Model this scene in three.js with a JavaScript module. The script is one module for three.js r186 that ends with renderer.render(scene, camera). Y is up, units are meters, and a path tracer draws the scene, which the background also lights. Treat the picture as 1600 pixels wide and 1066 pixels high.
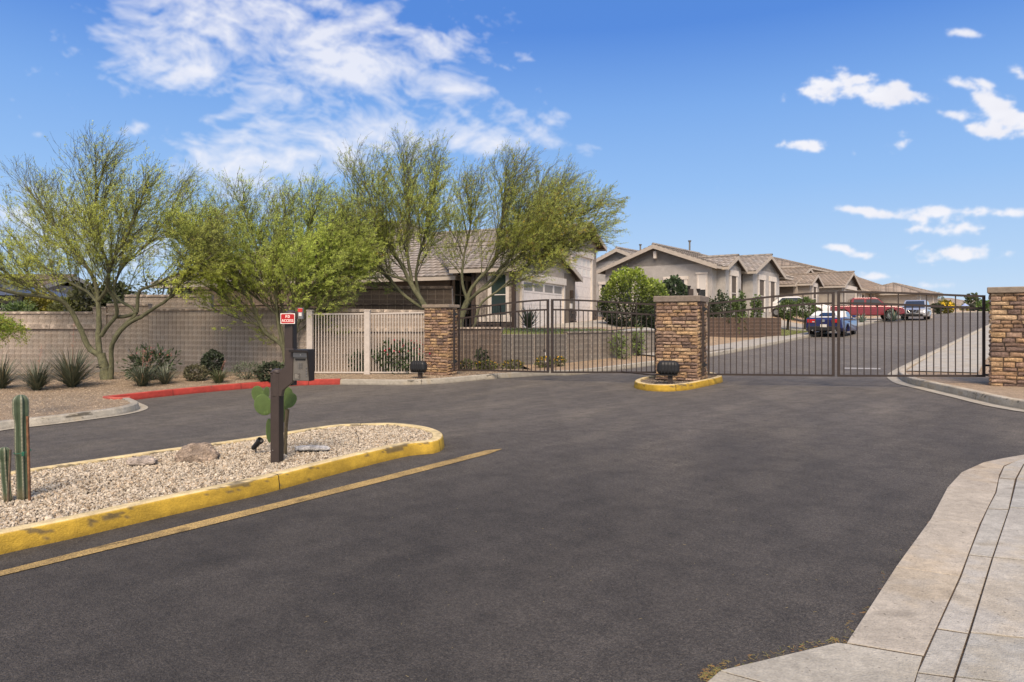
import * as THREE from 'three';
import { ImprovedNoise } from 'three/addons/math/ImprovedNoise.js';
import { mergeGeometries } from 'three/addons/utils/BufferGeometryUtils.js';
import { RoundedBoxGeometry } from 'three/addons/geometries/RoundedBoxGeometry.js';

// ---------------------------------------------------------------- camera, sky, sun, exposure
const scene = new THREE.Scene();
const FOCAL = 1067, EYE = 1.5;                         // focal length in pixels of a 1600-pixel-wide frame, horizon at row 500
const camera = new THREE.PerspectiveCamera(53.08, 1024 / 682, 0.1, 6000);
camera.position.set(0, EYE, 0);
camera.lookAt(0, EYE, -10);
camera.setViewOffset(1024, 682, 0, 21.1, 1024, 682);
scene.add(camera);
const renderer = new THREE.WebGLRenderer({ antialias: true });
renderer.setSize(1024, 682);
renderer.toneMapping = THREE.LinearToneMapping;
renderer.toneMappingExposure = 1.6;
renderer.shadowMap.enabled = true;

const SUN = new THREE.Vector3(0.02, 0.70, 0.62).normalize();
const sun = new THREE.DirectionalLight(0xffe6ca, 2.65);
sun.position.copy(SUN).multiplyScalar(120).add(new THREE.Vector3(10, 0, -30));
sun.target.position.set(10, 0, -30);
sun.castShadow = true;
sun.shadow.radius = 44;
sun.shadow.mapSize.set(2048, 2048);
Object.assign(sun.shadow.camera, { left: -90, right: 90, top: 90, bottom: -90, near: 1, far: 300 });
scene.add(sun, sun.target);

function rng(seed) { let a = seed >>> 0; return () => { a = (a + 0x6d2b79f5) | 0; let t = Math.imul(a ^ (a >>> 15), 1 | a); t = (t + Math.imul(t ^ (t >>> 7), 61 | t)) ^ t; return ((t ^ (t >>> 14)) >>> 0) / 4294967296; }; }
const { clamp, lerp, smoothstep } = THREE.MathUtils;
const PN = new ImprovedNoise();
const noise3 = (x, y, z) => PN.noise(x, y, z);
function fbm(x, y, z, oct = 4, gain = 0.5) { let s = 0, a = 1, n = 0; for (let i = 0; i < oct; i++) { s += a * PN.noise(x, y, z); n += a; a *= gain; x = x * 2.03 + 7.1; y = y * 2.03 + 3.7; z = z * 2.03 + 1.3; } return s / n; }

// The sky: blue air that pales to the horizon, high streaked cirrus on the left, small fair-weather clouds on the right.
// Each cloud bank is centred on a bearing and an elevation (as tangents about north), with a size, a tilt and a density.
const BANKS = [   // [across, up, half width, half height, tilt in degrees, density, puffiness] in 1/1000 of the tangent
  [-560, 430, 190, 62, 16, .85, 0], [-420, 450, 150, 50, 18, .9, 0], [-310, 385, 200, 55, 10, .9, 0], [-185, 370, 150, 42, 9, .85, 0], [-470, 362, 48, 18, 0, 1.1, .6],
  [-360, 310, 130, 42, 30, .85, 0], [-235, 275, 170, 46, 20, 1.0, 0], [-110, 266, 170, 38, 7, 1.0, .1], [-10, 262, 90, 24, 2, .8, 0], [-195, 452, 55, 18, 18, .95, .2], [-270, 470, 65, 22, 18, .9, .1],
  [-95, 400, 62, 30, 15, .8, .1], [-80, 335, 40, 20, 8, .8, .1], [-432, 297, 30, 8, 10, .9, .4], [-558, 278, 42, 11, 12, .95, .4], [-420, 240, 85, 34, 14, .7, 0], [-345, 205, 90, 32, 16, .75, 0],
  [-580, 245, 36, 14, 0, .7, .1], [-690, 272, 16, 6, 0, .8, .3], [-700, 140, 120, 60, 0, .95, .2], [-560, 110, 150, 46, 0, .85, .1], [-180, 165, 160, 30, 5, .6, 0], [117, 246, 24, 10, 22, .75, .3], [110, 190, 40, 14, 10, .5, 0],
  [455, 336, 46, 22, 2, 1.35, 1], [505, 350, 42, 17, -16, 1.35, 1], [545, 318, 24, 12, 0, 1.2, 1], [578, 328, 44, 15, -8, 1.3, 1], [568, 345, 14, 9, 0, 1.1, 1],
  [414, 258, 26, 10, 8, 1.25, 1], [438, 251, 22, 9, 10, 1.2, 1], [667, 419, 34, 9, -6, 1.15, .8], [655, 347, 28, 9, -12, 1.15, .8], [705, 318, 38, 19, -24, 1.35, 1], [728, 292, 46, 22, -20, 1.4, 1], [690, 276, 46, 11, -14, 1.3, 1],
  [745, 364, 20, 14, -10, 1.3, 1], [694, 347, 26, 8, -16, 1.1, .8], [574, 262, 15, 17, 0, 1.25, 1], [500, 243, 7, 8, 0, 1.1, .8], [648, 302, 26, 7, -6, 1.1, .8], [506, 162, 34, 6, -6, 1.15, .8],
  [560, 153, 62, 7, -6, 1.3, .9], [625, 160, 74, 10, 0, 1.4, .9], [735, 158, 44, 8, 0, 1.25, .9], [620, 132, 50, 8, -3, 1.3, .9], [665, 137, 34, 8, -6, 1.2, .9], [651, 97, 78, 14, 2, 1.4, 1], [473, 105, 30, 7, -3, 1.2, .9], [516, 95, 30, 7, -3, 1.15, .9], [295, 189, 30, 9, 4, .6, 0],
  [530, 64, 48, 8, 0, 1.2, .8], [610, 50, 40, 6, 0, 1.0, .8]];
function skyTexture(W = 4096, H = 2048) {
  const data = new Float32Array(W * H * 4);
  const rows = [[-0.05, .60, .71, .83], [0.0, .62, .74, .87], [0.065, .47, .655, .89], [0.184, .30, .515, .87], [0.29, .20, .40, .81], [0.388, .098, .258, .70], [0.6, .075, .215, .60], [1.0, .062, .185, .52]].map((r) => r);
  const air = (y) => { let i = 0; while (i < rows.length - 2 && y > rows[i + 1][0]) i++; const t = clamp((y - rows[i][0]) / (rows[i + 1][0] - rows[i][0]), 0, 1); return [1, 2, 3].map((c) => lerp(rows[i][c], rows[i + 1][c], t)); };
  const banks = BANKS.map(([a, b, w, h, t, s, p]) => ({ a: a / 1000, b: b / 1000, w: w / 1000, h: h / 1000, c: Math.cos(-t * Math.PI / 180), n: Math.sin(-t * Math.PI / 180), s, p }));
  for (let row = 0; row < H; row++) {
    const up = ((row + 0.5) / H - 0.5) * Math.PI, y = Math.sin(up), cu = Math.cos(up), base = air(y);
    for (let col = 0; col < W; col++) {
      const k = (row * W + col) * 4;
      let [r, g, b] = base;
      if (y < -0.02) { data[k] = .15; data[k + 1] = .135; data[k + 2] = .115; data[k + 3] = 1; continue; }
      const az = ((col + 0.5) / W - 0.5) * 2 * Math.PI, x = Math.cos(az) * cu, z = Math.sin(az) * cu;
      let dens = 0, puff = 0;
      const front = z < -0.45 ? smoothstep(-z / Math.hypot(x, z), .70, .78) : 0;
      if (front > 0) {
        const a = x / -z, e = y / -z;
        let f = 0, pf = 0;
        for (const q of banks) {
          const dx = a - q.a, dy = e - q.b;
          if (Math.abs(dx) > q.w * 2.6 + q.h || Math.abs(dy) > q.w * 1.6 + q.h * 2.6) continue;
          const u = (dx * q.c - dy * q.n) / q.w, v = (dx * q.n + dy * q.c) / q.h, m = q.s * Math.exp(-(u * u + v * v) * 0.9);
          f += m * (1 - 0.4 * Math.min(1, f)); pf += m * q.p;
        }
        if (f > 0.02) {
          const p = clamp(pf / f, 0, 1), wx = fbm(a * 6, e * 9, 2.5, 3) * .06, wy = fbm(a * 6 + 9, e * 9, 5.5, 3) * .04;
          const wisp = .7 * fbm((a + wx) * 8 + (e + wy) * 4, (e + wy) * 21 + (a + wx) * 6, 1.7, 6, .62) + .5 * fbm((a + wx) * 30, (e + wy) * 44, 4.4, 4, .6), bill = fbm((a + wx * .5) * 30, (e + wy * .5) * 48, 8.2, 6, .62);
          const n = lerp(wisp, bill, p), t = f * lerp(.74, 1.0, p) + n * lerp(1.5, 1.45, p) - lerp(.44, .72, p);
          dens = lerp(clamp(t * .98, 0, .82), Math.pow(smoothstep(t, -.16, .66), 1.5) * .97, p) * front; puff = p;
        }
      }
      if (front < 1) {   // everywhere else: the same kind of scattered, wispy cloud
        const s = 1 / (Math.max(y, 0) + .18), qx = x * s, qz = z * s;
        const n = fbm(qx * 1.1 + 4, qz * 1.1, 3.1, 3) + .55 * fbm(qx * 3.2, qz * 3.2 + qx, 6.6, 5, .55);
        dens = Math.max(dens, clamp((n + .08 + .42 * smoothstep(z, -.3, .5)) * 1.5, 0, .9) * (1 - front));   // cloud added out of view around the veiled sun, for fill light
      }
      const shade = puff * 0.10 * (dens > .7 ? fbm(x * 20, y * 40, z * 20, 3) + .3 : 0), cl = [.90 - shade, .90 - shade, .95 - shade * .8];
      // a veil of brighter air around the sun
      const cs = x * SUN.x + y * SUN.y + z * SUN.z, glow = 0.55 * Math.pow(Math.max(0, cs), 10);
      r = lerp(r, cl[0], dens) + glow; g = lerp(g, cl[1], dens) + glow; b = lerp(b, cl[2], dens) + glow;
      const q = 1 / 1.54; data[k] = r * q; data[k + 1] = g * q; data[k + 2] = b * q; data[k + 3] = 1;
    }
  }
  const t = new THREE.DataTexture(data, W, H, THREE.RGBAFormat, THREE.FloatType);
  t.mapping = THREE.EquirectangularReflectionMapping; t.magFilter = THREE.LinearFilter; t.minFilter = THREE.LinearFilter; t.colorSpace = THREE.LinearSRGBColorSpace; t.needsUpdate = true;
  return t;
}
const sky = skyTexture();
scene.background = sky;
scene.environment = sky;

// ---------------------------------------------------------------- helpers
const taken = {};
function numbered(name) { const n = taken[name] = (taken[name] ?? -1) + 1; return n ? name + '_' + String(n).padStart(3, '0') : name; }
function tag(o, label, category, group, kind) { Object.assign(o.userData, { label, category }); if (group) o.userData.group = group; if (kind) o.userData.kind = kind; return o; }
function shadows(o) { o.castShadow = o.receiveShadow = true; return o; }
function thing(name, label, category, p = [0, 0, 0], turn = 0, group, kind) {
  const o = new THREE.Group(); o.name = numbered(name); scene.add(o); o.position.set(...p); o.rotation.y = turn;
  return tag(o, label, category, group, kind);
}
function solo(name, geo, mat, label, category, group, kind) { const o = shadows(new THREE.Mesh(geo, mat)); o.name = numbered(name); scene.add(o); return tag(o, label, category, group, kind); }
function part(parent, name, geo, mat, o = {}) {
  const m = shadows(new THREE.Mesh(geo, mat)); m.name = name; parent.add(m);
  if (o.p) m.position.set(...o.p); if (o.r) m.rotation.set(...o.r); if (o.s) m.scale.set(...o.s);
  if (o.label) m.userData.label = o.label; if (o.kind) m.userData.kind = o.kind;
  return m;
}
function instanced(parent, name, geo, mat, list, o = {}) {   // list of [Matrix4, Color]
  const m = shadows(new THREE.InstancedMesh(geo, mat, list.length)); m.name = name;
  list.forEach(([M, c], i) => { m.setMatrixAt(i, M); if (c) m.setColorAt(i, c); });
  m.userData.kind = 'stuff'; if (o.label) m.userData.label = o.label; parent.add(m); return m;
}
const C = (r, g, b) => new THREE.Color().setRGB(r, g, b);
const V = (x, y, z) => new THREE.Vector3(x, y, z);

class Buf {
  constructor() { this.p = []; this.n = []; this.u = []; this.c = []; this.i = []; }
  get count() { return this.p.length / 3; }
  v(p, n, u, c) { this.p.push(p.x, p.y, p.z); this.n.push(n.x, n.y, n.z); this.u.push(u[0], u[1]); this.c.push(c ? c.r : 1, c ? c.g : 1, c ? c.b : 1); }
  tube(pts, rad, sides = 6, color, cap = false) {
    const N = pts.length, at = this.count; let n = null, len = 0;
    for (let i = 0; i < N; i++) {
      const t = pts[Math.min(i + 1, N - 1)].clone().sub(pts[Math.max(i - 1, 0)]).normalize();
      if (!n) { n = Math.abs(t.y) < .9 ? V(0, 1, 0) : V(1, 0, 0); n.sub(t.clone().multiplyScalar(n.dot(t))).normalize(); } else n.sub(t.clone().multiplyScalar(n.dot(t))).normalize();
      const b = t.clone().cross(n); if (i) len += pts[i].distanceTo(pts[i - 1]);
      for (let k = 0; k <= sides; k++) { const a = k / sides * Math.PI * 2, d = n.clone().multiplyScalar(Math.cos(a)).addScaledVector(b, Math.sin(a)); this.v(pts[i].clone().addScaledVector(d, rad[i]), d, [k / sides, len], color); }
    }
    for (let i = 0; i < N - 1; i++) for (let k = 0; k < sides; k++) { const a = at + i * (sides + 1) + k, b = a + sides + 1; this.i.push(a, a + 1, b, b, a + 1, b + 1); }
    if (cap) for (const e of [0, N - 1]) { const t = pts[e].clone().sub(pts[e ? N - 2 : 1]).normalize(), c0 = this.count; this.v(pts[e], t, [0, 0], color); for (let k = 0; k <= sides; k++) { const q = (at + e * (sides + 1) + k) * 3; this.v(V(this.p[q], this.p[q + 1], this.p[q + 2]), t, [0, 0], color); } for (let k = 0; k < sides; k++) e ? this.i.push(c0, c0 + 1 + k, c0 + 2 + k) : this.i.push(c0, c0 + 2 + k, c0 + 1 + k); }
    return this;
  }
  quad(a, b, c, d, color, uvs) { const n = b.clone().sub(a).cross(d.clone().sub(a)).normalize(), at = this.count, w = a.distanceTo(b), h = a.distanceTo(d); [a, b, c, d].forEach((p, k) => this.v(p, n, uvs ? uvs[k] : [k === 1 || k === 2 ? w : 0, k > 1 ? h : 0], color)); this.i.push(at, at + 1, at + 2, at, at + 2, at + 3); return this; }
  tri(a, b, c, color) { const n = b.clone().sub(a).cross(c.clone().sub(a)).normalize(), at = this.count;[a, b, c].forEach((p) => this.v(p, n, [p.x, p.y], color)); this.i.push(at, at + 1, at + 2); return this; }
  hexa(q, color) { // 8 corners: bottom ring 0-3 (seen from above anticlockwise), top ring 4-7
    const f = (a, b, c, d) => this.quad(q[a], q[b], q[c], q[d], color); f(4, 5, 6, 7); f(3, 2, 1, 0); f(0, 1, 5, 4); f(1, 2, 6, 5); f(2, 3, 7, 6); f(3, 0, 4, 7); return this;
  }
  box(x0, x1, y0, y1, z0, z1, color) { return this.hexa([V(x0, y0, z1), V(x1, y0, z1), V(x1, y0, z0), V(x0, y0, z0), V(x0, y1, z1), V(x1, y1, z1), V(x1, y1, z0), V(x0, y1, z0)], color); }
  add(geo, M, color) {
    const g = geo.index ? geo : geo, P = g.attributes.position, N = g.attributes.normal, U = g.attributes.uv, at = this.count, nm = M ? new THREE.Matrix3().getNormalMatrix(M) : null, a = V(), b = V();
    for (let i = 0; i < P.count; i++) { a.fromBufferAttribute(P, i); b.fromBufferAttribute(N, i); if (M) { a.applyMatrix4(M); b.applyMatrix3(nm).normalize(); } this.v(a, b, U ? [U.getX(i), U.getY(i)] : [0, 0], color); }
    if (g.index) for (let i = 0; i < g.index.count; i++) this.i.push(at + g.index.getX(i)); else for (let i = 0; i < P.count; i++) this.i.push(at + i);
    return this;
  }
  geo(colors = true) {
    const g = new THREE.BufferGeometry(), f = (a, n) => new THREE.BufferAttribute(new Float32Array(a), n);
    g.setAttribute('position', f(this.p, 3)); g.setAttribute('normal', f(this.n, 3)); g.setAttribute('uv', f(this.u, 2)); if (colors) g.setAttribute('color', f(this.c, 3));
    g.setIndex(this.i); return g;
  }
}
function boxUV(g, k = 1) { // uv in metres from the dominant axis of the normal
  const P = g.attributes.position, N = g.attributes.normal, u = new Float32Array(P.count * 2);
  for (let i = 0; i < P.count; i++) { const ax = Math.abs(N.getX(i)), ay = Math.abs(N.getY(i)), az = Math.abs(N.getZ(i)); const [a, b] = ay >= ax && ay >= az ? [P.getX(i), P.getZ(i)] : ax >= az ? [P.getZ(i), P.getY(i)] : [P.getX(i), P.getY(i)]; u[2 * i] = a * k; u[2 * i + 1] = b * k; }
  g.setAttribute('uv', new THREE.BufferAttribute(u, 2)); return g;
}
const mtx = (x, y, z, rx = 0, ry = 0, rz = 0, sx = 1, sy = sx, sz = sx) => new THREE.Matrix4().compose(V(x, y, z), new THREE.Quaternion().setFromEuler(new THREE.Euler(rx, ry, rz)), V(sx, sy, sz));

// ---------------------------------------------------------------- the lie of the land
function ramp(t) { return t <= 0 ? 0 : t < 6 ? t * t / 12 : t < 52 ? t - 3 : t < 66 ? 49 + (t - 52) - (t - 52) ** 2 / 28 : 56; }
function ground(x, d) { return -0.19 + 0.02 * clamp(x, -16, 60) + 0.026 * ramp(d - 17) * smoothstep(x, -14, 2); }
const at = (px, py, d) => V((px - 800) / FOCAL * d, EYE + (500 - py) / FOCAL * d, -d);      // a sight line and a distance give a point
function onGround(px, py, off = 0) { let d = 12; for (let i = 0; i < 60; i++) { const h = EYE - off - ground((px - 800) / FOCAL * d, d); d = lerp(d, clamp(h * FOCAL / (py - 500), 1, 90), .5); } return [(px - 800) / FOCAL * d, d]; }
const G3 = ([x, d], off = 0) => V(x, ground(x, d) + off, -d);

function drape(pts, off, maxEdge = 1.2, height, colorAt, uvk = 1) {   // a sheet over a plan outline (x, d), following the land
  const shape = new THREE.Shape(pts.map(([x, d]) => new THREE.Vector2(x, d)));
  const flat = new THREE.ShapeGeometry(shape); let P = flat.attributes.position, I = flat.index;
  let tris = []; for (let i = 0; i < I.count; i += 3) tris.push([0, 1, 2].map((k) => [P.getX(I.getX(i + k)), P.getY(I.getX(i + k))]));
  for (let pass = 0; pass < 14; pass++) {
    const next = []; let split = false;
    for (const t of tris) {
      const L = [0, 1, 2].map((k) => Math.hypot(t[k][0] - t[(k + 1) % 3][0], t[k][1] - t[(k + 1) % 3][1])), k = L.indexOf(Math.max(...L));
      if (L[k] <= maxEdge) { next.push(t); continue; }
      split = true; const a = t[k], b = t[(k + 1) % 3], c = t[(k + 2) % 3], m = [(a[0] + b[0]) / 2, (a[1] + b[1]) / 2]; next.push([a, m, c], [m, b, c]);
    }
    tris = next; if (!split) break;
  }
  const h = height || ground, key = new Map(), pos = [], uv = [], col = [], idx = [];
  const vid = ([x, d]) => { const s = x.toFixed(4) + ',' + d.toFixed(4); let i = key.get(s); if (i === undefined) { i = pos.length / 3; key.set(s, i); pos.push(x, h(x, d) + off, -d); uv.push(x * uvk, d * uvk); const c = colorAt ? colorAt(x, d) : [1, 1, 1]; col.push(...c); } return i; };
  for (const t of tris) idx.push(vid(t[0]), vid(t[1]), vid(t[2]));
  const g = new THREE.BufferGeometry(); g.setAttribute('position', new THREE.Float32BufferAttribute(pos, 3)); g.setAttribute('uv', new THREE.Float32BufferAttribute(uv, 2)); g.setAttribute('color', new THREE.Float32BufferAttribute(col, 3)); g.setIndex(idx); g.computeVertexNormals();
  const N = g.attributes.normal; if (N.getY(0) < 0) { const ix = g.index.array; for (let i = 0; i < ix.length; i += 3) { const q = ix[i]; ix[i] = ix[i + 1]; ix[i + 1] = q; } g.computeVertexNormals(); }
  return g;
}
function inside([x, d], poly) { let c = false; for (let i = 0, j = poly.length - 1; i < poly.length; j = i++) { const [a, b] = poly[i], [e, f] = poly[j]; if ((b > d) !== (f > d) && x < (e - a) * (d - b) / (f - b) + a) c = !c; } return c; }
function smoothLine(pts, step = .3, closed = false) { const c = new THREE.CatmullRomCurve3(pts.map(([x, d]) => V(x, 0, d)), closed, 'centripetal'), n = Math.max(2, Math.round(c.getLength() / step)); return c.getSpacedPoints(n).map((p) => [p.x, p.z]); }

// ---------------------------------------------------------------- textures and materials
function tileTexture(size, f, srgb = true) {
  const data = new Uint8Array(size * size * 4);
  for (let y = 0; y < size; y++) for (let x = 0; x < size; x++) { const c = f(x, y), k = (y * size + x) * 4; for (let i = 0; i < 3; i++) data[k + i] = clamp(Math.round((Array.isArray(c) ? c[i] : c) * 255), 0, 255); data[k + 3] = 255; }
  const t = new THREE.DataTexture(data, size, size); t.wrapS = t.wrapT = THREE.RepeatWrapping; t.magFilter = THREE.LinearFilter; t.minFilter = THREE.LinearMipmapLinearFilter; t.generateMipmaps = true; if (srgb) t.colorSpace = THREE.SRGBColorSpace; t.needsUpdate = true; return t;
}
function lattice(size, cells, seed) { // tileable value noise
  const r = rng(seed), a = new Float32Array(cells * cells).map(() => r()), out = new Float32Array(size * size), k = cells / size;
  for (let y = 0; y < size; y++) for (let x = 0; x < size; x++) { const fx = x * k, fy = y * k, i = Math.floor(fx), j = Math.floor(fy), u = fx - i, v = fy - j, s = u * u * (3 - 2 * u), t = v * v * (3 - 2 * v), A = (p, q) => a[(q % cells) * cells + p % cells]; out[y * size + x] = lerp(lerp(A(i, j), A(i + 1, j), s), lerp(A(i, j + 1), A(i + 1, j + 1), s), t); }
  return out;
}
function tex(size, layers, seed, low, high, srgb = true, speck = 0) { // layers: [cells, weight]
  const L = layers.map(([c, w], i) => [lattice(size, c, seed + i * 17), w]), W = layers.reduce((s, l) => s + l[1], 0), r = rng(seed + 99);
  return tileTexture(size, (x, y) => { let v = 0; for (const [a, w] of L) v += a[y * size + x] * w; v /= W; v = clamp(.5 + (v - .5) * 1.9, 0, 1); if (speck && r() < speck) v = r() < .5 ? v * .4 : Math.min(1, v + .5); return Array.isArray(low) ? low.map((l, i) => lerp(l, high[i], v)) : lerp(low, high, v); }, srgb);
}
const rep = (t, k) => { const c = t.clone(); c.repeat.set(k, k); c.needsUpdate = true; return c; };
const T = {
  asphalt: tex(1024, [[340, 1.0], [190, .9], [70, .35], [9, .35]], 11, .50, 1.0, true, .09),
  asphaltBump: tex(512, [[200, 1], [90, .6]], 12, 0, 1, false),
  concrete: tex(1024, [[300, .5], [90, .4], [20, .6], [6, .8]], 21, .76, 1.0, true, .01),
  slab: (() => { const S = 1024, f = lattice(S, 300, 201), m = lattice(S, 60, 202), l = lattice(S, 5, 203), l2 = lattice(S, 11, 204), k = lattice(S, 24, 205), d = lattice(S, 140, 206), b = lattice(S, 512, 207); return tileTexture(S, (x, y) => { const i = y * S + x, v = .80 + .10 * (f[i] - .5) + .08 * (m[i] - .5) + .10 * (l2[i] - .5) + .05 * (b[((y * 7) % S) * S + 3] - .5), tan = smoothstep(l[i] * .6 + k[i] * .4, .55, .85) * .32, dark = smoothstep(l2[i] * .55 + k[i] * .45, .68, .9) * .13 + smoothstep(d[i], .90, .99) * .30; return [v * (1 - dark) * (1 + .05 * tan), v * (1 - dark * 1.02) * (1 - .02 * tan), v * (1 - dark * 1.05) * (1 - .14 * tan)]; }); })(),
  fineBump: tex(512, [[160, 1], [60, .7], [20, .5]], 22, 0, 1, false),
  stucco: tex(512, [[150, .6], [40, .4], [7, .6]], 31, .90, 1.0),
  stone: tex(512, [[110, .7], [40, .8], [10, 1], [4, .8]], 41, .58, 1.0),
  stoneBump: tex(512, [[60, .8], [20, 1], [8, .8]], 42, 0, 1, false),
  dirt: tex(1024, [[330, 1], [150, .8], [40, .4], [8, .4]], 51, [.66, .62, .58], [1, .99, .97], true, .06),
  wood: tex(256, [[90, .5], [16, .8]], 61, .7, 1.0),
};
const M = {};
const std = (name, color, o = {}) => { const m = new THREE.MeshStandardMaterial({ color: Array.isArray(color) ? C(...color) : color, roughness: .85, ...o }); m.name = name; M[name] = m; return m; };
const phys = (name, color, o = {}) => { const m = new THREE.MeshPhysicalMaterial({ color: C(...color), roughness: .4, ...o }); m.name = name; M[name] = m; return m; };
std('asphalt', [.113, .101, .087], { map: rep(T.asphalt, 1 / 1.4), bumpMap: rep(T.asphaltBump, 1 / .8), bumpScale: .006, roughness: .86, vertexColors: true });
std('concrete', [.61, .595, .54], { map: rep(T.slab, 1 / 2.6), bumpMap: rep(T.fineBump, 1 / .7), bumpScale: .0025, roughness: .9, vertexColors: true });
std('paint', [1, 1, 1], { map: rep(T.concrete, 1 / 1.1), bumpMap: rep(T.fineBump, 1 / .5), bumpScale: .0025, roughness: .72, vertexColors: true });
std('dirt', [.74, .60, .445], { map: rep(T.dirt, 1 / 1.1), bumpMap: rep(T.asphaltBump, 1 / .7), bumpScale: .02, roughness: .95, vertexColors: true });
std('desert', [.38, .31, .23], { map: rep(T.dirt, 1 / 7), roughness: 1 });
std('gravel', [1.0, 1.0, 1.0], { roughness: .9, map: rep(T.stone, 1.0) });
std('laneYellow', [.66, .46, .17], { map: rep(T.asphalt, 1 / 1.2), roughness: .75, vertexColors: true, bumpMap: rep(T.asphaltBump, 1 / .8), bumpScale: .004 });
std('iron', [.048, .035, .029], { roughness: .55, metalness: .1, map: rep(T.stucco, 2) });
std('beigeIron', [.58, .53, .475], { roughness: .6, map: rep(T.stucco, 2) });
std('bronze', [.058, .043, .037], { roughness: .5, map: rep(T.stucco, 3) });
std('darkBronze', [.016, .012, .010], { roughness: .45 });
std('blackPlastic', [.014, .015, .017], { roughness: .5 });
std('black', [.012, .012, .012], { roughness: .8 });
std('steel', [.30, .29, .275], { roughness: .38, metalness: .8 });
std('greyPlate', [.19, .18, .16], { roughness: .5, metalness: .2, map: rep(T.stucco, 2) });
std('cap', [.42, .345, .265], { roughness: .9, map: rep(T.concrete, 1), bumpMap: rep(T.fineBump, 2), bumpScale: .003 });
std('capGrey', [.35, .29, .235], { roughness: .9, map: rep(T.concrete, 1), bumpMap: rep(T.fineBump, 2), bumpScale: .003 });
std('mortar', [.30, .22, .155], { roughness: .95 });
std('glass', [.05, .06, .065], { roughness: .06, metalness: .0 });
std('white', [.80, .77, .72], { roughness: .7, map: rep(T.stucco, 1) });
std('trimWhite', [.72, .67, .60], { roughness: .85, map: rep(T.stucco, 1), bumpMap: rep(T.fineBump, 2), bumpScale: .003 });
std('red', [.55, .04, .03], { roughness: .5 });

// ================================================================ THE GROUND
// outlines on the ground, as (x, distance)
const kerbLeftNear = [[-26, -9], [-15, 2], [-11.0, 6.6], [-8.8, 9.6], [-7.75, 10.9], [-7.15, 11.9]];
const P0 = onGround(189, 648), P1 = onGround(217, 640), P2 = onGround(203, 630), P3 = onGround(172, 629.5);
const kerbRed = [P3, onGround(255, 620), onGround(330, 612.5), onGround(400, 606.5), onGround(470, 602.5), onGround(531, 601)];
const kerbStreetNear = [onGround(531, 601), onGround(580, 601.5), onGround(630, 602), onGround(682, 600), onGround(750, 594), onGround(810, 589.5), onGround(860, 586.5)];
const kerbStreetFar = [[1.6, 20.1], [3.4, 21.6], [6.3, 24.4], [10.3, 29.2], [15.6, 36.2], [23, 46.2], [33, 59.4], [43, 71.5], [55, 83], [70, 94], [90, 104], [120, 114]];
const streetCentre = (d) => d;
const kerbRightFar = [[8.35, 11.1], [8.6, 12.0], [8.9, 13.5], [9.15, 15.2], [9.3, 16.4], [10.2, 18.2], [13.6, 22.6], [19.2, 29.6], [27.9, 40.5], [38, 53], [47.5, 64.5], [59, 76], [73, 87], [92, 96.5], [121, 106]];

// --- the great sheet of desert ground under everything
{
  const far = [-2500, -1200, -600, -300, -160, -90, -60, -40, -25, -12, 0, 12, 25, 40, 60, 90, 160, 300, 600, 1200, 2500], ds = [-2500, -800, -300, -100, -40, -15, 0, 10, 17, 23, 30, 40, 50, 60, 68, 75, 85, 100, 130, 180, 300, 600, 1200, 2500];
  const pos = [], uv = [], idx = [];
  ds.forEach((d) => far.forEach((x) => { pos.push(x, ground(x, clamp(d, -20, 200)) - .10 - Math.max(0, Math.hypot(x, d) - 140) * .004, -d); uv.push(x, d); }));
  for (let j = 0; j < ds.length - 1; j++) for (let i = 0; i < far.length - 1; i++) { const a = j * far.length + i, b = a + far.length; idx.push(a, a + 1, b, b, a + 1, b + 1); }
  const g = new THREE.BufferGeometry(); g.setAttribute('position', new THREE.Float32BufferAttribute(pos, 3)); g.setAttribute('uv', new THREE.Float32BufferAttribute(uv, 2)); g.setIndex(idx); g.computeVertexNormals();
  solo('ground', g, M.desert, 'bare tan desert ground that runs out to the horizon', 'ground', null, 'structure');
}
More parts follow.
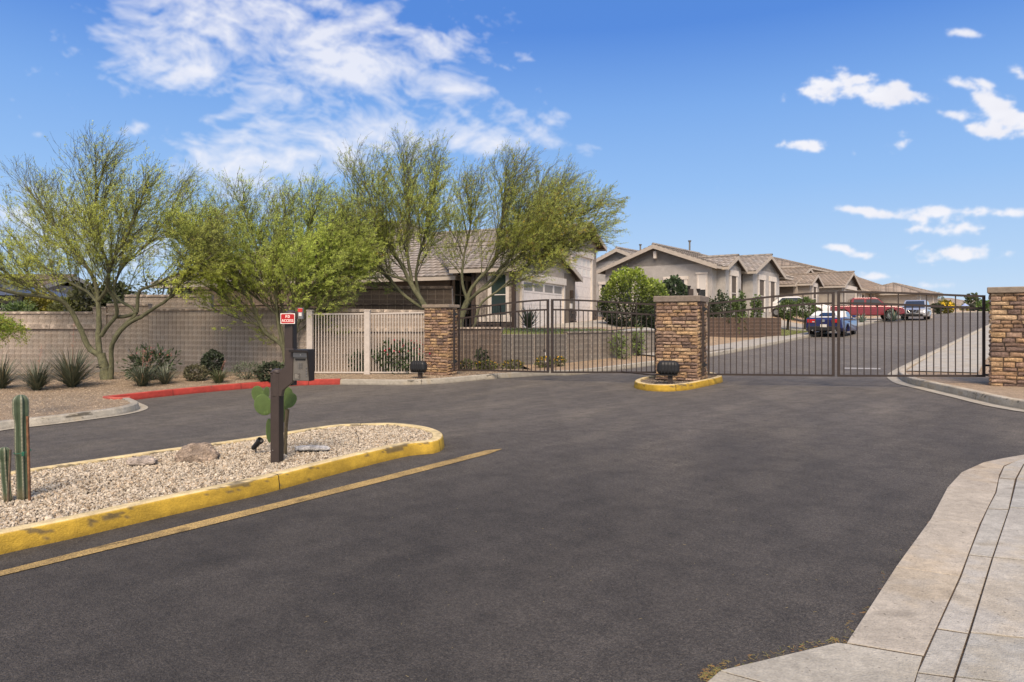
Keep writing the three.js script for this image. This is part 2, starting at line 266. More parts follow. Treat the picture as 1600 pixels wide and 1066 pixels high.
// --- the asphalt: one sheet, finely divided near the viewer so that its wear has its own shape
{
  const axis = (spans) => { const a = []; for (const [lo, hi, st] of spans) for (let v = lo; v < hi - 1e-6; v += st) a.push(v); a.push(spans[spans.length - 1][1]); return a; };
  const xs = axis([[-60, -16, 4], [-16, -9, .5], [-9, 11, .16], [11, 20, .5], [20, 130, 3.5]]), ds = axis([[-12, 1.6, 1.4], [1.6, 6, .1], [6, 20, .18], [20, 32, .5], [32, 125, 2.5]]);
  const pos = [], uv = [], col = [], idx = [];
  const wear = (x, d) => {
    const th = 0.6, a = x * Math.sin(th) + d * Math.cos(th), c = x * Math.cos(th) - d * Math.sin(th);   // along and across the way in
    let v = 1 + .34 * fbm(a * .16, c * .55, 3.3, 4) + .30 * fbm(a * .5 + 9, c * 2.6, 1.1, 4) + .20 * fbm(x * 3.1, d * 3.1, 7.7, 3);
    const R = Math.hypot(x - 13.5, d - 5.5);                                            // cars sweep round the corner on the right
    v += .20 * Math.exp(-(((R - 7.4) / .5) ** 2)) * smoothstep(d, 3, 8) + .16 * Math.exp(-(((R - 9.6) / .45) ** 2)) - .10 * Math.exp(-(((R - 8.5) / .5) ** 2)) + .14 * Math.exp(-(((R - 11.9) / .4) ** 2));
    const oil = fbm(x * 1.7 + 40, d * 1.7, 2.2, 2); v -= .9 * Math.max(0, oil - .33); v -= .12;
    const seam = Math.abs(c + 3.1 + .05 * noise3(a * .8, 1, 1)); v += .12 * Math.exp(-((seam / .05) ** 2)) * smoothstep(d, 2, 4);
    v += .80 * smoothstep(d, 5, 13) + .26 * smoothstep(d, 13, 20) + .45 * smoothstep(d, 18, 34);                                                   // paler surface towards the gate
    v += .25 * Math.exp(-(((c + 12.6 + .4 * noise3(a * .3, 2, 1)) / .8) ** 2)) * smoothstep(x, -7, -4.5);
    const dust = (1.3 * Math.max(0, fbm(a * .35, c * 1.3, 12.2, 5) + .05)) * smoothstep(d, 2.5, 8);
    return [v * (1 + dust * .55), v * (1 + dust * .52), v * (1 + dust * .40)];
  };
  ds.forEach((d) => xs.forEach((x) => { pos.push(x, ground(x, d), -d); uv.push(x, d); col.push(...wear(x, d)); }));
  for (let j = 0; j < ds.length - 1; j++) for (let i = 0; i < xs.length - 1; i++) { const a = j * xs.length + i, b = a + xs.length; idx.push(a, a + 1, b, b, a + 1, b + 1); }
  const g = new THREE.BufferGeometry(); g.setAttribute('position', new THREE.Float32BufferAttribute(pos, 3)); g.setAttribute('uv', new THREE.Float32BufferAttribute(uv, 2)); g.setAttribute('color', new THREE.Float32BufferAttribute(col, 3)); g.setIndex(idx); g.computeVertexNormals();
  solo('road', g, M.asphalt, 'dark asphalt road leading through the two gates and up the street', 'road', null, 'structure');
}
// --- kerbs: a profile swept along a line, cut into sections
function kerbRun(root, name, line, side, { h = .15, w = .16, section = 3, color, top, wear = .3, seed = 1, gutter = 0, mat = M.paint, first = 0 }) {
  // side = +1: the raised top lies to the left of the line's direction
  const L = [0]; for (let i = 1; i < line.length; i++) L.push(L[i - 1] + Math.hypot(line[i][0] - line[i - 1][0], line[i][1] - line[i - 1][1]));
  const total = L[L.length - 1], pt = (s) => { let i = 1; while (i < line.length - 1 && L[i] < s) i++; const t = clamp((s - L[i - 1]) / (L[i] - L[i - 1] || 1), 0, 1); return [lerp(line[i - 1][0], line[i][0], t), lerp(line[i - 1][1], line[i][1], t)]; };
  const nrm = (s) => { const a = pt(Math.max(0, s - .15)), b = pt(Math.min(total, s + .15)), l = Math.hypot(b[0] - a[0], b[1] - a[1]) || 1; return [-(b[1] - a[1]) / l * side, (b[0] - a[0]) / l * side]; };
  const prof = [...(gutter ? [[-gutter, .012, 'g'], [-.01, .004, 'g']] : [[0, -.06, 'f']]), [0, .0, 'f'], [.004, h * .15, 'f'], [.006, h * .3, 'f'], [.010, h * .46, 'f'], [.014, h * .62, 'f'], [.017, h * .75, 'f'], [.02, h * .86, 'f'], [.026, h * .93, 'f'], [.036, h * .98, 't'], [.055, h, 't'], [w * .6, h + .002, 't'], [w - .012, h, 't'], [w, h - .012, 't'], [w, -.02, 't']];
  const cuts = [0]; let s = first || section; while (s < total - section * .35) { cuts.push(s); s += section; } cuts.push(total);
  for (let k = 0; k < cuts.length - 1; k++) {
    const a = cuts[k] + (k ? .005 : 0), b = cuts[k + 1] - (k < cuts.length - 2 ? .005 : 0), n = Math.max(2, Math.round((b - a) / .035)), pos = [], col = [], uv = [], idx = [];
    for (let i = 0; i <= n; i++) {
      const q = a + (b - a) * i / n, p = pt(q), m = nrm(q); let run = 0;
      prof.forEach(([u, y, kind], j) => {
        const x = p[0] + m[0] * u, d = p[1] + m[1] * u; if (j) run += Math.hypot(u - prof[j - 1][0], y - prof[j - 1][1]);
        pos.push(x, ground(x, d) + y, -d); uv.push(q, run);
        const nn = fbm(q * 2.1, run * 9 + seed, seed, 4), scar = .75 * fbm(q * 2.3 + 5, run * 6, seed + 4.4, 4, .6) + .45 * fbm(q * 11, run * 26, seed + 8.1, 3, .6), tone = 1 + .22 * nn;
        let c = (kind === 't' ? top : kind === 'g' ? [1.02, .97, .88] : color).map((v) => v * tone);
        const chip = kind === 'g' ? 0 : smoothstep(scar + (y > h * .6 && y < h * .98 ? .12 : -.05), 1 - .92 * wear - .08, 1.02 - .92 * wear) * .0 + (scar > (y > h * .55 && y < h * .99 ? .30 - wear * .3 : .46 - wear * .3) ? .75 : 0);
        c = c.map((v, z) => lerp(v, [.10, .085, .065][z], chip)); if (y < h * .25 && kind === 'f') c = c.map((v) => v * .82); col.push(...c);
      });
    }
    const w1 = prof.length; for (let i = 0; i < n; i++) for (let j = 0; j < w1 - 1; j++) { const p = i * w1 + j, r = p + w1; side > 0 ? idx.push(p, r, p + 1, p + 1, r, r + 1) : idx.push(p, p + 1, r, p + 1, r + 1, r); }
    for (const e of [0, n]) { const base = pos.length / 3, st = e * w1; for (let j = 0; j < w1; j++) { const o = (st + j); pos.push(pos[o * 3], pos[o * 3 + 1], pos[o * 3 + 2]); uv.push(0, 0); col.push(.05, .045, .04); } const lastV = base + w1 - 1; for (let j = gutter ? 2 : 0; j < w1 - 2; j++) (e === 0) === (side > 0) ? idx.push(lastV, base + j, base + j + 1) : idx.push(lastV, base + j + 1, base + j); }
    const g = new THREE.BufferGeometry(); g.setAttribute('position', new THREE.Float32BufferAttribute(pos, 3)); g.setAttribute('uv', new THREE.Float32BufferAttribute(uv, 2)); g.setAttribute('color', new THREE.Float32BufferAttribute(col, 3)); g.setIndex(idx); g.computeVertexNormals();
    part(root, name, g, mat);
  }
}
const YEL = [.60, .39, .04], YELTOP = [.84, .68, .36], REDK = [.48, .052, .036], REDTOP = [.56, .12, .085], GREYK = [.92, .88, .81], GREYTOP = [1.0, .97, .91];

// --- the near island with its yellow kerb
const islandFront = [[-300, 945], [-140, 902], [0, 867], [130, 838], [260, 807], [400, 775], [500, 748], [600, 721.5], [650, 711]].map(([x, y]) => onGround(x, y));
const islandNose = [[672, 707], [687, 703], [694, 697], [693, 690], [684, 684.5], [664, 678.5], [640, 674.8], [610, 672.6]].map(([x, y]) => onGround(x, y + 3));
const islandBack = [[570, 671.5], [530, 673], [480, 680], [380, 697], [250, 716], [120, 736], [0, 755], [-140, 778], [-300, 806]].map(([x, y]) => onGround(x, y + 5));
const islandLine = smoothLine([...islandFront, ...islandNose, ...islandBack], .15);
{
  const k = thing('island_kerb', 'yellow painted kerb with chipped paint around the near gravel island', 'kerb', [0, 0, 0], 0, null, 'structure');
  kerbRun(k, 'kerb_section', islandLine, 1, { h: .155, w: .16, section: 2.45, first: 3.4, color: YEL, top: YELTOP, wear: .56, seed: 3 });
}
const inset = (line, u) => line.map((p, i) => { const a = line[Math.max(0, i - 1)], b = line[Math.min(line.length - 1, i + 1)], l = Math.hypot(b[0] - a[0], b[1] - a[1]) || 1; return [p[0] - (b[1] - a[1]) / l * u, p[1] + (b[0] - a[0]) / l * u]; });
const islandBed = inset(islandLine, .15);
solo('island_bed', drape(islandBed, .11, .8, null, (x, d) => { const v = .75 + .2 * fbm(x * 2, d * 2, 1, 3); return [v, v, v]; }), M.dirt, 'gravel covered soil inside the near yellow kerbed island', 'planting bed', null, 'structure');

// --- the small island round the middle pillar
const isle2 = smoothLine([[991, 605.5], [1000, 609], [1020, 611.5], [1045, 612], [1072, 610], [1100, 604.5], [1122, 599.5], [1129, 597], [1128, 594.3], [1120, 591.5], [1100, 588.5], [1076, 587.4], [1040, 590], [1010, 596.5], [993, 602]].map(([x, y]) => onGround(x, y)), .12, true);
{
  const k = thing('pillar_island_kerb', 'short yellow kerb around the foot of the middle stone pillar', 'kerb', [0, 0, 0], 0, null, 'structure');
  kerbRun(k, 'kerb_section', [...isle2, isle2[1]], 1, { h: .15, w: .15, section: 1.55, color: [.58, .37, .03], top: YELTOP, wear: .3, seed: 9 });
}
solo('pillar_island_bed', drape(inset(isle2, .14), .10, .6, null, () => [.42, .42, .43]), M.dirt, 'dark gravel inside the small island at the middle pillar', 'planting bed', null, 'structure');

// --- left verge: white kerb end, red kerb, grey kerb running through the gate and up the street
const whiteLine = smoothLine([...kerbLeftNear.slice(1, 4), onGround(0, 672), onGround(79, 663), onGround(140, 655), P0, P1, P2], .2);
const redLine = smoothLine(kerbRed, .2), greyLine = smoothLine([...kerbStreetNear, ...kerbStreetFar], .5);
{
  const k = thing('verge_kerb', 'weathered white kerb curving to an end before the red kerb', 'kerb', [0, 0, 0], 0, null, 'structure');
  kerbRun(k, 'kerb_section', whiteLine, 1, { h: .14, w: .17, section: 3.05, first: 2.2, color: [1.12, 1.08, 1.0], top: [.86, .83, .78], wear: .2, seed: 14, gutter: .16, mat: M.concrete });
  const r = thing('fire_lane_kerb', 'bright red painted kerb along the left verge', 'kerb', [0, 0, 0], 0, null, 'structure');
  kerbRun(r, 'kerb_section', [...smoothLine([P2, onGround(188, 631), P3], .1), ...redLine.slice(1)], 1, { h: .155, w: .16, section: 1.75, first: .55 + 1.6, color: REDK, top: REDTOP, wear: .05, seed: 21 });
  const s = thing('street_kerb', 'pale grey kerb from the red kerb past the left pillar and up the street', 'kerb', [0, 0, 0], 0, null, 'structure');
  kerbRun(s, 'kerb_section', greyLine, 1, { h: .14, w: .16, section: 2.4, color: GREYK, top: GREYTOP, wear: .06, seed: 25, gutter: .0, mat: M.concrete });
}
const vergeEdge = [...inset(whiteLine, .16), ...inset(redLine, .15)];
const dirtTone = (x, d) => { const v = .92 + .22 * fbm(x * .8, d * .8, 4, 4), r = .06 * fbm(x * .3, d * .3, 8, 2); return [v + r, v, v - r]; };
const swell = (x, d) => ground(x, d) + .12 * smoothstep(d - .42 * (x + 8), 16.5, 20) * smoothstep(-x, 1.0, 4);
const bedLeft = [...vergeEdge, ...inset(smoothLine(kerbStreetNear, .4), .15), [1.6, 20.4], [-.5, 21.6], [-3, 23.4], [-9, 24.6], [-30, 24.6], [-60, 24], [-60, 3], [-17, 3]];
solo('planting_bed', drape(bedLeft, .115, 1.0, swell, dirtTone), M.dirt, 'tan decomposed granite bed between the left kerbs and the block wall', 'planting bed', null, 'structure');

// --- street side yards, rising from the kerb to the house pads
const padRise = (dist) => .95 * smoothstep(dist, 1.6, 7.5);
function distTo(line, x, d) { let best = 1e9; for (let i = 1; i < line.length; i++) { const [a, b] = line[i - 1], [e, f] = line[i], l2 = (e - a) ** 2 + (f - b) ** 2, t = clamp(((x - a) * (e - a) + (d - b) * (f - b)) / l2, 0, 1); best = Math.min(best, Math.hypot(x - a - t * (e - a), d - b - t * (f - b))); } return best; }
const farKerb = kerbStreetFar, yardHeight = (x, d) => ground(x, d) + padRise(distTo(farKerb, x, d)) * smoothstep(d, 25, 33) * lerp(1, .35, smoothstep(d, 48, 72));
const yardTone = (x, d) => { const v = 1.12 + .2 * fbm(x * .35, d * .35, 4, 4); return [v * 1.0, v * .97, v * .93]; };
const kerbInner = inset(smoothLine(kerbStreetFar, 1.5), .14);
solo('front_yards', drape([...kerbInner, [120, 130], [60, 130], [10, 95], [-16, 60], [-14, 33], [-4, 26.6], [.0, 24.6], [.6, 21.2]], .10, 2.2, yardHeight, yardTone), M.dirt, 'sloping tan gravel front yards between the street and the houses', 'yard', null, 'structure');
// concrete walk and driveways on the street's left side
const ribbon = (line, u0, u1) => [...inset(line, u0), ...inset(line, u1).reverse()];
const walkLine = smoothLine(kerbStreetFar.slice(2, 9), 1);
solo('street_sidewalk', drape(ribbon(walkLine, .17, 1.65), .115, 1.6, (x, d) => yardHeight(x, d) + .012, () => [1.02, .99, .95]), M.concrete, 'pale concrete sidewalk along the left side of the street', 'sidewalk', null, 'structure');
function driveway(label, pts, tone = 1) { solo('driveway', drape(pts, .13, 1.2, (x, d) => yardHeight(x, d) + .02, () => [tone, tone * .97, tone * .94]), M.concrete, label, 'driveway', null, 'structure'); }
driveway('pale concrete driveway of the near house with the tall garage door', [[5.6, 24.3], [9.2, 28.2], [5.0, 38.8], [1.0, 31.2], [3.2, 29]], 1.0);
driveway('pale driveway under the white car', [[18.4, 40.2], [22.3, 45.5], [17.8, 49.2], [14.2, 44.2]], .95);
driveway('pale driveway under the red pickup truck', [[28.2, 53.1], [33.0, 59.3], [26.5, 63.8], [22.2, 58.2]], .95);
driveway('pale concrete driveway far up the street beyond the silver car', [[41.0, 69.3], [46.0, 74.9], [40.5, 79], [36.5, 73.5]], .95);
// lawns
function lawn(label, pts, off) {
  const g = thing('lawn', label, 'grass', [0, 0, 0], 0, null, 'structure');
  const sheet = drape(pts, off, 1.0, yardHeight, (x, d) => { const v = .8 + .5 * fbm(x * 1.3, d * 1.3, 2, 4); return [v, v, v]; });
  part(g, 'turf', sheet, M.turf || (M.turf = std('turf', [.22, .25, .05], { roughness: .95, vertexColors: true, map: rep(T.dirt, 1) })));
  const r = rng(77), list = [], xs = pts.map((p) => p[0]), dsx = pts.map((p) => p[1]);
  for (let i = 0; i < 2600; i++) { const p = [lerp(Math.min(...xs), Math.max(...xs), r()), lerp(Math.min(...dsx), Math.max(...dsx), r())]; if (!inside(p, pts)) continue; const s = .05 + r() * .05, v = .7 + r() * .6; list.push([mtx(p[0], yardHeight(...p) + off, -p[1], r() - .5, r() * 6, r() - .5, s, s * 1.4, s), C(.18 * v, .22 * v, .045 * v)]); }
  instanced(g, 'grass', new THREE.ConeGeometry(.5, 1, 3), M.leaf, list);
}
M.leaf = new THREE.MeshPhysicalMaterial({ color: 0xffffff, roughness: .75, side: THREE.DoubleSide, transmission: .32, thickness: 0 }); M.leaf.name = 'leaf';
M.leafSolid = new THREE.MeshStandardMaterial({ color: 0xffffff, roughness: .6, side: THREE.DoubleSide, vertexColors: true }); M.leafSolid.name = 'leafSolid';
lawn('strip of green lawn beside the street above the brown retaining wall', [[14.6, 36.3], [19.2, 42.4], [16.6, 44.2], [12.2, 38.2]], .14);

// --- right side beyond the gate
const rightLine = smoothLine(kerbRightFar, .4);
{
  const k = thing('entrance_kerb', 'cream concrete kerb curving past the right stone pillar', 'kerb', [0, 0, 0], 0, null, 'structure');
  const side = [[26, 3.2], [16, 7.2], [11.5, 9.3], [9.6, 10.2], [8.75, 11.0], [8.62, 11.8], [8.85, 13.3], [9.15, 15.1], [9.28, 15.9], [9.6, 16.8], [10.3, 18.2], [13.6, 22.6], [19.2, 29.6], [27.9, 40.5], [38, 53], [47.5, 64.5], [59, 76]];
  kerbRun(k, 'kerb_section', smoothLine(side, .3), -1, { h: .15, w: .17, section: 3, color: [1.0, .93, .82], top: [1.15, 1.08, .96], wear: .04, seed: 33, gutter: .26, mat: M.concrete });
  const bed = [...inset(smoothLine(side, .3), -.16), [75, 76], [75, 40], [40, 2.5]];
  solo('side_yard', drape(bed, .11, 1.8, (x, d) => ground(x, d) + .25 * smoothstep(distTo(side, x, d), 2, 8), (x, d) => dirtTone(x, d).map((v) => v * 1.28)), M.dirt, 'tan gravel ground around and behind the right stone pillar', 'yard', null, 'structure');
  const w = smoothLine(side.slice(10, 16), .6);
  solo('right_sidewalk', drape([...inset(w, -.18), ...inset(w, -1.75).reverse()], .135, 1.2, null, () => [1.06, 1.03, .98]), M.concrete, 'cream concrete sidewalk up the right side of the street behind the gate', 'sidewalk', null, 'structure');
}
// a short white painted line on the road behind the right gate
{ const a = onGround(1318, 576.5), b = onGround(1376, 577.5), c = onGround(1376, 575.6), e = onGround(1318, 574.8); solo('stop_line', drape([a, b, c, e], .006, .5, null, () => [1, 1, 1]), std('fadedWhite', [.36, .35, .33]), 'short white painted line on the asphalt behind the right gate', 'road marking', null, 'structure'); }

// --- the yellow lane line
{
  const wob = (x, y) => onGround(x, y);
  const lo = [[-260, 970], [-100, 928], [0, 901.5], [150, 864.7], [300, 828.4], [450, 790.6], [600, 752.7], [700, 726.8], [765, 709.6]].map(([x, y]) => wob(x, y)), hi = [[785, 702], [760, 704.3], [700, 719.5], [600, 744.7], [450, 782], [300, 818.2], [150, 856], [0, 893.6], [-100, 917], [-260, 956]].map(([x, y]) => wob(x, y));
  solo('lane_line', drape([...lo, ...hi], .006, .12, null, (x, d) => { const v = fbm(x * 5, d * 5, 3, 4) > .28 ? .45 : 1 + .35 * fbm(x * 2, d * 2, 6, 4); return [v, v, v]; }), M.laneYellow, 'single worn yellow line painted on the asphalt beside the near island', 'road marking', null, 'structure');
}
// --- the corner sidewalk in the foreground: gutter pans, kerb pieces and walk slabs, each its own piece
{
  const root = thing('sidewalk', 'pale concrete sidewalk corner with gutter pans and dropped kerb in the foreground', 'sidewalk', [0, 0, 0], 0, null, 'structure');
  const Z = ([x, y]) => onGround(1080 + x / 2.913, 700 + y / 2.913, .02);
  function slab(name, pts, tone, top = .02, bev = .0025, gap = name === 'slab' ? .0035 : .0028) {
    const q = pts.map(Z), sh = new THREE.Shape(q.map(([x, d]) => new THREE.Vector2(x, d)));
    const g = new THREE.ExtrudeGeometry(sh, { depth: .12, bevelEnabled: true, bevelThickness: bev, bevelSize: bev, bevelOffset: -bev - gap, bevelSegments: 1 });
    const Pp = g.attributes.position, cols = new Float32Array(Pp.count * 3);
    for (let i = 0; i < Pp.count; i++) { const x = Pp.getX(i), d = Pp.getY(i), z = Pp.getZ(i); Pp.setXYZ(i, x, ground(x, d) + top - .12 - bev + z, -d); }
    g.computeVertexNormals(); boxUV(g);
    const st = fbm(q[0][0] * 3, q[0][1] * 3, 2, 2); for (let i = 0; i < Pp.count; i++) cols.set(tone.map((t) => t * (1 + .16 * st)), i * 3);
    g.setAttribute('color', new THREE.BufferAttribute(cols, 3));
    part(root, name, g, M.concrete);
  }
  const PINK = [1.02, .93, .83], GREY = [.92, .93, .93], PALE = [1.02, 1.0, .97];
  { const out = [[1700, 14], [1515, 37], [1424, 54], [1336, 76], [1240, 122], [1178, 192], [1106, 332], [950, 552], [726, 897], [664, 897], [140, 1024], [84, 1080], [10, 1140], [300, 1250], [420, 1100], [1000, 1380], [1800, 1390], [1800, 40]].map(Z); part(root, 'joint_bed', drape(out, .0155, 1.0, null, () => [.24, .21, .175]), M.dirt); }
  // gutter pans along the asphalt edge (edge point, edge point, inner point, inner point)
  const edge = [[1420, 46], [1330, 65], [1230, 110], [1165, 180], [1090, 321], [930, 540], [706, 885]], inn = [[1440, 62], [1424, 80], [1404, 120], [1386, 200], [1314, 345], [1225, 582], [1060, 945]];
  slab('gutter_pan', [[1700, 8], [1515, 30], edge[0], edge[1], edge[2], edge[3], inn[3], inn[2], inn[1], [1470, 62], [1560, 30], [1700, 20]], PINK);
  slab('gutter_pan', [edge[3], edge[4], inn[4], inn[3]], [1.0, .92, .82]);
  slab('gutter_pan', [edge[4], edge[5], inn[5], inn[4]], [1.02, .94, .84]);
  slab('gutter_pan', [edge[5], edge[6], inn[6], inn[5]], [1.03, .96, .87]);
  slab('gutter_pan', [[700, 889], [660, 885], [130, 1012], [330, 1066], [420, 1100], [990, 1150], [1055, 949]], [1.0, .97, .90]);
  slab('gutter_pan', [[126, 1014], [60, 1072], [0, 1140], [300, 1260], [418, 1104], [328, 1069]], [1.0, .95, .84]);
  // dropped kerb pieces
  const kin = [[1700, 20], [1560, 30], [1470, 62], [1424, 80], [1400, 133], [1338, 275], [1275, 485], [1150, 800], [1112, 830], [1068, 945], [1030, 1022], [990, 1150]];
  const kout = [[1700, 38], [1590, 50], [1514, 72], [1478, 140], [1447, 270], [1364, 530], [1266, 842], [1200, 1045], [1160, 1180]];
  slab('kerb_piece', [kin[0], kin[1], kin[2], [1424, 84], [1402, 135], [1476, 140], kout[2], kout[1], kout[0]], PALE, .0205);
  slab('kerb_piece', [[1400, 138], [1388, 202], [1350, 275], [1446, 279], [1475, 143]], [.98, .96, .92], .0205);
  slab('kerb_piece', [[1348, 278], [1317, 347], [1263, 485], [1372, 497], [1445, 282]], [.97, .96, .93], .0205);
  slab('kerb_piece', [[1262, 488], [1227, 586], [1119, 820], [1264, 843], [1370, 500]], PALE, .0205);
  slab('kerb_piece', [[1117, 825], [1063, 947], [1030, 1020], [1198, 1043], [1262, 847]], [.96, .95, .92], .0205);
  slab('kerb_piece', [[1028, 1024], [993, 1150], [1150, 1180], [1196, 1048]], [.98, .97, .94], .0205);
  // walk slabs
  slab('slab', [[1516, 74], [1592, 52], [1700, 42], [1800, 42], [1800, 150], [1482, 142]], PALE, .028);
  slab('slab', [[1481, 146], [1800, 154], [1800, 300], [1450, 272]], GREY, .028);
  slab('slab', [[1449, 276], [1800, 304], [1800, 540], [1374, 500]], PALE, .028);
  slab('slab', [[1372, 504], [1800, 545], [1800, 900], [1270, 843]], PALE, .028);
  slab('slab', [[1268, 848], [1800, 905], [1800, 1120], [1204, 1045]], [.93, .94, .93], .028);
  slab('slab', [[1202, 1049], [1800, 1125], [1800, 1400], [1100, 1400]], PALE, .028);
  // grass tufts and straw along the asphalt edge
  const r = rng(5), list = [];
  const pathPts = [[60, 1066], [130, 1010], [400, 945], [660, 885], [706, 885], [820, 710], [930, 540], [1010, 420], [1165, 180]].map(([x, y]) => onGround(1080 + x / 2.913, 700 + y / 2.913, 0));
  for (let i = 0; i < 300; i++) { const k = Math.min(pathPts.length - 2, Math.floor(r() * r() * (pathPts.length - 1) * 1.0)), t = r(), p = [lerp(pathPts[k][0], pathPts[k + 1][0], t), lerp(pathPts[k][1], pathPts[k + 1][1], t)]; const o = (r() - .6) * .06; list.push([mtx(p[0] + o, ground(...p) + .008, -p[1] + o, (r() - .5) * .5, r() * 6.3, 1.2 + r() * .6, .0012 + r() * .0016, .010 + r() * .022, .0012), C(.20 + r() * .16, .155 + r() * .11, .075)]); }
  for (let i = 0; i < 130; i++) { const p = [lerp(-1.2, 3.2, r()), lerp(2.4, 8, r() * r())]; list.push([mtx(p[0], ground(...p) + .006, -p[1], (r() - .5) * .3, r() * 6.3, 1.4 + r() * .3, .0012, .006 + r() * .016, .001), C(.36, .29, .14)]); }
  const lit = thing('leaf_litter', 'dry straw and leaf bits along the asphalt edge in the foreground', 'litter', [0, 0, 0], 0, null, 'stuff');
  instanced(lit, 'straw', new THREE.BoxGeometry(1, 1, 1), M.leafInst || (M.leafInst = std('leafInst', [1, 1, 1], { roughness: .9 })), list);
}
// --- loose gravel
const pebble = (() => { const g = new THREE.IcosahedronGeometry(.5, 0), P = g.attributes.position, r = rng(8), memo = {}; for (let i = 0; i < P.count; i++) { const k = [P.getX(i), P.getY(i), P.getZ(i)].map((v) => v.toFixed(3)).join(); memo[k] ??= .75 + r() * .5; P.setXYZ(i, P.getX(i) * memo[k], P.getY(i) * memo[k], P.getZ(i) * memo[k]); } g.computeVertexNormals(); return g; })();
{
  const root = thing('island_gravel', 'loose cream gravel spread over the near island', 'gravel', [0, 0, 0], 0, null, 'stuff'), r = rng(15), list = [];
  const inner = inset(islandLine, .16), xs = inner.map((p) => p[0]), x0 = Math.max(-9, Math.min(...xs)), x1 = Math.max(...xs);
  while (list.length < 40000) { const p = [lerp(x0, x1, r()), lerp(2, 12, r())]; if (!inside(p, inner)) continue; const s = .015 + .025 * r() * r() + (r() < .04 ? .015 : 0), v = .52 + .46 * r(), w = r(); list.push([mtx(p[0], ground(...p) + .118 + r() * .016, -p[1], r() * 6, r() * 6, r() * 6, s * 1.3, s * (.5 + .3 * r()), s), w < .10 ? C(.42 * v, .34 * v, .25 * v) : w < .3 ? C(.86 * v, .68 * v, .47 * v) : C(1.0 * v, .88 * v, .69 * v)]); }
  instanced(root, 'pebbles', pebble, M.gravel, list);
}
{
  const root = thing('verge_gravel', 'fine tan gravel scattered over the left planting bed', 'gravel', [0, 0, 0], 0, null, 'stuff'), r = rng(16), list = [];
  let guard = 0; while (list.length < 26000 && guard++ < 400000) { const p = [lerp(-14, 1.4, r()), lerp(7, 22, Math.sqrt(r()))]; if (!inside(p, bedLeft)) continue; const s = .010 + .022 * r() * r(), v = .6 + .55 * r(), w = r(); list.push([mtx(p[0], swell(...p) + .117, -p[1], r() * 6, r() * 6, r() * 6, s * 1.3, s * .7, s), w < .2 ? C(.42 * v, .31 * v, .21 * v) : w < .6 ? C(.76 * v, .60 * v, .42 * v) : C(.84 * v, .70 * v, .52 * v)]); }
  instanced(root, 'pebbles', pebble, M.gravel, list);
}
{
  const root = thing('pillar_island_gravel', 'dark gravel around the gate motor on the middle pillar island', 'gravel', [0, 0, 0], 0, null, 'stuff'), r = rng(17), list = [], inn = inset(isle2, .16);
  let guard = 0; while (list.length < 2600 && guard++ < 90000) { const p = [lerp(2.4, 5.8, r()), lerp(14.5, 19, r())]; if (!inside(p, inn)) continue; const s = .018 + .02 * r(), v = .6 + .5 * r(); list.push([mtx(p[0], ground(...p) + .11, -p[1], r() * 6, r() * 6, r() * 6, s * 1.3, s * .7, s), C(.36 * v, .30 * v, .24 * v)]); }
  instanced(root, 'pebbles', pebble, M.gravel, list);
}

// ================================================================ WALLS, PILLARS, FENCE, GATES
const tones = (base, n, spread, seed, o) => { const r = rng(seed); return Array.from({ length: n }, (_, i) => { const v = 1 + ((i + .5) / n - .5) * spread * 1.5, w = (r() - .5) * spread * .3; return std('tone' + seed + '_' + i, [base[0] * v * (1 + w), base[1] * v, base[2] * v * (1 - w)], o); }); };
const wallBump = { map: rep(T.stone, 1), bumpMap: rep(T.stoneBump, 1.5), bumpScale: .004, roughness: .93 };
const blockTones = tones([.70, .605, .515], 6, .16, 71, wallBump), brownTones = tones([.27, .205, .155], 5, .2, 72, wallBump), greyTones = tones([.38, .34, .29], 5, .16, 73, wallBump);
const joint = std('joint', [.44, .37, .30], { roughness: .95 });
// A wall of stacked block from A to B (x, distance), its face to the viewer; rows can carry their own height
function blockWall(root, A, B, y0, y1, { bw = .2, bh = .165, mats = blockTones, depth = .2, seed = 1, max = 300, name = 'block', pilaster } = {}) {
  const a = V(A[0], 0, -A[1]), b = V(B[0], 0, -B[1]), L = a.distanceTo(b), g = new THREE.Group(), r = rng(seed);
  const turn = Math.atan2(-(b.z - a.z), b.x - a.x), local = (x, y, z) => V(a.x + x * Math.cos(turn) + z * Math.sin(turn), y, a.z - x * Math.sin(turn) + z * Math.cos(turn));
  const core = new Buf().box(0, L, y0, y1, -depth, -.012), cm = part(root, 'mortar', core.geo(false), joint, { p: [a.x, 0, a.z], r: [0, turn, 0] });
  const nx = Math.round(L / bw), w = L / nx, ny = Math.round((y1 - y0) / bh), h = (y1 - y0) / ny;
  const geoB = blockWall.cache[w.toFixed(3) + h.toFixed(3)] ??= (() => { const q = new THREE.BoxGeometry(w - .011, h - .010, .05); boxUV(q, 1); return q; })();
  const rest = mats.map(() => []); let n = 0;
  for (let j = ny - 1; j >= 0; j--) for (let i = 0; i < nx; i++) {
    const p = local((i + .5) * w, y0 + (j + .5) * h, -.028 + (r() - .5) * .006), k = Math.floor(clamp(.5 + 1.1 * fbm(i * .12 + seed * 5, j * .16, seed, 3) + (r() - .5) * .75, 0, .999) * mats.length);
    if (n++ < max) part(root, name, geoB, mats[k], { p: [p.x, p.y, p.z], r: [0, turn, 0] }); else rest[k].push(geoB.clone().applyMatrix4(mtx(p.x, p.y, p.z, 0, turn, 0)));
  }
  rest.forEach((l, k) => { if (l.length) part(root, name, mergeGeometries(l), mats[k], { kind: 'stuff' }); });
  return { turn, L, local, a };
}
blockWall.cache = {};
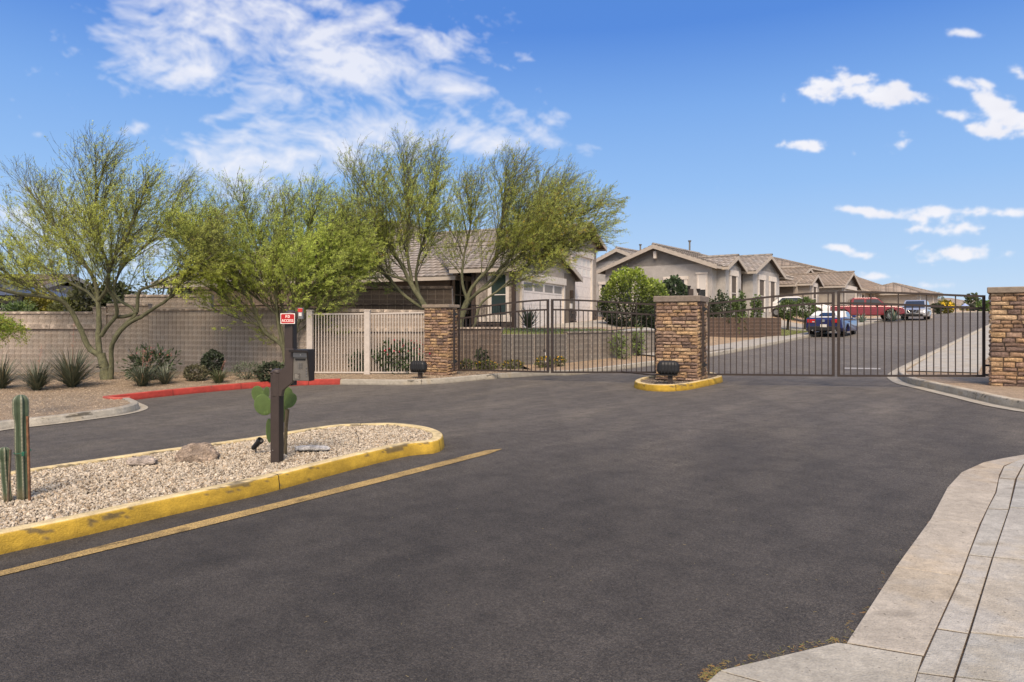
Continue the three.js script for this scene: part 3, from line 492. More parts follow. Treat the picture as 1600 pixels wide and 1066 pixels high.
function coping(root, w, y0, y1, z0, z1, mat, x0 = 0, x1 = w.L, name = 'coping') { const n = Math.max(1, Math.round((x1 - x0) / .8)); for (let i = 0; i < n; i++) { const g = new RoundedBoxGeometry((x1 - x0) / n - .008, y1 - y0, z1 - z0, 1, .008), p = w.local(x0 + (i + .5) * (x1 - x0) / n, (y0 + y1) / 2, (z0 + z1) / 2); part(root, name, boxUV(g), mat, { p: [p.x, p.y, p.z], r: [0, w.turn, 0] }); } }
const copeMat = blockTones[2], copeLite = std('copeLite', [.64, .54, .44], wallBump);
const corner = [-11.98, 22.5], wallEnd = [-6.05, 20.35];
const yAt = (py, d) => EYE + (500 - py) / FOCAL * d;
{
  const t = thing('block_wall', 'long tan block wall on the left with a projecting middle ledge and stepped upper courses', 'wall');
  const a = [-27, 22.5];
  const w1 = blockWall(t, [-21, 22.5], corner, -.62, yAt(514, 22.5), { seed: 3, max: 300 });
  coping(t, w1, yAt(514, 22.5), yAt(506.5, 22.5), -.25, .07, copeMat, 0, w1.L - 1.55, 'ledge');
  const w2 = blockWall(t, [-21, 22.56], [-13.85, 22.56], yAt(506.5, 22.5), yAt(490.5, 22.5), { seed: 4, max: 120 });
  coping(t, w2, yAt(490.5, 22.5), yAt(487, 22.5), -.24, .035, copeMat);
  const w3 = blockWall(t, [-13.85, 22.54], [-13.4, 22.54], yAt(514, 22.5), yAt(482, 22.5), { seed: 5, max: 40 }); coping(t, w3, yAt(482, 22.5), yAt(479.5, 22.5), -.24, .03, copeMat);
  const w4 = blockWall(t, [-13.4, 22.58], corner, yAt(514, 22.5), yAt(478, 22.5), { seed: 6, max: 120 }); coping(t, w4, yAt(478, 22.5), yAt(474.5, 22.5), -.24, .03, copeMat);
  coping(t, w4, yAt(492, 22.5), yAt(490, 22.5), -.1, .04, copeMat, 0, w4.L, 'ledge');
  blockWall(t, [-27, 22.5], [-21, 22.5], -.6, yAt(490, 22.5), { seed: 7, max: 0 });
}
{
  const t = thing('block_wall', 'tan block wall running from the inner corner to the beige fence, flat coping on top', 'wall');
  const w = blockWall(t, corner, wallEnd, -.62, 1.80, { seed: 8, max: 300, bw: .172, bh: .162 });
  coping(t, w, 1.80, 1.865, -.22, .04, copeLite);
}
{
  const t = thing('block_wall', 'short upper block wall stepping up behind the inner corner of the long wall', 'wall');
  const w = blockWall(t, [(194 - 800) / FOCAL * 23.4, 23.4], [(330 - 800) / FOCAL * 23.4, 23.4], 1.4, yAt(464, 23.4), { seed: 9, max: 140 });
  coping(t, w, yAt(464, 23.4), yAt(460.5, 23.4), -.22, .03, copeMat);
}
{
  const t = thing('block_wall', 'light tan block wall with a dark ledge line behind the beige picket fence', 'wall');
  const A = [(484 - 800) / FOCAL * 20.75, 20.75], B = [(676 - 800) / FOCAL * 20.75, 20.75];
  const w = blockWall(t, A, B, -.4, yAt(518.5, 20.75), { seed: 10, max: 220, mats: tones([.66, .55, .45], 5, .14, 74, wallBump), bw: .2 });
  coping(t, w, yAt(518.5, 20.75), yAt(512.5, 20.75), -.24, .05, copeLite, 0, w.L, 'ledge');
  const w2 = blockWall(t, [A[0], 20.8], [B[0], 20.8], yAt(512.5, 20.75), yAt(489.5, 20.75), { seed: 11, max: 80, mats: tones([.66, .55, .45], 4, .14, 75, wallBump), bw: .2 });
  const n = 5; for (let i = 0; i < n; i++) { const p = w2.local((i + .5) * w2.L / n, lerp(yAt(484, 20.75), yAt(487.6, 20.75), (i + .5) / n), -.09); part(t, 'coping', boxUV(new RoundedBoxGeometry(w2.L / n - .008, .10, .27, 1, .01)), copeLite, { p: [p.x, p.y, p.z], r: [0, w2.turn, -.026] }); }
  part(t, 'end_post', boxUV(new THREE.BoxGeometry(.28, 2.15, .28)), copeLite, { p: [A[0] - .05, .77, -20.72] });
}
{
  const t = thing('garden_wall', 'dark brown block wall above and behind the beige fence, below the side of the near house', 'wall');
  const A = [(300 - 800) / FOCAL * 25.4, 25.4], B = [(706 - 800) / FOCAL * 24.6, 24.6], w = blockWall(t, A, B, .5, yAt(452, 25), { seed: 12, max: 260, mats: brownTones, bw: .3, bh: .2 });
  coping(t, w, yAt(452, 25), yAt(448, 25), -.22, .04, brownTones[1]);
  coping(t, w, yAt(477, 25), yAt(475, 25), -.1, .03, brownTones[0], 0, w.L, 'ledge');
}
const brownTop = yAt(514.5, 22.0);
{
  const t = thing('retaining_wall', 'brown block retaining wall with a pale cap behind the left gate', 'wall');
  const A = [(700 - 800) / FOCAL * 22, 22], B = [(783 - 800) / FOCAL * 22.6, 22.6], w = blockWall(t, A, B, -.35, brownTop, { seed: 13, max: 160, mats: tones([.27, .215, .175], 5, .2, 76, wallBump), bw: .26 });
  coping(t, w, brownTop, brownTop + .06, -.24, .04, copeLite);
}
{
  const t = thing('retaining_wall', 'smooth grey retaining wall holding up the near house lawn behind the left gate', 'wall');
  const A = [(783 - 800) / FOCAL * 22.65, 22.65], B = [(886 - 800) / FOCAL * 23.3, 23.3], K = [(1040 - 800) / FOCAL * 27, 27];
  const w = blockWall(t, A, B, -.3, 1.02, { seed: 14, max: 120, mats: tones([.28, .26, .235], 5, .1, 77, wallBump), bw: .42, bh: .2 });
  const w2 = blockWall(t, B, K, -.1, 1.04, { seed: 15, max: 90, mats: greyTones, bw: .42, bh: .2 }); coping(t, w2, 1.04, 1.10, -.2, .03, greyTones[1]);
}
// --- ledgestone pillars
const stoneGeos = (() => { const r = rng(31), out = []; for (let q = 0; q < 9; q++) { const g = new THREE.BoxGeometry(1, 1, 1, 4, 3, 1), P = g.attributes.position, memo = {}; for (let i = 0; i < P.count; i++) { const x = P.getX(i), y = P.getY(i), z = P.getZ(i), k = [x, y, z].map((v) => v.toFixed(3)).join(); memo[k] ??= [(r() - .5), (r() - .5), (r() - .5)]; const m = memo[k], ex = Math.abs(x) > .49, ey = Math.abs(y) > .49, f = z > 0; P.setXYZ(i, x + (f && ex ? -Math.sign(x) * .035 : 0) + m[0] * .03, y + (f && ey ? -Math.sign(y) * .07 : 0) + m[1] * .07, f ? z - (ex || ey ? .20 : 0) + m[2] * .34 : z); } g.computeVertexNormals(); const u = g.attributes.uv; for (let i = 0; i < u.count; i++) u.setXY(i, u.getX(i) * .35 + q * .13, u.getY(i) * .12 + q * .29); out.push(g); } return out; })();
const stoneOpt = { map: rep(T.stone, 2.2), bumpMap: rep(T.stoneBump, 4), bumpScale: .012, roughness: .92 };
const stoneMats = [[.46, .275, .125], [.52, .33, .15], [.36, .215, .105], [.31, .185, .105], [.25, .15, .09], [.56, .38, .19], [.42, .27, .16], [.185, .115, .075], [.48, .30, .125], [.40, .235, .105]].map(([r, g, b]) => [r * 1.42 + .08, g * 1.48 + .068, b * 1.72 + .06]).map((c, i) => std('stone' + i, c, stoneOpt));
function pillar(label, x, d, turn, W, D, y0, yStone, yTop, { seed = 1, capMat = M.cap, over = .06, rowH = [.062, .108], side = [.14, .42] } = {}) {
  const t = thing('stone_pillar', label, 'pillar', [x, y0, -d], turn, 'stone pillars of the entrance gates'), r = rng(seed), H = yStone - y0;
  part(t, 'core', new THREE.BoxGeometry(W - .05, H, D - .05), M.mortar, { p: [0, H / 2, 0] });
  const faces = [[W, D / 2, 0, 'f'], [D, W / 2, Math.PI / 2, 'r'], [D, W / 2, -Math.PI / 2, 'l'], [W, D / 2, Math.PI, 'b']], back = [];
  for (const [len, off, ang, kind] of faces) {
    let y = 0; const q = rng(seed * 7 + kind.charCodeAt(0));
    while (y < H - .02) {
      let h = Math.min(lerp(rowH[0], rowH[1], q()), H - y); if (H - y - h < rowH[0] * .7) h = H - y;
      let u = -len / 2;
      while (u < len / 2 - .01) {
        let l = lerp(side[0], side[1], q() * q() + .12 * q()); if (len / 2 - u - l < side[0]) l = len / 2 - u; l = Math.min(l, len / 2 - u);
        const pr = .022 + q() * .022, g = stoneGeos[Math.floor(q() * stoneGeos.length)], m = stoneMats[Math.floor(q() * stoneMats.length)];
        const o = { p: [Math.cos(ang) * (u + l / 2) + Math.sin(ang) * (off - .03 + pr / 2), y + h / 2, -Math.sin(ang) * (u + l / 2) + Math.cos(ang) * (off - .03 + pr / 2)], r: [0, ang, (q() - .5) * .014], s: [l - .006, h - .006, pr + .05] };
        if (kind === 'b') back.push(g.clone().applyMatrix4(mtx(...o.p, ...o.r, ...o.s))); else part(t, 'stone', g, m, o);
        u += l;
      }
      y += h;
    }
  }
  part(t, 'stone', mergeGeometries(back), stoneMats[2], { kind: 'stuff' });
  part(t, 'cap', boxUV(new RoundedBoxGeometry(W + over * 2, yTop - yStone, D + over * 2, 2, .018)), capMat, { p: [0, H + (yTop - yStone) / 2, 0] });
  return t;
}
const rotY = (deg) => deg * Math.PI / 180;
const pilL = pillar('stone pillar at the left end of the gates, joined to the beige fence', (688.5 - 800) / FOCAL * 19.9, 19.95, rotY(-27), .80, .52, yAt(590, 19.6) - .05, yAt(481, 19.7), yAt(477, 19.6) + .02, { seed: 3, capMat: M.cap });
const pilM = pillar('wide stone pillar between the two gates on the yellow kerbed island', (1065 - 800) / FOCAL * 17.15, 17.15, rotY(-27), 1.02, 1.02, yAt(592, 16.6) - .05, yAt(471.5, 16.55), yAt(462, 16.55), { seed: 4, capMat: M.capGrey });
const pilR = pillar('tallest looking stone pillar at the right edge of the picture', 10.86, 14.34, rotY(-36.5), 1.30, 1.0, yAt(601.5, 14.1) - .05, yAt(458, 14.2), yAt(448.5, 14.2), { seed: 6, capMat: M.cap, rowH: [.07, .12], side: [.13, .5] });

// --- gates: four leaves, each with its own bars
function gateLeaf(label, A, B, yb, tops, mids, bars = 21, every = 4) { // A hinge, B meeting edge; tops and mids = heights at A and B
  const a = V(A[0], 0, -A[1]), b = V(B[0], 0, -B[1]), L = a.distanceTo(b), turn = Math.atan2(-(b.z - a.z), b.x - a.x), t = thing('gate_leaf', label, 'gate', [A[0], 0, -A[1]], turn, 'leaves of the two iron gates');
  const arc = (h, s) => lerp(h[0], h[1], Math.pow(Math.sin(s * Math.PI / 2), 1.25) * .85 + s * .15), ybAt = (s) => lerp(yb[0], yb[1], s), R = .026;
  const bar = (buf, pts, hw, hd) => { for (let i = 0; i < pts.length - 1; i++) { const [x0, y0] = pts[i], [x1, y1] = pts[i + 1]; buf.hexa([V(x0, y0 - hw, hd), V(x1, y1 - hw, hd), V(x1, y1 - hw, -hd), V(x0, y0 - hw, -hd), V(x0, y0 + hw, hd), V(x1, y1 + hw, hd), V(x1, y1 + hw, -hd), V(x0, y0 + hw, -hd)]); } };
  const curve = (h) => Array.from({ length: 25 }, (_, i) => [lerp(.02, L - .02, i / 24), arc(h, i / 24)]);
  const st = (x, s, w = R) => part(t, 'stile', new Buf().box(x - w, x + w, ybAt(s) - .022, arc(tops, s) + .022, -w, w).geo(false), M.iron);
  st(R, 0); st(L - R, 1, .03);
  for (const [n, c] of [['top_rail', curve(tops)], ['middle_rail', curve(mids)], ['bottom_rail', [[.02, ybAt(0)], [L - .02, ybAt(1)]]]]) { const bf = new Buf(); bar(bf, c, .023, .023); part(t, n, bf.geo(false), M.iron); }
  for (let i = 1; i < bars; i++) { const s = i / bars, x = L * s, tall = (every > 0 ? i : bars - i) % Math.abs(every) === 0, top = tall ? arc(tops, s) - .02 : arc(mids, s) - .015; part(t, 'bar', new Buf().box(x - .0105, x + .0105, ybAt(s) + .015, top, -.0105, .0105).geo(false), M.iron); }
  return t;
}
const XD = (px, d) => [(px - 800) / FOCAL * d, d];
const gA = XD(716, 19.9), gB = XD(857.5, 18.72), gC = XD(861.5, 18.68), gD = XD(1026, 17.5), gE = XD(1105.5, 16.8), gF = XD(1304, 15.86), gG = XD(1308.5, 15.82), gH = XD(1539.5, 14.8);
gateLeaf('left leaf of the far left iron gate, hinged on the left stone pillar', gA, gB, [yAt(578, 19.9), yAt(581.5, 18.7)], [yAt(484.5, 19.9), yAt(468.8, 18.7)], [yAt(497.5, 19.9), yAt(484, 18.7)], 22);
gateLeaf('right leaf of the left iron gate, hinged on the middle pillar', gD, gC, [yAt(582, 17.5), yAt(581.5, 18.7)], [yAt(476, 17.5), yAt(468.8, 18.7)], [yAt(492, 17.5), yAt(484, 18.7)], 22, 4);
gateLeaf('left leaf of the right iron gate, hinged on the middle pillar', gE, gF, [yAt(585, 16.8), yAt(587, 15.85)], [yAt(474.5, 16.8), yAt(457.3, 15.85)], [yAt(490.5, 16.8), yAt(474, 15.85)], 21);
gateLeaf('right leaf of the right iron gate, beside the right stone pillar', gH, gG, [yAt(587.5, 14.8), yAt(587, 15.85)], [yAt(463, 14.8), yAt(456.6, 15.85)], [yAt(482, 14.8), yAt(474, 15.85)], 21);
// hinge posts with their hinges, on the pillars
function hingePost(label, px, d, y0, y1, turn) {
  const t = thing('hinge_post', label, 'gate hinge', [XD(px, d)[0], 0, -d], turn);
  part(t, 'post', new Buf().box(-.022, .022, y0, y1, -.03, .03).geo(false), M.iron);
  for (const y of [y0 + .28, y1 - .14]) { part(t, 'hinge', new THREE.CylinderGeometry(.028, .028, .11, 10), M.blackPlastic, { p: [.035, y, .01] }); part(t, 'bracket', boxUV(new THREE.BoxGeometry(.10, .05, .07)), M.blackPlastic, { p: [.04, y, 0] }); }
}
hingePost('dark hinge post on the right side of the left stone pillar', 709.5, 19.45, yAt(580, 19.45), yAt(483, 19.45), rotY(-25));
hingePost('dark hinge post on the right side of the middle stone pillar', 1098.5, 16.58, yAt(588, 16.58), yAt(474, 16.58), rotY(-25));
{ const t = thing('hinge_post', 'black hinge brackets between the right gate leaf and the right pillar', 'gate hinge', [XD(1541, 14.75)[0], 0, -14.75], rotY(-20)); for (const y of [yAt(571, 14.75), yAt(586, 14.75)]) { part(t, 'bracket', boxUV(new THREE.BoxGeometry(.13, .04, .05)), M.blackPlastic, { p: [.05, y, 0] }); part(t, 'bolt', new THREE.CylinderGeometry(.022, .022, .09, 10), M.blackPlastic, { p: [.05, y, .03], r: [0, 0, Math.PI / 2] }); } }
// --- gate motors: a black domed housing on a post with an arm to the gate
function motor(label, px, py, d, turn, sc, armTo) {
  const y = yAt(py, d), x = XD(px, d)[0], t = thing('gate_motor', label, 'gate motor', [x, ground(x, d) + .1, -d], turn), h = y - ground(x, d) - .1;
  const g = new RoundedBoxGeometry(.52 * sc, .33 * sc, .30 * sc, 4, .11 * sc), P = g.attributes.position; for (let i = 0; i < P.count; i++) if (P.getY(i) > 0) P.setX(i, P.getX(i) * (1 - .10 * P.getY(i) / (.16 * sc))); g.computeVertexNormals();
  part(t, 'housing', boxUV(g), M.blackPlastic, { p: [-.02, h, 0] });
  for (let i = -2; i <= 2; i++) part(t, 'rib', boxUV(new RoundedBoxGeometry(.018, .27 * sc, .31 * sc, 1, .008)), M.blackPlastic, { p: [i * .075 * sc - .02, h, .004] });
  part(t, 'base_plate', boxUV(new THREE.BoxGeometry(.40 * sc, .03, .24 * sc)), M.black, { p: [-.01, h - .17 * sc, 0] });
  part(t, 'post', boxUV(new THREE.BoxGeometry(.11 * sc, h - .15 * sc, .11 * sc)), M.iron, { p: [.03, (h - .15 * sc) / 2, 0] });
  if (armTo) { const e = armTo.clone().sub(t.position).applyAxisAngle(V(0, 1, 0), -turn), m = V(e.x * .35, h - .22 * sc, e.z * .35); part(t, 'arm', new Buf().tube([V(-.1, h - .18 * sc, -.05), m, e], [.02, .018, .018], 6, null, true).geo(false), M.iron); }
}
motor('black gate motor on a short post beside the left stone pillar', 655, 572.5, 18.9, rotY(-16), .92, null);
motor('black gate motor on a short post in front of the middle stone pillar', 1045.5, 574.5, 16.05, rotY(-14), 1.0, V(...[XD(972, 17.6)[0], yAt(581, 17.7), -17.75]));
// --- beige picket fence
{
  const t = thing('picket_fence', 'beige tubular steel fence with square posts in front of the tan wall', 'fence'), d = 19.95, p0 = XD(484.5, d)[0], p1 = XD(574, d)[0], p2 = XD(667, d)[0], Z = -d, yb = yAt(582, d), yt = yAt(491, d), y2 = yAt(488.5, d);
  for (const [x, w] of [[p0, .085], [p1, .085]]) { part(t, 'post', boxUV(new RoundedBoxGeometry(w * 2, yAt(486, d) + .35, w * 2, 1, .012)), M.beigeIron, { p: [x, (yAt(486, d) - .35) / 2, Z] }); part(t, 'post_cap', boxUV(new RoundedBoxGeometry(w * 2 + .03, .035, w * 2 + .03, 2, .014)), M.beigeIron, { p: [x, yAt(486, d) + .015, Z] }); }
  for (const [a, b, n, ya, yb2] of [[p0, p1, 20, yt, yt + .01], [p1, p2, 21, yt + .01, y2]]) {
    for (const [nm, y, h] of [['top_rail', 0, .022], ['bottom_rail', 1, .022]]) { const A = y ? yb : ya, B = y ? yb : yb2; part(t, nm, new Buf().hexa([V(a + .08, A - h, Z + .02), V(b - .08, B - h, Z + .02), V(b - .08, B - h, Z - .02), V(a + .08, A - h, Z - .02), V(a + .08, A + h, Z + .02), V(b - .08, B + h, Z + .02), V(b - .08, B + h, Z - .02), V(a + .08, A + h, Z - .02)]).geo(false), M.beigeIron); }
    for (let i = 1; i < n; i++) { const x = lerp(a, b, i / n), top = lerp(ya, yb2, i / n) - .02; part(t, 'picket', new Buf().box(x - .0115, x + .0115, yb + .02, top, Z - .0115, Z + .0115).geo(false), M.beigeIron); }
  }
}

// ================================================================ HOUSES
const stucco = (n, c) => std(n, c, { map: rep(T.stucco, 1 / 1.5), bumpMap: rep(T.fineBump, 1.6), bumpScale: .006, roughness: .93 });
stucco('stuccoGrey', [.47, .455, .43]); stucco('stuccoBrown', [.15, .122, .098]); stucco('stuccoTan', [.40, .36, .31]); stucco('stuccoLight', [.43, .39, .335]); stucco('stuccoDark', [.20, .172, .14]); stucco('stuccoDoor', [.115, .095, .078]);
std('garageWhite', [.84, .80, .76], { roughness: .6, map: rep(T.stucco, 1) });
std('tile', [1, 1, 1], { vertexColors: true, roughness: .92, map: rep(T.stone, .8), bumpMap: rep(T.stoneBump, 2), bumpScale: .006 });
std('fascia', [.50, .45, .385], { roughness: .85, map: rep(T.stucco, 1) }); std('darkWood', [.05, .035, .028], { roughness: .8 }); std('shutter', [.33, .29, .25], { roughness: .8, map: rep(T.wood, 1) });
phys('pane', [.035, .042, .046], { roughness: .05, clearcoat: 1, clearcoatRoughness: .03 }); phys('paneGreen', [.03, .05, .05], { roughness: .06, clearcoat: 1 }); std('blind', [.62, .60, .56], { roughness: .4 });
function house(name, label, x, d, theta, pad) { const t = thing(name, label, 'house', [x, pad, -d], Math.PI / 2 - rotY(theta)); return t; }
function wallBox(h, s0, s1, n0, n1, y1, mat, y0 = -.8, name = 'wall') { return part(h, name, boxUV(new Buf().box(s0, s1, y0, y1, n0, n1).geo(false)), mat); }
function tilePlane(buf, pts, tw, th, base, r, spread = .3) { // pts[0]->pts[1] is the eave
  const o = pts[0], U = pts[1].clone().sub(o).normalize(), N = U.clone().cross(pts[2].clone().sub(o)).normalize(), W = N.clone().cross(U);
  const q = pts.map((p) => { const e = p.clone().sub(o); return [e.dot(U), e.dot(W)]; }), vmax = Math.max(...q.map((p) => p[1]));
  const span = (v) => { let lo = 1e9, hi = -1e9; for (let i = 0; i < q.length; i++) { const [a, b] = q[i], [c, e] = q[(i + 1) % q.length]; if ((b <= v) !== (e <= v)) { const x = a + (c - a) * (v - b) / (e - b); lo = Math.min(lo, x); hi = Math.max(hi, x); } } return [lo, hi]; };
  const P = (u, v, n) => o.clone().addScaledVector(U, u).addScaledVector(W, v).addScaledVector(N, n);
  for (let v = -.04, j = 0; v < vmax - .05; v += th, j++) {
    const [lo, hi] = span(clamp(v + th * .5, .01, vmax - .01)); if (hi - lo < .03) continue;
    let u = lo - (j % 2) * tw * .5;
    while (u < hi - .01) {
      const a = Math.max(lo, u + .006), b = Math.min(hi, u + tw - .006); u += tw; if (b - a < .03) continue;
      const k = .82 + spread * r() + .10 * noise3(u * .25, v * .3, 4), w = (r() - .5) * .06, c = C(base[0] * k * (1 + w), base[1] * k, base[2] * k * (1 - w)), lift = .045 + r() * .012, v1 = Math.min(v + th + .06, vmax);
      buf.quad(P(a, v, lift), P(b, v, lift), P(b, v1, .012), P(a, v1, .012), c).quad(P(a, v, 0), P(b, v, 0), P(b, v, lift), P(a, v, lift), c);
      if (tw < 1) buf.quad(P(b, v, 0), P(b, v1, 0), P(b, v1, .012), P(b, v, lift), c).quad(P(a, v1, 0), P(a, v, 0), P(a, v, lift), P(a, v1, .012), c);
    }
  }
}
function ridgeCaps(buf, a, b, base, r) { const n = Math.max(1, Math.round(a.distanceTo(b) / .4)), t = b.clone().sub(a).normalize(), s = t.clone().cross(V(0, 1, 0)).normalize(), up = s.clone().cross(t); for (let i = 0; i < n; i++) { const p = a.clone().lerp(b, i / n), q = a.clone().lerp(b, (i + 1.12) / n), k = .8 + .35 * r(), c = C(base[0] * k, base[1] * k, base[2] * k), f = (m, w, h) => m.clone().addScaledVector(s, w).addScaledVector(up, h); for (const [w0, h0, w1, h1] of [[-.13, -.02, -.05, .09], [-.05, .09, .05, .09], [.05, .09, .13, -.02]]) buf.quad(f(p, w0, h0 + .012), f(p, w1, h1 + .012), f(q, w1, h1), f(q, w0, h0), c); buf.quad(f(p, -.13, -.02), f(p, .13, -.02), f(p, .05, .10), f(p, -.05, .10), c); } }
function roofFrom(h, planes, caps, { base = [.30, .225, .165], tw = .33, th = .34, seed = 1, fasciaMat = M.fascia, rakes = [], spread = .3 } = {}) {
  const slab = new Buf();
  for (const p of planes) { const n = p[1].clone().sub(p[0]).cross(p[2].clone().sub(p[0])).normalize(), lo = p.map((q) => q.clone().addScaledVector(n, -.10)); for (let i = 1; i < p.length - 1; i++) { slab.tri(p[0], p[i], p[i + 1]); slab.tri(lo[0], lo[i + 1], lo[i]); } for (let i = 0; i < p.length; i++) { const j = (i + 1) % p.length; slab.quad(lo[i], lo[j], p[j], p[i]); } }
  const roof = part(h, 'roof', slab.geo(false), M.darkWood), tiles = new Buf(), r = rng(seed);
  planes.forEach((p) => tilePlane(tiles, p, tw, th, base, r, spread)); caps.forEach(([a, b]) => ridgeCaps(tiles, a, b, base, r));
  part(roof, 'roof_tiles', tiles.geo(), M.tile, { kind: 'stuff' });
  for (const p of planes) { const e0 = p[0], e1 = p[1], out = e1.clone().sub(e0).cross(V(0, 1, 0)).normalize(), f = new Buf(), q = (m, o, y) => m.clone().addScaledVector(out, o).add(V(0, y, 0)); f.hexa([q(e0, .018, -.20), q(e1, .018, -.20), q(e1, -.02, -.20), q(e0, -.02, -.20), q(e0, .018, -.005), q(e1, .018, -.005), q(e1, -.02, -.005), q(e0, -.02, -.005)]); part(roof, 'fascia', f.geo(false), fasciaMat); }
  for (const [a, b, out] of rakes) { const f = new Buf(), q = (m, o, y) => m.clone().addScaledVector(out, o).add(V(0, y, 0)); f.hexa([q(a, .02, -.24), q(b, .02, -.24), q(b, -.025, -.24), q(a, -.025, -.24), q(a, .02, .0), q(b, .02, .0), q(b, -.025, .0), q(a, -.025, .0)]); part(roof, 'barge_board', f.geo(false), fasciaMat); }
  return roof;
}
function gableRoof(h, axis, a0, a1, b0, b1, yE, pitch, { over = .45, go = .4, wallMat, ends = [1, 1], ...o } = {}) {
  // axis 'n': the ridge runs from n=a0 to n=a1 over s=b0..b1; axis 's': the ridge runs along s over n=b0..b1
  const m = (b0 + b1) / 2, yr = yE + pitch * (b1 - b0) / 2, ye = yE - pitch * over, A0 = a0 - go, A1 = a1 + go, B0 = b0 - over, B1 = b1 + over;
  const X = (a, b, y) => axis === 'n' ? V(b, y, a) : V(a, y, b), flip = axis === 's';
  const p1 = flip ? [X(A1, B0, ye), X(A0, B0, ye), X(A0, m, yr), X(A1, m, yr)] : [X(A0, B0, ye), X(A1, B0, ye), X(A1, m, yr), X(A0, m, yr)];
  const p2 = flip ? [X(A0, B1, ye), X(A1, B1, ye), X(A1, m, yr), X(A0, m, yr)] : [X(A1, B1, ye), X(A0, B1, ye), X(A0, m, yr), X(A1, m, yr)];
  const rakes = []; for (const [A, on, sg] of [[A0, ends[0], -1], [A1, ends[1], 1]]) if (on) { const out = axis === 'n' ? V(0, 0, sg) : V(sg, 0, 0); rakes.push([X(A, B0, ye), X(A, m, yr), out], [X(A, m, yr), X(A, B1, ye), out]); }
  const roof = roofFrom(h, [p1, p2], [[X(A0, m, yr + .03), X(A1, m, yr + .03)]], { rakes, ...o });
  if (wallMat) for (const [a, on] of [[a0, ends[0]], [a1, ends[1]]]) if (on) { const g = new Buf().tri(X(a, b0, yE), X(a, b1, yE), X(a, m, yr)).tri(X(a, b0, yE), X(a, m, yr), X(a, b1, yE)); part(h, 'gable', boxUV(g.geo(false)), wallMat); }
  return roof;
}
function hipRoof(h, s0, s1, n0, n1, yE, pitch, { over = .45, ...o } = {}) {
  const S0 = s0 - over, S1 = s1 + over, N0 = n0 - over, N1 = n1 + over, ye = yE - pitch * over, ds = S1 - S0, dn = N1 - N0, k = Math.min(ds, dn) / 2, yr = ye + pitch * k;
  const r0 = ds > dn ? V(S0 + k, yr, (N0 + N1) / 2) : V((S0 + S1) / 2, yr, N0 + k), r1 = ds > dn ? V(S1 - k, yr, (N0 + N1) / 2) : V((S0 + S1) / 2, yr, N1 - k);
  const c = [V(S0, ye, N1), V(S1, ye, N1), V(S1, ye, N0), V(S0, ye, N0)];
  const planes = ds > dn ? [[c[0], c[1], r1, r0], [c[1], c[2], r1], [c[2], c[3], r0, r1], [c[3], c[0], r0]] : [[c[0], c[1], r1], [c[1], c[2], r0, r1], [c[2], c[3], r0], [c[3], c[0], r1, r0]];
  const L = (p) => p.clone().add(V(0, .03, 0)), caps = [[L(r0), L(r1)]]; for (const q of c) caps.push([L(q), L(q.distanceTo(r0) < q.distanceTo(r1) ? r0 : r1)]);
  return roofFrom(h, planes, caps, o);
}
const FACE = { front: [0, (u, n) => [u, n]], camera: [-Math.PI / 2, (u, n) => [n, u]] };
// face 'front': along = s, plane = n; face 'camera' (towards the entrance): along = n, plane = s
function onFace(face, along, y, plane, out = 0) { return face === 'front' ? { p: [along, y, plane + out], r: [0, 0, 0] } : { p: [plane - out, y, along], r: [0, -Math.PI / 2, 0] }; }
function windowOn(h, face, along, y0, plane, w, hgt, { trim = M.trimWhite, pane = M.pane, tw = .13, head = true, sill = true, bars = 1, blind = 0, label } = {}) {
  const f = new Buf(); f.box(-w / 2 - tw, -w / 2, -.0, hgt, -.02, .045).box(w / 2, w / 2 + tw, 0, hgt, -.02, .045); if (head) f.box(-w / 2 - tw - .06, w / 2 + tw + .06, hgt, hgt + tw * 1.25, -.02, .075); if (sill) f.box(-w / 2 - tw - .05, w / 2 + tw + .05, -tw, 0, -.02, .07);
  const win = part(h, 'window', boxUV(f.geo(false)), trim, { ...onFace(face, along, y0, plane), label });
  part(win, 'pane', new THREE.BoxGeometry(w, hgt, .012), pane, { p: [0, hgt / 2, .004] });
  const fr = new Buf(); fr.box(-w / 2, w / 2, hgt / 2 - .018, hgt / 2 + .018, .008, .03); for (let i = 1; i < bars; i++) fr.box(-w / 2 + w * i / bars - .018, -w / 2 + w * i / bars + .018, 0, hgt, .008, .03); fr.box(-w / 2, -w / 2 + .03, 0, hgt, .008, .03).box(w / 2 - .03, w / 2, 0, hgt, .008, .03); part(win, 'frame', fr.geo(false), M.white);
  if (blind) part(win, 'blind', new THREE.BoxGeometry(w * .96, hgt * blind, .006), M.blind, { p: [0, hgt * (1 - blind / 2), .014] });
  return win;
}
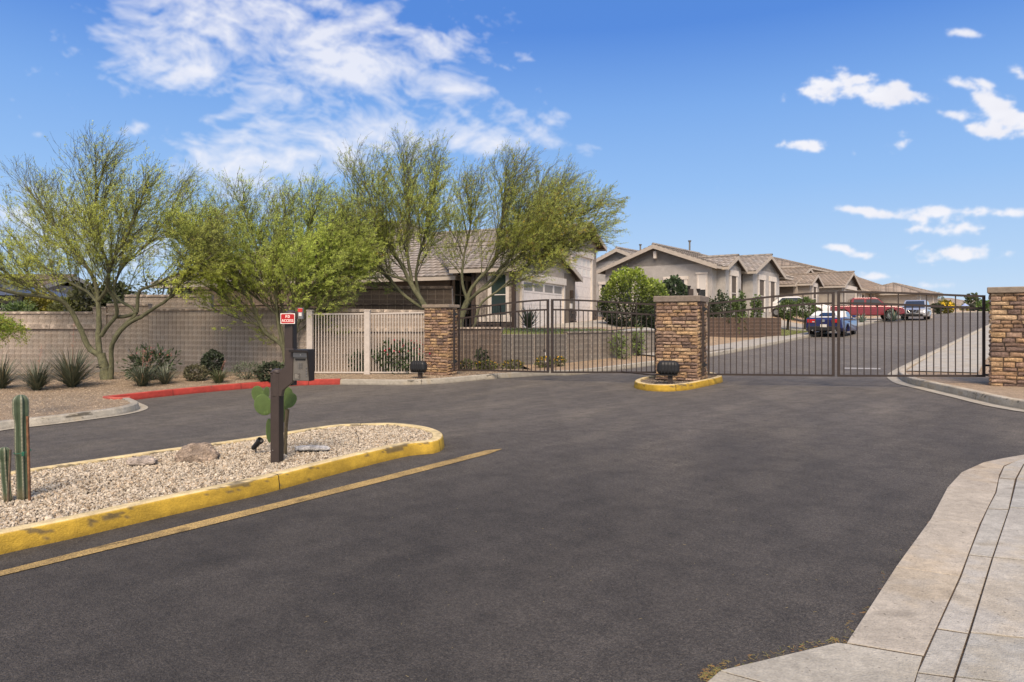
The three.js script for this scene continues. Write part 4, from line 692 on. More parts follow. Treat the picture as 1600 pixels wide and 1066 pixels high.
function garageDoor(h, face, along, plane, w, hgt, { mat = M.garageWhite, cols = 4, rows = 4, lights = 1, trim = M.trimWhite, jamb = M.stuccoTan, y0 = 0, glass = M.paneGrey } = {}) {
  const f = new Buf(); f.box(-w / 2 - .22, -w / 2, 0, hgt, -.02, .10).box(w / 2, w / 2 + .22, 0, hgt, -.02, .10).box(-w / 2 - .30, w / 2 + .30, hgt, hgt + .34, -.02, .14);
  const tr = part(h, 'door_surround', boxUV(f.geo(false)), trim, onFace(face, along, y0, plane)), dr = new Buf(), ph = hgt / rows, pw = w / cols; dr.box(-w / 2, w / 2, 0, hgt, -.01, .012);
  for (let j = 0; j < rows; j++) for (let i = 0; i < cols; i++) { const light = j >= rows - lights; if (light) { dr.box(-w / 2 + i * pw + .01, -w / 2 + i * pw + .10, j * ph + .012, (j + 1) * ph - .012, .012, .034).box(-w / 2 + (i + 1) * pw - .10, -w / 2 + (i + 1) * pw - .01, j * ph + .012, (j + 1) * ph - .012, .012, .034).box(-w / 2 + i * pw + .10, -w / 2 + (i + 1) * pw - .10, j * ph + .012, j * ph + .09, .012, .034).box(-w / 2 + i * pw + .10, -w / 2 + (i + 1) * pw - .10, (j + 1) * ph - .09, (j + 1) * ph - .012, .012, .034); } else for (let k = 0; k < 2; k++) dr.box(-w / 2 + i * pw + .008 + k * pw / 2, -w / 2 + i * pw - .008 + (k + 1) * pw / 2, j * ph + .010, (j + 1) * ph - .010, .012, .026); }
  const door = part(h, 'garage_door', boxUV(dr.geo(false)), mat, onFace(face, along, y0, plane));
  for (let j = rows - lights; j < rows; j++) for (let i = 0; i < cols; i++) part(door, 'pane', new THREE.BoxGeometry(pw - .2, ph - .18, 0.006), glass, { p: [-w / 2 + (i + .5) * pw, (j + .5) * ph + .0, .018] });
}
std('paneGrey', [.20, .205, .205], { roughness: .15 }); std('paneReflecting', [.80, .80, .76], { roughness: .12 });
const stoneVeneer = tones([.115, .10, .092], 6, .6, 78, { map: rep(T.stone, 3), bumpMap: rep(T.stoneBump, 4), bumpScale: .01, roughness: .95 });
function veneer(h, face, a0, a1, plane, y1, seed, y0 = -.6) { // stacked stone on a wall foot
  const r = rng(seed), by = stoneVeneer.map(() => new Buf()); let y = y0;
  while (y < y1 - .02) { const hh = Math.min(.09 + r() * .09, y1 - y); let u = a0; while (u < a1 - .01) { const l = Math.min(.18 + r() * .34, a1 - u), pr = .03 + r() * .05, k = Math.floor(r() * by.length); if (face === 'front') by[k].box(u + .006, u + l - .006, y + .005, y + hh - .005, plane - .02, plane + pr); else by[k].box(plane - pr, plane + .02, y + .005, y + hh - .005, u + .006, u + l - .006); u += l; } y += hh; }
  by.forEach((b, k) => b.count && part(h, 'stone_veneer', boxUV(b.geo(false)), stoneVeneer[k], { kind: 'stuff' }));
}
function ventPipe(h, p) { part(h, 'vent_pipe', new THREE.CylinderGeometry(.06, .06, .6, 10), M.greyPlate, { p }); part(h, 'vent_cap', new THREE.CylinderGeometry(.12, .09, .1, 10), M.greyPlate, { p: [p[0], p[1] + .32, p[2]] }); }
const roofBrown = [.50, .445, .385], roofGrey = [.54, .485, .425];
// --- the near house behind the palo verdes: a two-car garage, a tall garage beside it, a long hipped roof
const H1 = house('garage_house', 'near stucco house with white two-car garage door and very tall second garage door', .42, 30, 24, 1.1);
{
  const h = H1;
  wallBox(h, -.7, 7.2, -1.95, 0, 2.8, M.stuccoTan); wallBox(h, 2.6, 7.15, -6, -1.9, 2.78, M.stuccoTan);
  { const S0 = -1.12, S1 = 7.62, m = 3.25, ye = 2.8 - .34 * .42, yr = 2.8 + .34 * 3.95, nf = .32, nb = -3.0, nr = -6.4, out = V(0, 0, 1);
    roofFrom(h, [[V(S0, ye, nb), V(S0, ye, nf), V(m, yr, nf), V(m, yr, nr)], [V(S1, ye, nf), V(S1, ye, nb), V(m, yr, nr), V(m, yr, nf)]], [[V(m, yr + .03, nr), V(m, yr + .03, nf)]], { base: roofBrown, seed: 2, rakes: [[V(S0, ye, nf), V(m, yr, nf), out], [V(m, yr, nf), V(S1, ye, nf), out]] });
    part(h, 'gable', boxUV(new Buf().tri(V(-.7, 2.8, 0), V(7.2, 2.8, 0), V(m, yr, 0)).geo(false)), M.stuccoTan); }
  garageDoor(h, 'front', 2.62, 0, 5.2, 2.16, { cols: 4, rows: 4, lights: 1 });
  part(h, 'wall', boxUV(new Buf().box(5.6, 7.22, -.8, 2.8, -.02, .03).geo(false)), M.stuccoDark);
  veneer(h, 'front', 6.2, 7.3, .03, .95, 5);
  wallBox(h, 7.2, 12.0, -13, -.25, 4.95, M.stuccoTan);
  gableRoof(h, 'n', -14, -.25, 7.2, 12.0, 4.95, .35, { over: .5, go: .5, wallMat: M.stuccoTan, ends: [0, 1], base: roofBrown, seed: 3 });
  garageDoor(h, 'front', 9.15, -.25, 3.3, 3.95, { cols: 4, rows: 7, lights: 2, glass: M.paneReflecting });  // near-white panes: a bright reflection put into the glass colour
  veneer(h, 'front', 10.95, 11.95, -.25, .95, 6);
  part(h, 'wall_lamp', boxUV(new RoundedBoxGeometry(.2, .42, .18, 2, .03)), M.iron, { p: [6.45, 1.75, .13] }); part(h, 'number_plate', boxUV(new THREE.BoxGeometry(.36, .26, .03)), M.white, { p: [6.5, 1.13, .05] });
  // side of the garage with a shuttered window, facing the entrance
  windowOn(h, 'camera', -.78, .62, -.7, .75, 1.75, { pane: M.paneGreen, bars: 1 });
  for (const n of [-1.55, -.17]) part(h, 'shutter', boxUV(new THREE.BoxGeometry(.36, 1.8, .04)), M.shutter, onFace('camera', n, 1.5, -.7, .02));
  part(h, 'sill_band', boxUV(new THREE.BoxGeometry(1.75, .2, .10)), M.trimWhite, onFace('camera', -.85, .42, -.7, .04));
  veneer(h, 'camera', -1.9, 0, -.7, .34, 7);
  for (const n of [-1.98, -.02]) part(h, 'pilaster', boxUV(new THREE.BoxGeometry(.16, 3.4, .12)), M.darkWood, onFace('camera', n + (n < -1 ? 0 : -.02), 1.1, -.7, .05));
  // the main house with its hipped roof
  wallBox(h, .03, 14, -22, -3.6, 2.7, M.stuccoBrown);
  hipRoof(h, .03, 14, -22, -3.6, 2.7, .50, { over: .6, base: roofBrown, seed: 4 });
  windowOn(h, 'front', 1.0, .85, -3.6, 1.15, 1.45, { pane: M.paneGreen, bars: 2, tw: .16 });
  veneer(h, 'front', .05, 1.95, -3.6, .55, 8);
  windowOn(h, 'camera', -9.2, 1.1, .03, 1.1, 1.1, { tw: .14, blind: .5 });
  windowOn(h, 'camera', -13.5, 1.1, .03, 1.1, 1.1, { tw: .14, blind: .6 });
  part(h, 'wall', boxUV(new Buf().box(1.95, 2.6, -.8, 2.7, -3.6, -3.2).geo(false)), M.stuccoDoor);
  ventPipe(h, [9, 5.6, -12]);
}
{ // wrought iron rail of the courtyard
  const t = thing('courtyard_rail', 'low black iron rail in front of the near house entry court', 'railing'), A = V(...[XD(722, 27)[0], 0, -27]), B = V(XD(782, 27.5)[0], 0, -27.5), y0 = yAt(512, 27), y1 = yAt(477, 27);
  const P = (s, y) => V(lerp(A.x, B.x, s), y, lerp(A.z, B.z, s)); for (const y of [y0 + .1, y1]) part(t, 'rail', new Buf().tube([P(0, y), P(1, y)], [.018, .018], 5).geo(false), M.black); for (let i = 0; i <= 14; i++) part(t, 'bar', new Buf().tube([P(i / 14, y0 - .1), P(i / 14, y1)], i % 14 ? [.009, .009] : [.03, .03], 5).geo(false), M.black);
}
// --- the grey house in the middle
{
  const h = house('stucco_house', 'grey stucco house with three white trimmed gables beyond the middle pillar', 12.3, 42, 36.5, 1.75);
  wallBox(h, 0, 12.2, -7.4, 0, 3.25, M.stuccoGrey);
  gableRoof(h, 's', 0, 7, -7.4, 0, 3.25, .36, { over: .45, go: .45, wallMat: M.stuccoGrey, ends: [1, 0], base: roofGrey, seed: 11 });
  wallBox(h, 3, 16, -14, -7, 3.3, M.stuccoGrey);
  hipRoof(h, 3.2, 17, -14, 0, 3.3, .31, { base: roofGrey, seed: 12, over: .4 });
  gableRoof(h, 's', 2.4, 9, -9.7, -5.6, 3.95, .42, { over: .4, go: .35, wallMat: M.stuccoGrey, ends: [1, 0], base: roofGrey, seed: 13 }); wallBox(h, 2.4, 9, -9.7, -5.6, 3.95, M.stuccoGrey);
  wallBox(h, .85, 3.8, -2, .55, 3.2, M.stuccoGrey); gableRoof(h, 'n', -4, .55, .85, 3.8, 3.2, .42, { over: .35, go: .3, wallMat: M.stuccoGrey, ends: [0, 1], base: roofGrey, seed: 14 });
  wallBox(h, 5.8, 12.2, -4, .7, 3.2, M.stuccoGrey); gableRoof(h, 'n', -6, .7, 5.8, 12.2, 3.2, .36, { over: .4, go: .35, wallMat: M.stuccoGrey, ends: [0, 1], base: roofGrey, seed: 15 });
  windowOn(h, 'front', 2.35, .35, .55, .95, 2.2, { pane: M.stuccoDoor, tw: .28, sill: false });
  for (const s of [7.75, 10.4]) windowOn(h, 'front', s, .3, .7, 1.1, 2.25, { pane: M.stuccoDoor, tw: .28, sill: false });
  windowOn(h, 'front', 4.6, -.1, -.0, .9, 2.3, { pane: M.darkWood, tw: .2, sill: false });
  windowOn(h, 'camera', -.62, .7, 0, .5, 1.9, { tw: .09, blind: .5, head: true });
  windowOn(h, 'camera', -2.35, .9, 0, 1.2, 1.4, { tw: .17, bars: 2 });
  windowOn(h, 'camera', -5.9, .9, 0, 1.0, 1.3, { tw: .16 });
  part(h, 'gable_ornament', boxUV(new RoundedBoxGeometry(.22, .5, .25, 2, .05)), M.trimWhite, onFace('camera', -3.7, 3.95, 0, .12)); windowOn(h, 'camera', -8.6, 1.2, 2.4, .9, 1.1, { tw: .16 });
  ventPipe(h, [7, 5.2, -8.2]); ventPipe(h, [4.4, 4.9, -3.2]);
  part(h, 'downpipe', new Buf().tube([V(5.6, 3.0, .1), V(5.55, 2.7, .05), V(5.55, -.5, .05)], [.05, .05, .05], 6).geo(false), M.stuccoDoor);
}
// --- the tan house past it
{
  const h = house('stucco_house', 'tan stucco house with a side wall coloured darker as shade and two small gables behind the white car', 23.8, 57, 37, 2.1);
  wallBox(h, 0, 9, -12, 0, 2.55, M.stuccoTan); part(h, 'wall', boxUV(new Buf().box(-.03, .0, -.8, 2.5, -12, -.3).geo(false)), M.stuccoDark);  // thin panel in darker stucco paints the shade of the side wall
  gableRoof(h, 'n', -12, -.2, 0, 9, 2.55, .33, { over: .5, go: .2, wallMat: M.stuccoTan, ends: [1, 1], base: [.50, .41, .32], seed: 21 });
  wallBox(h, .4, 3.6, -1, .9, 2.6, M.stuccoTan); gableRoof(h, 'n', -4, .9, .4, 3.6, 2.6, .42, { over: .35, go: .3, wallMat: M.stuccoTan, ends: [0, 1], base: [.50, .41, .32], seed: 22 });
  windowOn(h, 'front', 2.0, .2, .9, 1.0, 2.0, { pane: M.stuccoDoor, tw: .26, sill: false }); windowOn(h, 'front', 5.1, -.1, 0, .9, 2.1, { pane: M.darkWood, tw: .2, sill: false });
  wallBox(h, 6.2, 13, -7, 2.2, 2.6, M.stuccoLight); gableRoof(h, 'n', -8, 2.2, 6.2, 13, 2.6, .36, { over: .4, go: .35, wallMat: M.stuccoLight, ends: [0, 1], base: [.50, .41, .32], seed: 23 });
  garageDoor(h, 'front', 9.6, 2.2, 4.9, 2.2, { mat: M.stuccoLight, lights: 0 });
  ventPipe(h, [3.2, 4.2, -7]); ventPipe(h, [4.2, 4.3, -7.6]);
}
// --- the two-storey house
{
  const h = house('two_storey_house', 'beige two-storey house with a wide low roof behind the red pickup', 35.5, 74, 40, 2.35);
  wallBox(h, 0, 13, -11, 0, 2.7, M.stuccoLight); hipRoof(h, 0, 13, -12, 0, 2.7, .33, { base: [.54, .455, .37], seed: 31, over: .5, tw: .9, th: .36 });
  wallBox(h, -2, 12, -13, -4, 5.3, M.stuccoTan); hipRoof(h, -2, 12, -13, -4, 5.3, .30, { base: [.48, .40, .32], seed: 32, over: .6, tw: .9, th: .36 });
  windowOn(h, 'front', 10, 3.7, -4, 1.2, 1.2, { tw: .2, blind: .3 });
  garageDoor(h, 'front', 4, 0, 4.9, 2.3, { mat: M.stuccoLight, lights: 0 }); windowOn(h, 'front', 10, .6, 0, 1.3, 1.6, { tw: .22 });
  for (const [s, n] of [[7.3, .05], [8.4, .05]]) part(h, 'column', boxUV(new THREE.BoxGeometry(.4, 3.4, .4)), M.trimWhite, { p: [s, 1.0, n] });
}
// --- the house with the big brown roof
{
  const h = house('stucco_house', 'beige house with a broad brown gable roof and garage above the silver car', 44.5, 84, 46, 2.3);
  wallBox(h, 0, 13, -11, 0, 2.9, M.stuccoLight); gableRoof(h, 's', -2, 11, -12, 0, 2.9, .40, { over: .6, go: .6, wallMat: M.stuccoLight, ends: [1, 1], base: [.47, .375, .285], seed: 41, tw: .9, th: .36 });
  wallBox(h, 1, 9.5, 0, 4.5, 2.6, M.stuccoLight); hipRoof(h, 1, 9.5, -3, 4.5, 2.6, .33, { base: [.52, .435, .35], seed: 42, over: .5, tw: .9, th: .36 });
  garageDoor(h, 'front', 4.6, 4.5, 5.2, 2.25, { mat: M.stuccoLight, lights: 0 }); windowOn(h, 'front', 11.4, .6, 0, 1.2, 1.5, { tw: .2 });
}
// --- far houses at the end of the street
[[84, 140, 52, 2.5, 'low far house with a pale brown roof left of the yellow bush'], [98, 151, 58, 2.5, 'low far house with a tan roof right of the yellow bush'], [114, 166, 60, 2.5, 'farthest low house at the end of the street beside the right pillar']].forEach(([x, d, th, pad, label], i) => {
  const h = house('far_house', label, x, d, th, pad);
  wallBox(h, 0, 14, -10, 0, 2.5, [M.stuccoTan, M.stuccoLight, M.stuccoGrey][i]); hipRoof(h, 0, 14, -10, 0, 2.5, .30, { base: [.56, .47, .38], seed: 51 + i, over: .5, tw: 1.4, th: .4 });
  garageDoor(h, 'front', 4, 0, 4.9, 2.2, { mat: M.stuccoLight, lights: 0 }); windowOn(h, 'front', 9.5, .7, 0, 1.5, 1.3, { tw: .2 }); windowOn(h, 'camera', -4, .8, 0, 1.3, 1.2, { tw: .2 });
});
// --- over the left wall: a house and a dark gazebo
{
  const h = house('neighbour_house', 'cream house seen in part over the left wall between the branches', -32.5, 45, 0, 1.2);
  wallBox(h, 0, 3.6, -9, 3.2, 2.5, M.stuccoLight); h.rotation.y = 0; gableRoof(h, 's', 0, 3.6, -2, 3.2, 2.5, .25, { over: .5, go: .5, wallMat: M.stuccoLight, base: [.30, .245, .19], seed: 61, tw: .5 });
  windowOn(h, 'front', 1.6, 1.0, 3.2, 1.4, 1.2, { tw: .16 });
}
{
  const t = thing('gazebo', 'dark metal roofed gazebo over the wall at the left edge', 'gazebo', [at(2, 480, 31).x, 1.2, -31]);
  const r = new Buf(), c = [V(-2.4, 1.35, 2), V(2.4, 1.35, 2), V(2.4, 1.35, -2), V(-2.4, 1.35, -2)], p = V(0, 2.2, 0); for (let i = 0; i < 4; i++) r.tri(c[i], c[(i + 1) % 4], p); part(t, 'roof', r.geo(false), std('gazeboRoof', [.10, .105, .115], { roughness: .35, metalness: .5, side: THREE.DoubleSide }));
  for (let i = -5; i <= 5; i++) part(t, 'seam', new Buf().tube([V(i * .42, 1.37, 2.0), V(i * .42 * .12, 2.2 - .06, .15)], [.02, .02], 4).geo(false), M.greyPlate);
  part(t, 'beam', boxUV(new Buf().box(-2.35, 2.35, 1.0, 1.36, -1.95, 1.95).geo(false)), M.black); for (const [x, z] of [[-2.2, 1.8], [2.2, 1.8], [2.2, -1.8], [-2.2, -1.8]]) part(t, 'post', boxUV(new THREE.BoxGeometry(.16, 2.4, .16)), M.black, { p: [x, .1, z] });
}

// ================================================================ TREES AND PLANTS
std('paloBark', [.85, .85, .85], { vertexColors: true, roughness: .85, map: rep(T.stone, 1.0), bumpMap: rep(T.stoneBump, 3), bumpScale: .004 });
std('darkBark', [.035, .030, .02], { roughness: .9 });
// a spray of tiny leaflets along a twig end
function spray(seed, n, len, wid, droop) { const r = rng(seed), b = new Buf(); for (let i = 0; i < n; i++) { const t = (i + r()) / n, s = i % 2 ? 1 : -1, c = V((r() - .5) * .10, t - .1, (r() - .5) * .10), a = r() * 6.3, out = V(Math.cos(a), .35 + r() * .6 - droop, Math.sin(a)).normalize(), l = len * (.6 + r() * .7), w = wid * (.7 + .6 * r()), side = out.clone().cross(V(r() - .5, r() - .5, r() - .5)).normalize().multiplyScalar(w); const tip = c.clone().addScaledVector(out, l), m = c.clone().addScaledVector(out, l * .5); b.quad(c, m.clone().add(side), tip, m.clone().sub(side)); } return b.geo(false); }
const sprays = [spray(1, 13, .36, .048, .1), spray(2, 11, .34, .045, .2), spray(3, 15, .30, .040, .0)];
function paloVerde({ label, base, limbs, seed, env, bark = [.23, .235, .13], leaf = [.22, .25, .05], density = 1, l1 = 1.35, gloom = .5, flowers = 0, bright }) {
  const t = thing('palo_verde_tree', label, 'tree', [0, 0, 0]), r = rng(seed), trunk = new Buf(), br = new Buf(), leaves = sprays.map(() => []);
  const B = C(...bark), barkTone = (k) => C(bark[0] * k, bark[1] * k, bark[2] * k), cen = env.c, inEnv = (p, f = 1) => ((p.x - cen.x) / env.r.x) ** 2 + ((p.y - cen.y) / (p.y > cen.y ? env.r.y : env.dn)) ** 2 + ((p.z - cen.z) / env.r.z) ** 2 < f;
  const UP = V(0, 1, 0);
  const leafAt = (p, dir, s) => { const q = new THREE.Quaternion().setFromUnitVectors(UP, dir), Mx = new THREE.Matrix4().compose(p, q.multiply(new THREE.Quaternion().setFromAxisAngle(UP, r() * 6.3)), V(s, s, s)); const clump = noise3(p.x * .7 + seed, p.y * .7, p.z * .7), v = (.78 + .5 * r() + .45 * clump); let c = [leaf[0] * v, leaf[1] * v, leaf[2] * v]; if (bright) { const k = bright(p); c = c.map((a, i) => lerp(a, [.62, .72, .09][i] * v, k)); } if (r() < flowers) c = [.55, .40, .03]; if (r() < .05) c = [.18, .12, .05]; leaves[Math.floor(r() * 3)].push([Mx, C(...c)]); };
  const fork = at(env.fork[0], env.fork[1], base[2] ?? 20);
  const reach = (p, d) => { const R = V(env.r.x, d.y > 0 || p.y > cen.y ? env.r.y : env.dn, env.r.z), o = V((p.x - cen.x) / R.x, (p.y - cen.y) / R.y, (p.z - cen.z) / R.z), k = V(d.x / R.x, d.y / R.y, d.z / R.z), A = k.dot(k), Bq = o.dot(k), Cq = o.dot(o) - 1, q = Bq * Bq - A * Cq; return q <= 0 ? .3 : Math.max(.25, (-Bq + Math.sqrt(q)) / A); };
  const along = (pts, s) => { const N = pts.length - 1, k = Math.min(N - 1, Math.floor(s * N)); return [pts[k].clone().lerp(pts[k + 1], s * N - k), pts[k + 1].clone().sub(pts[k]).normalize()]; };
  function stroke(p, dir, len, rad, n, jit, lift, sides, tone) { const pts = [p.clone()], rads = [rad], d = dir.clone(); let q = p.clone(); for (let i = 1; i <= n; i++) { d.add(V((r() - .5) * jit, (r() - .5) * jit * .8 + lift, (r() - .5) * jit)).normalize(); q = q.clone().addScaledVector(d, len / n); pts.push(q); rads.push(Math.max(.0024, rad * (1 - .8 * i / n))); } br.tube(pts, rads, sides, barkTone(tone)); return pts; }
  const heightShare = (p) => clamp((p.y - (cen.y - env.dn)) / (env.r.y + env.dn), 0, 1.1);
  const leafy = (p) => { const h = heightShare(p); return (h < .5 ? 1 : lerp(1, .24, smoothstep(h, .42, .92))) * (.75 + .9 * (.5 + noise3(p.x * .55 + seed * 3, p.y * .8, p.z * .55))) * density; };
  function twig(p, dir, len) { const pts = stroke(p, dir, len, .0036, 3, .34, .05, 3, .65 + .4 * r()); const m = Math.round(3.4 * leafy(p) * (.6 + .8 * r())); for (let i = 0; i < m; i++) { const [q, d] = along(pts, Math.min(.99, .15 + .85 * r())); leafAt(q, d.add(V((r() - .5) * 1.0, (r() - .5) * .7, (r() - .5) * 1.0)).normalize(), .065 + .10 * r()); } }
  function grow(p, dir, maxLen, rad) {
    const len = Math.min(maxLen, reach(p, dir) * (.80 + .24 * r())), n = Math.max(4, Math.round(len / .28)), pts = stroke(p, dir, len, rad, n, .15, .028, 4, .8 + .2 * r()), kids = Math.round(len / .125);
    for (let i = 0; i < kids; i++) { const s = Math.min(.995, .06 + .94 * (i + r()) / kids), [q, d] = along(pts, s), a = r() * 6.3, side = d.clone().cross(V(Math.cos(a), Math.sin(a) * .8, Math.sin(a * 1.7))).normalize(), sp = .42 + .42 * r(), nd = d.clone().addScaledVector(side, sp).add(V(0, .10, 0)).normalize(), l = (.75 * (1 - .6 * s) + .22) * (.45 + .8 * r()); const q2 = stroke(q, nd, l, .0052, 4, .26, .04, 3, .7 + .35 * r()); const sub = Math.max(1, Math.round(l / .13)); for (let k = 0; k < sub; k++) { const [w, e] = along(q2, Math.min(.99, .15 + .85 * (k + r()) / sub)), b2 = r() * 6.3, sd = e.clone().cross(V(Math.cos(b2), Math.sin(b2), .4)).normalize(); twig(w, e.clone().addScaledVector(sd, .45 + .4 * r()).normalize(), .12 + .26 * r()); } if (r() < leafy(q)) leafAt(q, nd, .06 + .08 * r()); }
  }
  for (const L of limbs) {
    const raw = L.pts.map((p) => at(p[0], p[1], p[2])), cv = new THREE.CatmullRomCurve3(raw, false, 'centripetal'), n = Math.max(6, Math.round(cv.getLength() / .16)), pts = cv.getSpacedPoints(n).map((p, i) => p.add(V(noise3(i * .5, seed, 1) * .018, 0, noise3(i * .5, seed, 5) * .03))), len = cv.getLength();
    const rad = pts.map((_, i) => lerp(L.r[0], L.r[1], Math.pow(i / n, .8)) * (1 + .14 * noise3(i * .7, seed, 9)) * (L.base && i < 3 ? 1.35 - .12 * i : 1));
    trunk.tube(pts, rad, 9, barkTone(.85 + .3 * r()));
    if (L.bare) continue;
    const from = (L.from ?? .4) * .55, kids = Math.round(len * (1 - from) * (L.kids ?? 3.4) * 1.35) + 3;
    for (let i = 0; i <= kids; i++) { const s = i === kids ? 1 : from + (1 - from) * (i + r()) / kids, k = Math.min(n - 1, Math.floor(s * n)), d = pts[k + 1].clone().sub(pts[k]).normalize(), q = pts[Math.min(n, k + (i === kids ? 1 : 0))], out = q.clone().sub(fork).normalize(), nd = d.multiplyScalar(i === kids ? 1.2 : .45).addScaledVector(out, .75).add(V((r() - .5) * 1.35, (r() - .5) * 1.15, (r() - .5) * 1.4)).normalize(); grow(q, nd, l1 * (1.2 + .9 * r()), Math.min(.016, rad[k] * .5 + .003)); }
  }
  part(t, 'trunk', trunk.geo(), M.paloBark); part(t, 'branches', br.geo(), M.paloBark);
  leaves.forEach((l, i) => instanced(t, 'foliage', sprays[i], M.leaf, l));
  return t;
}
const envel = (px0, px1, py0, pyc, py1, d, dz, fork) => ({ fork, c: at((px0 + px1) / 2, pyc, d), r: V((px1 - px0) / 2 / FOCAL * d, (pyc - py0) / FOCAL * d, dz), dn: (py1 - pyc) / FOCAL * d });
// left tree
{
  const d = 19.3;
  paloVerde({
    label: 'large open palo verde with green forked trunk standing before the left block wall', base: [165, 597, 19.3], seed: 11, env: envel(-130, 368, 228, 395, 474, d, 3.3, [165, 500]), l1: 1.6, density: .52, leaf: [.48, .54, .10],
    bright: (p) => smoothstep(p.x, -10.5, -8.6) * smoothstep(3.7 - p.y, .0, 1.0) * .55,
    limbs: [
      { pts: [[167, 600, d], [163, 575, d], [157, 553, d]], r: [.135, .12], bare: 1, base: 1 },
      { pts: [[157, 556, d], [140, 545, d - .05], [124, 510, d - .2], [112, 488, d - .3], [98, 471, d - .5], [70, 464, d - .8], [30, 459, d - 1.2], [-10, 450, d - 1.5], [-60, 435, d - 1.7]], r: [.085, .03], from: .62, kids: 2.6 },
      { pts: [[99, 472, d - .5], [75, 455, d - .6], [45, 446, d - .7], [15, 435, d - .8], [-30, 410, d - .9], [-60, 385, d - .9]], r: [.045, .02], from: .3 },
      { pts: [[156, 556, d], [153, 525, d + .1], [155, 500, d + .2], [153, 475, d + .3], [150, 448, d + .4], [138, 420, d + .5], [115, 390, d + .7], [85, 350, d + .9], [55, 310, d + 1.0]], r: [.085, .022], from: .5 },
      { pts: [[153, 474, d + .3], [135, 455, d + .8], [110, 442, d + 1.2], [80, 425, d + 1.6], [45, 395, d + 2.0], [10, 360, d + 2.2]], r: [.045, .018], from: .4 },
      { pts: [[154, 470, d + .3], [166, 452, d + .1], [170, 425, d], [160, 390, d - .2], [150, 350, d - .4], [152, 300, d - .5], [165, 255, d - .5]], r: [.055, .018], from: .35 },
      { pts: [[158, 525, d], [168, 510, d - .1], [182, 492, d - .2], [180, 470, d - .4], [168, 448, d - .6], [172, 415, d - .9], [195, 375, d - 1.2], [215, 330, d - 1.4], [228, 285, d - 1.5]], r: [.06, .018], from: .5 },
      { pts: [[172, 598, d - .05], [174, 570, d - .05], [174, 545, d - .1], [186, 520, d - .2], [206, 502, d - .2], [218, 496, d - .2]], r: [.07, .055], bare: 1, base: 1 },
      { pts: [[174, 545, d - .1], [180, 525, d - .1], [196, 506, d - .15], [212, 492, d - .2], [205, 480, d - .1], [190, 472, d], [178, 455, d + .3], [190, 420, d + .6], [225, 385, d + .9], [262, 340, d + 1.1], [280, 300, d + 1.2]], r: [.055, .018], from: .6 },
      { pts: [[178, 496, d], [198, 494, d - .15], [214, 488, d - .2]], r: [.05, .05], bare: 1 },
      { pts: [[214, 488, d - .2], [218, 455, d - .3], [240, 446, d - .5], [268, 432, d - .7], [305, 418, d - 1.0], [330, 400, d - 1.2]], r: [.05, .02], from: .45, kids: 4 },
      { pts: [[218, 497, d - .2], [240, 482, d - .3], [262, 468, d - .4], [285, 440, d - .4], [310, 410, d - .4], [325, 370, d - .4]], r: [.055, .02], from: .5, kids: 4 },
    ],
  });
}
{ const c = at(158.5, 573, 19.3), t = thing('tree_tie', 'black strap tied around the left palo verde trunk', 'tree tie', [c.x, c.y, c.z]); part(t, 'strap', new THREE.TorusGeometry(.128, .012, 6, 24), M.black, { r: [Math.PI / 2 + .1, .06, 0] }); part(t, 'strap', new THREE.TorusGeometry(.124, .008, 6, 24), M.black, { p: [0, .05, 0], r: [Math.PI / 2 - .08, -.05, 0] }); }
// tree before the long wall, behind the keypad
{
  const d = 20.2;
  paloVerde({
    label: 'leafy multi-stemmed palo verde behind the keypad post, low crown over the block wall', base: [445, 582, 20.2], seed: 23, env: envel(245, 590, 290, 405, 490, d, 2.9, [445, 530]), l1: 1.45, density: .98, leaf: [.45, .54, .10],
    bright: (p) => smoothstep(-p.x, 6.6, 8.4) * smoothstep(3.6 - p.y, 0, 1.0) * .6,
    limbs: [
      { pts: [[452, 588, d], [446, 560, d], [441, 540, d], [425, 528, d], [412, 517, d - .1], [402, 495, d - .2], [394, 475, d - .3], [380, 455, d - .4], [355, 425, d - .6], [325, 400, d - .8]], r: [.09, .02], from: .5, kids: 4.5 },
      { pts: [[445, 555, d], [440, 515, d + .1], [432, 492, d + .2], [400, 465, d + .3], [370, 440, d + .5], [340, 395, d + .7], [310, 370, d + .8]], r: [.05, .016], from: .4, kids: 4.5 },
      { pts: [[441, 540, d], [433, 495, d], [430, 460, d], [415, 420, d], [395, 370, d], [380, 320, d]], r: [.05, .016], from: .4, kids: 4 },
      { pts: [[448, 560, d + .1], [447, 500, d + .2], [436, 465, d + .4], [428, 430, d + .6], [440, 380, d + .8], [445, 330, d + .9]], r: [.05, .016], from: .45, kids: 4 },
      { pts: [[452, 570, d], [456, 510, d - .1], [460, 455, d - .2], [470, 400, d - .3], [485, 350, d - .4], [500, 310, d - .5]], r: [.05, .016], from: .45, kids: 4 },
      { pts: [[455, 580, d], [460, 530, d], [470, 495, d], [485, 470, d], [498, 455, d + .1], [520, 425, d + .3], [540, 390, d + .5]], r: [.06, .016], from: .5, kids: 4.5 },
      { pts: [[458, 585, d], [478, 550, d + .1], [492, 520, d + .2], [497, 480, d + .3], [508, 450, d + .4], [525, 400, d + .5], [530, 350, d + .4]], r: [.05, .016], from: .5, kids: 4 },
    ],
  });
}
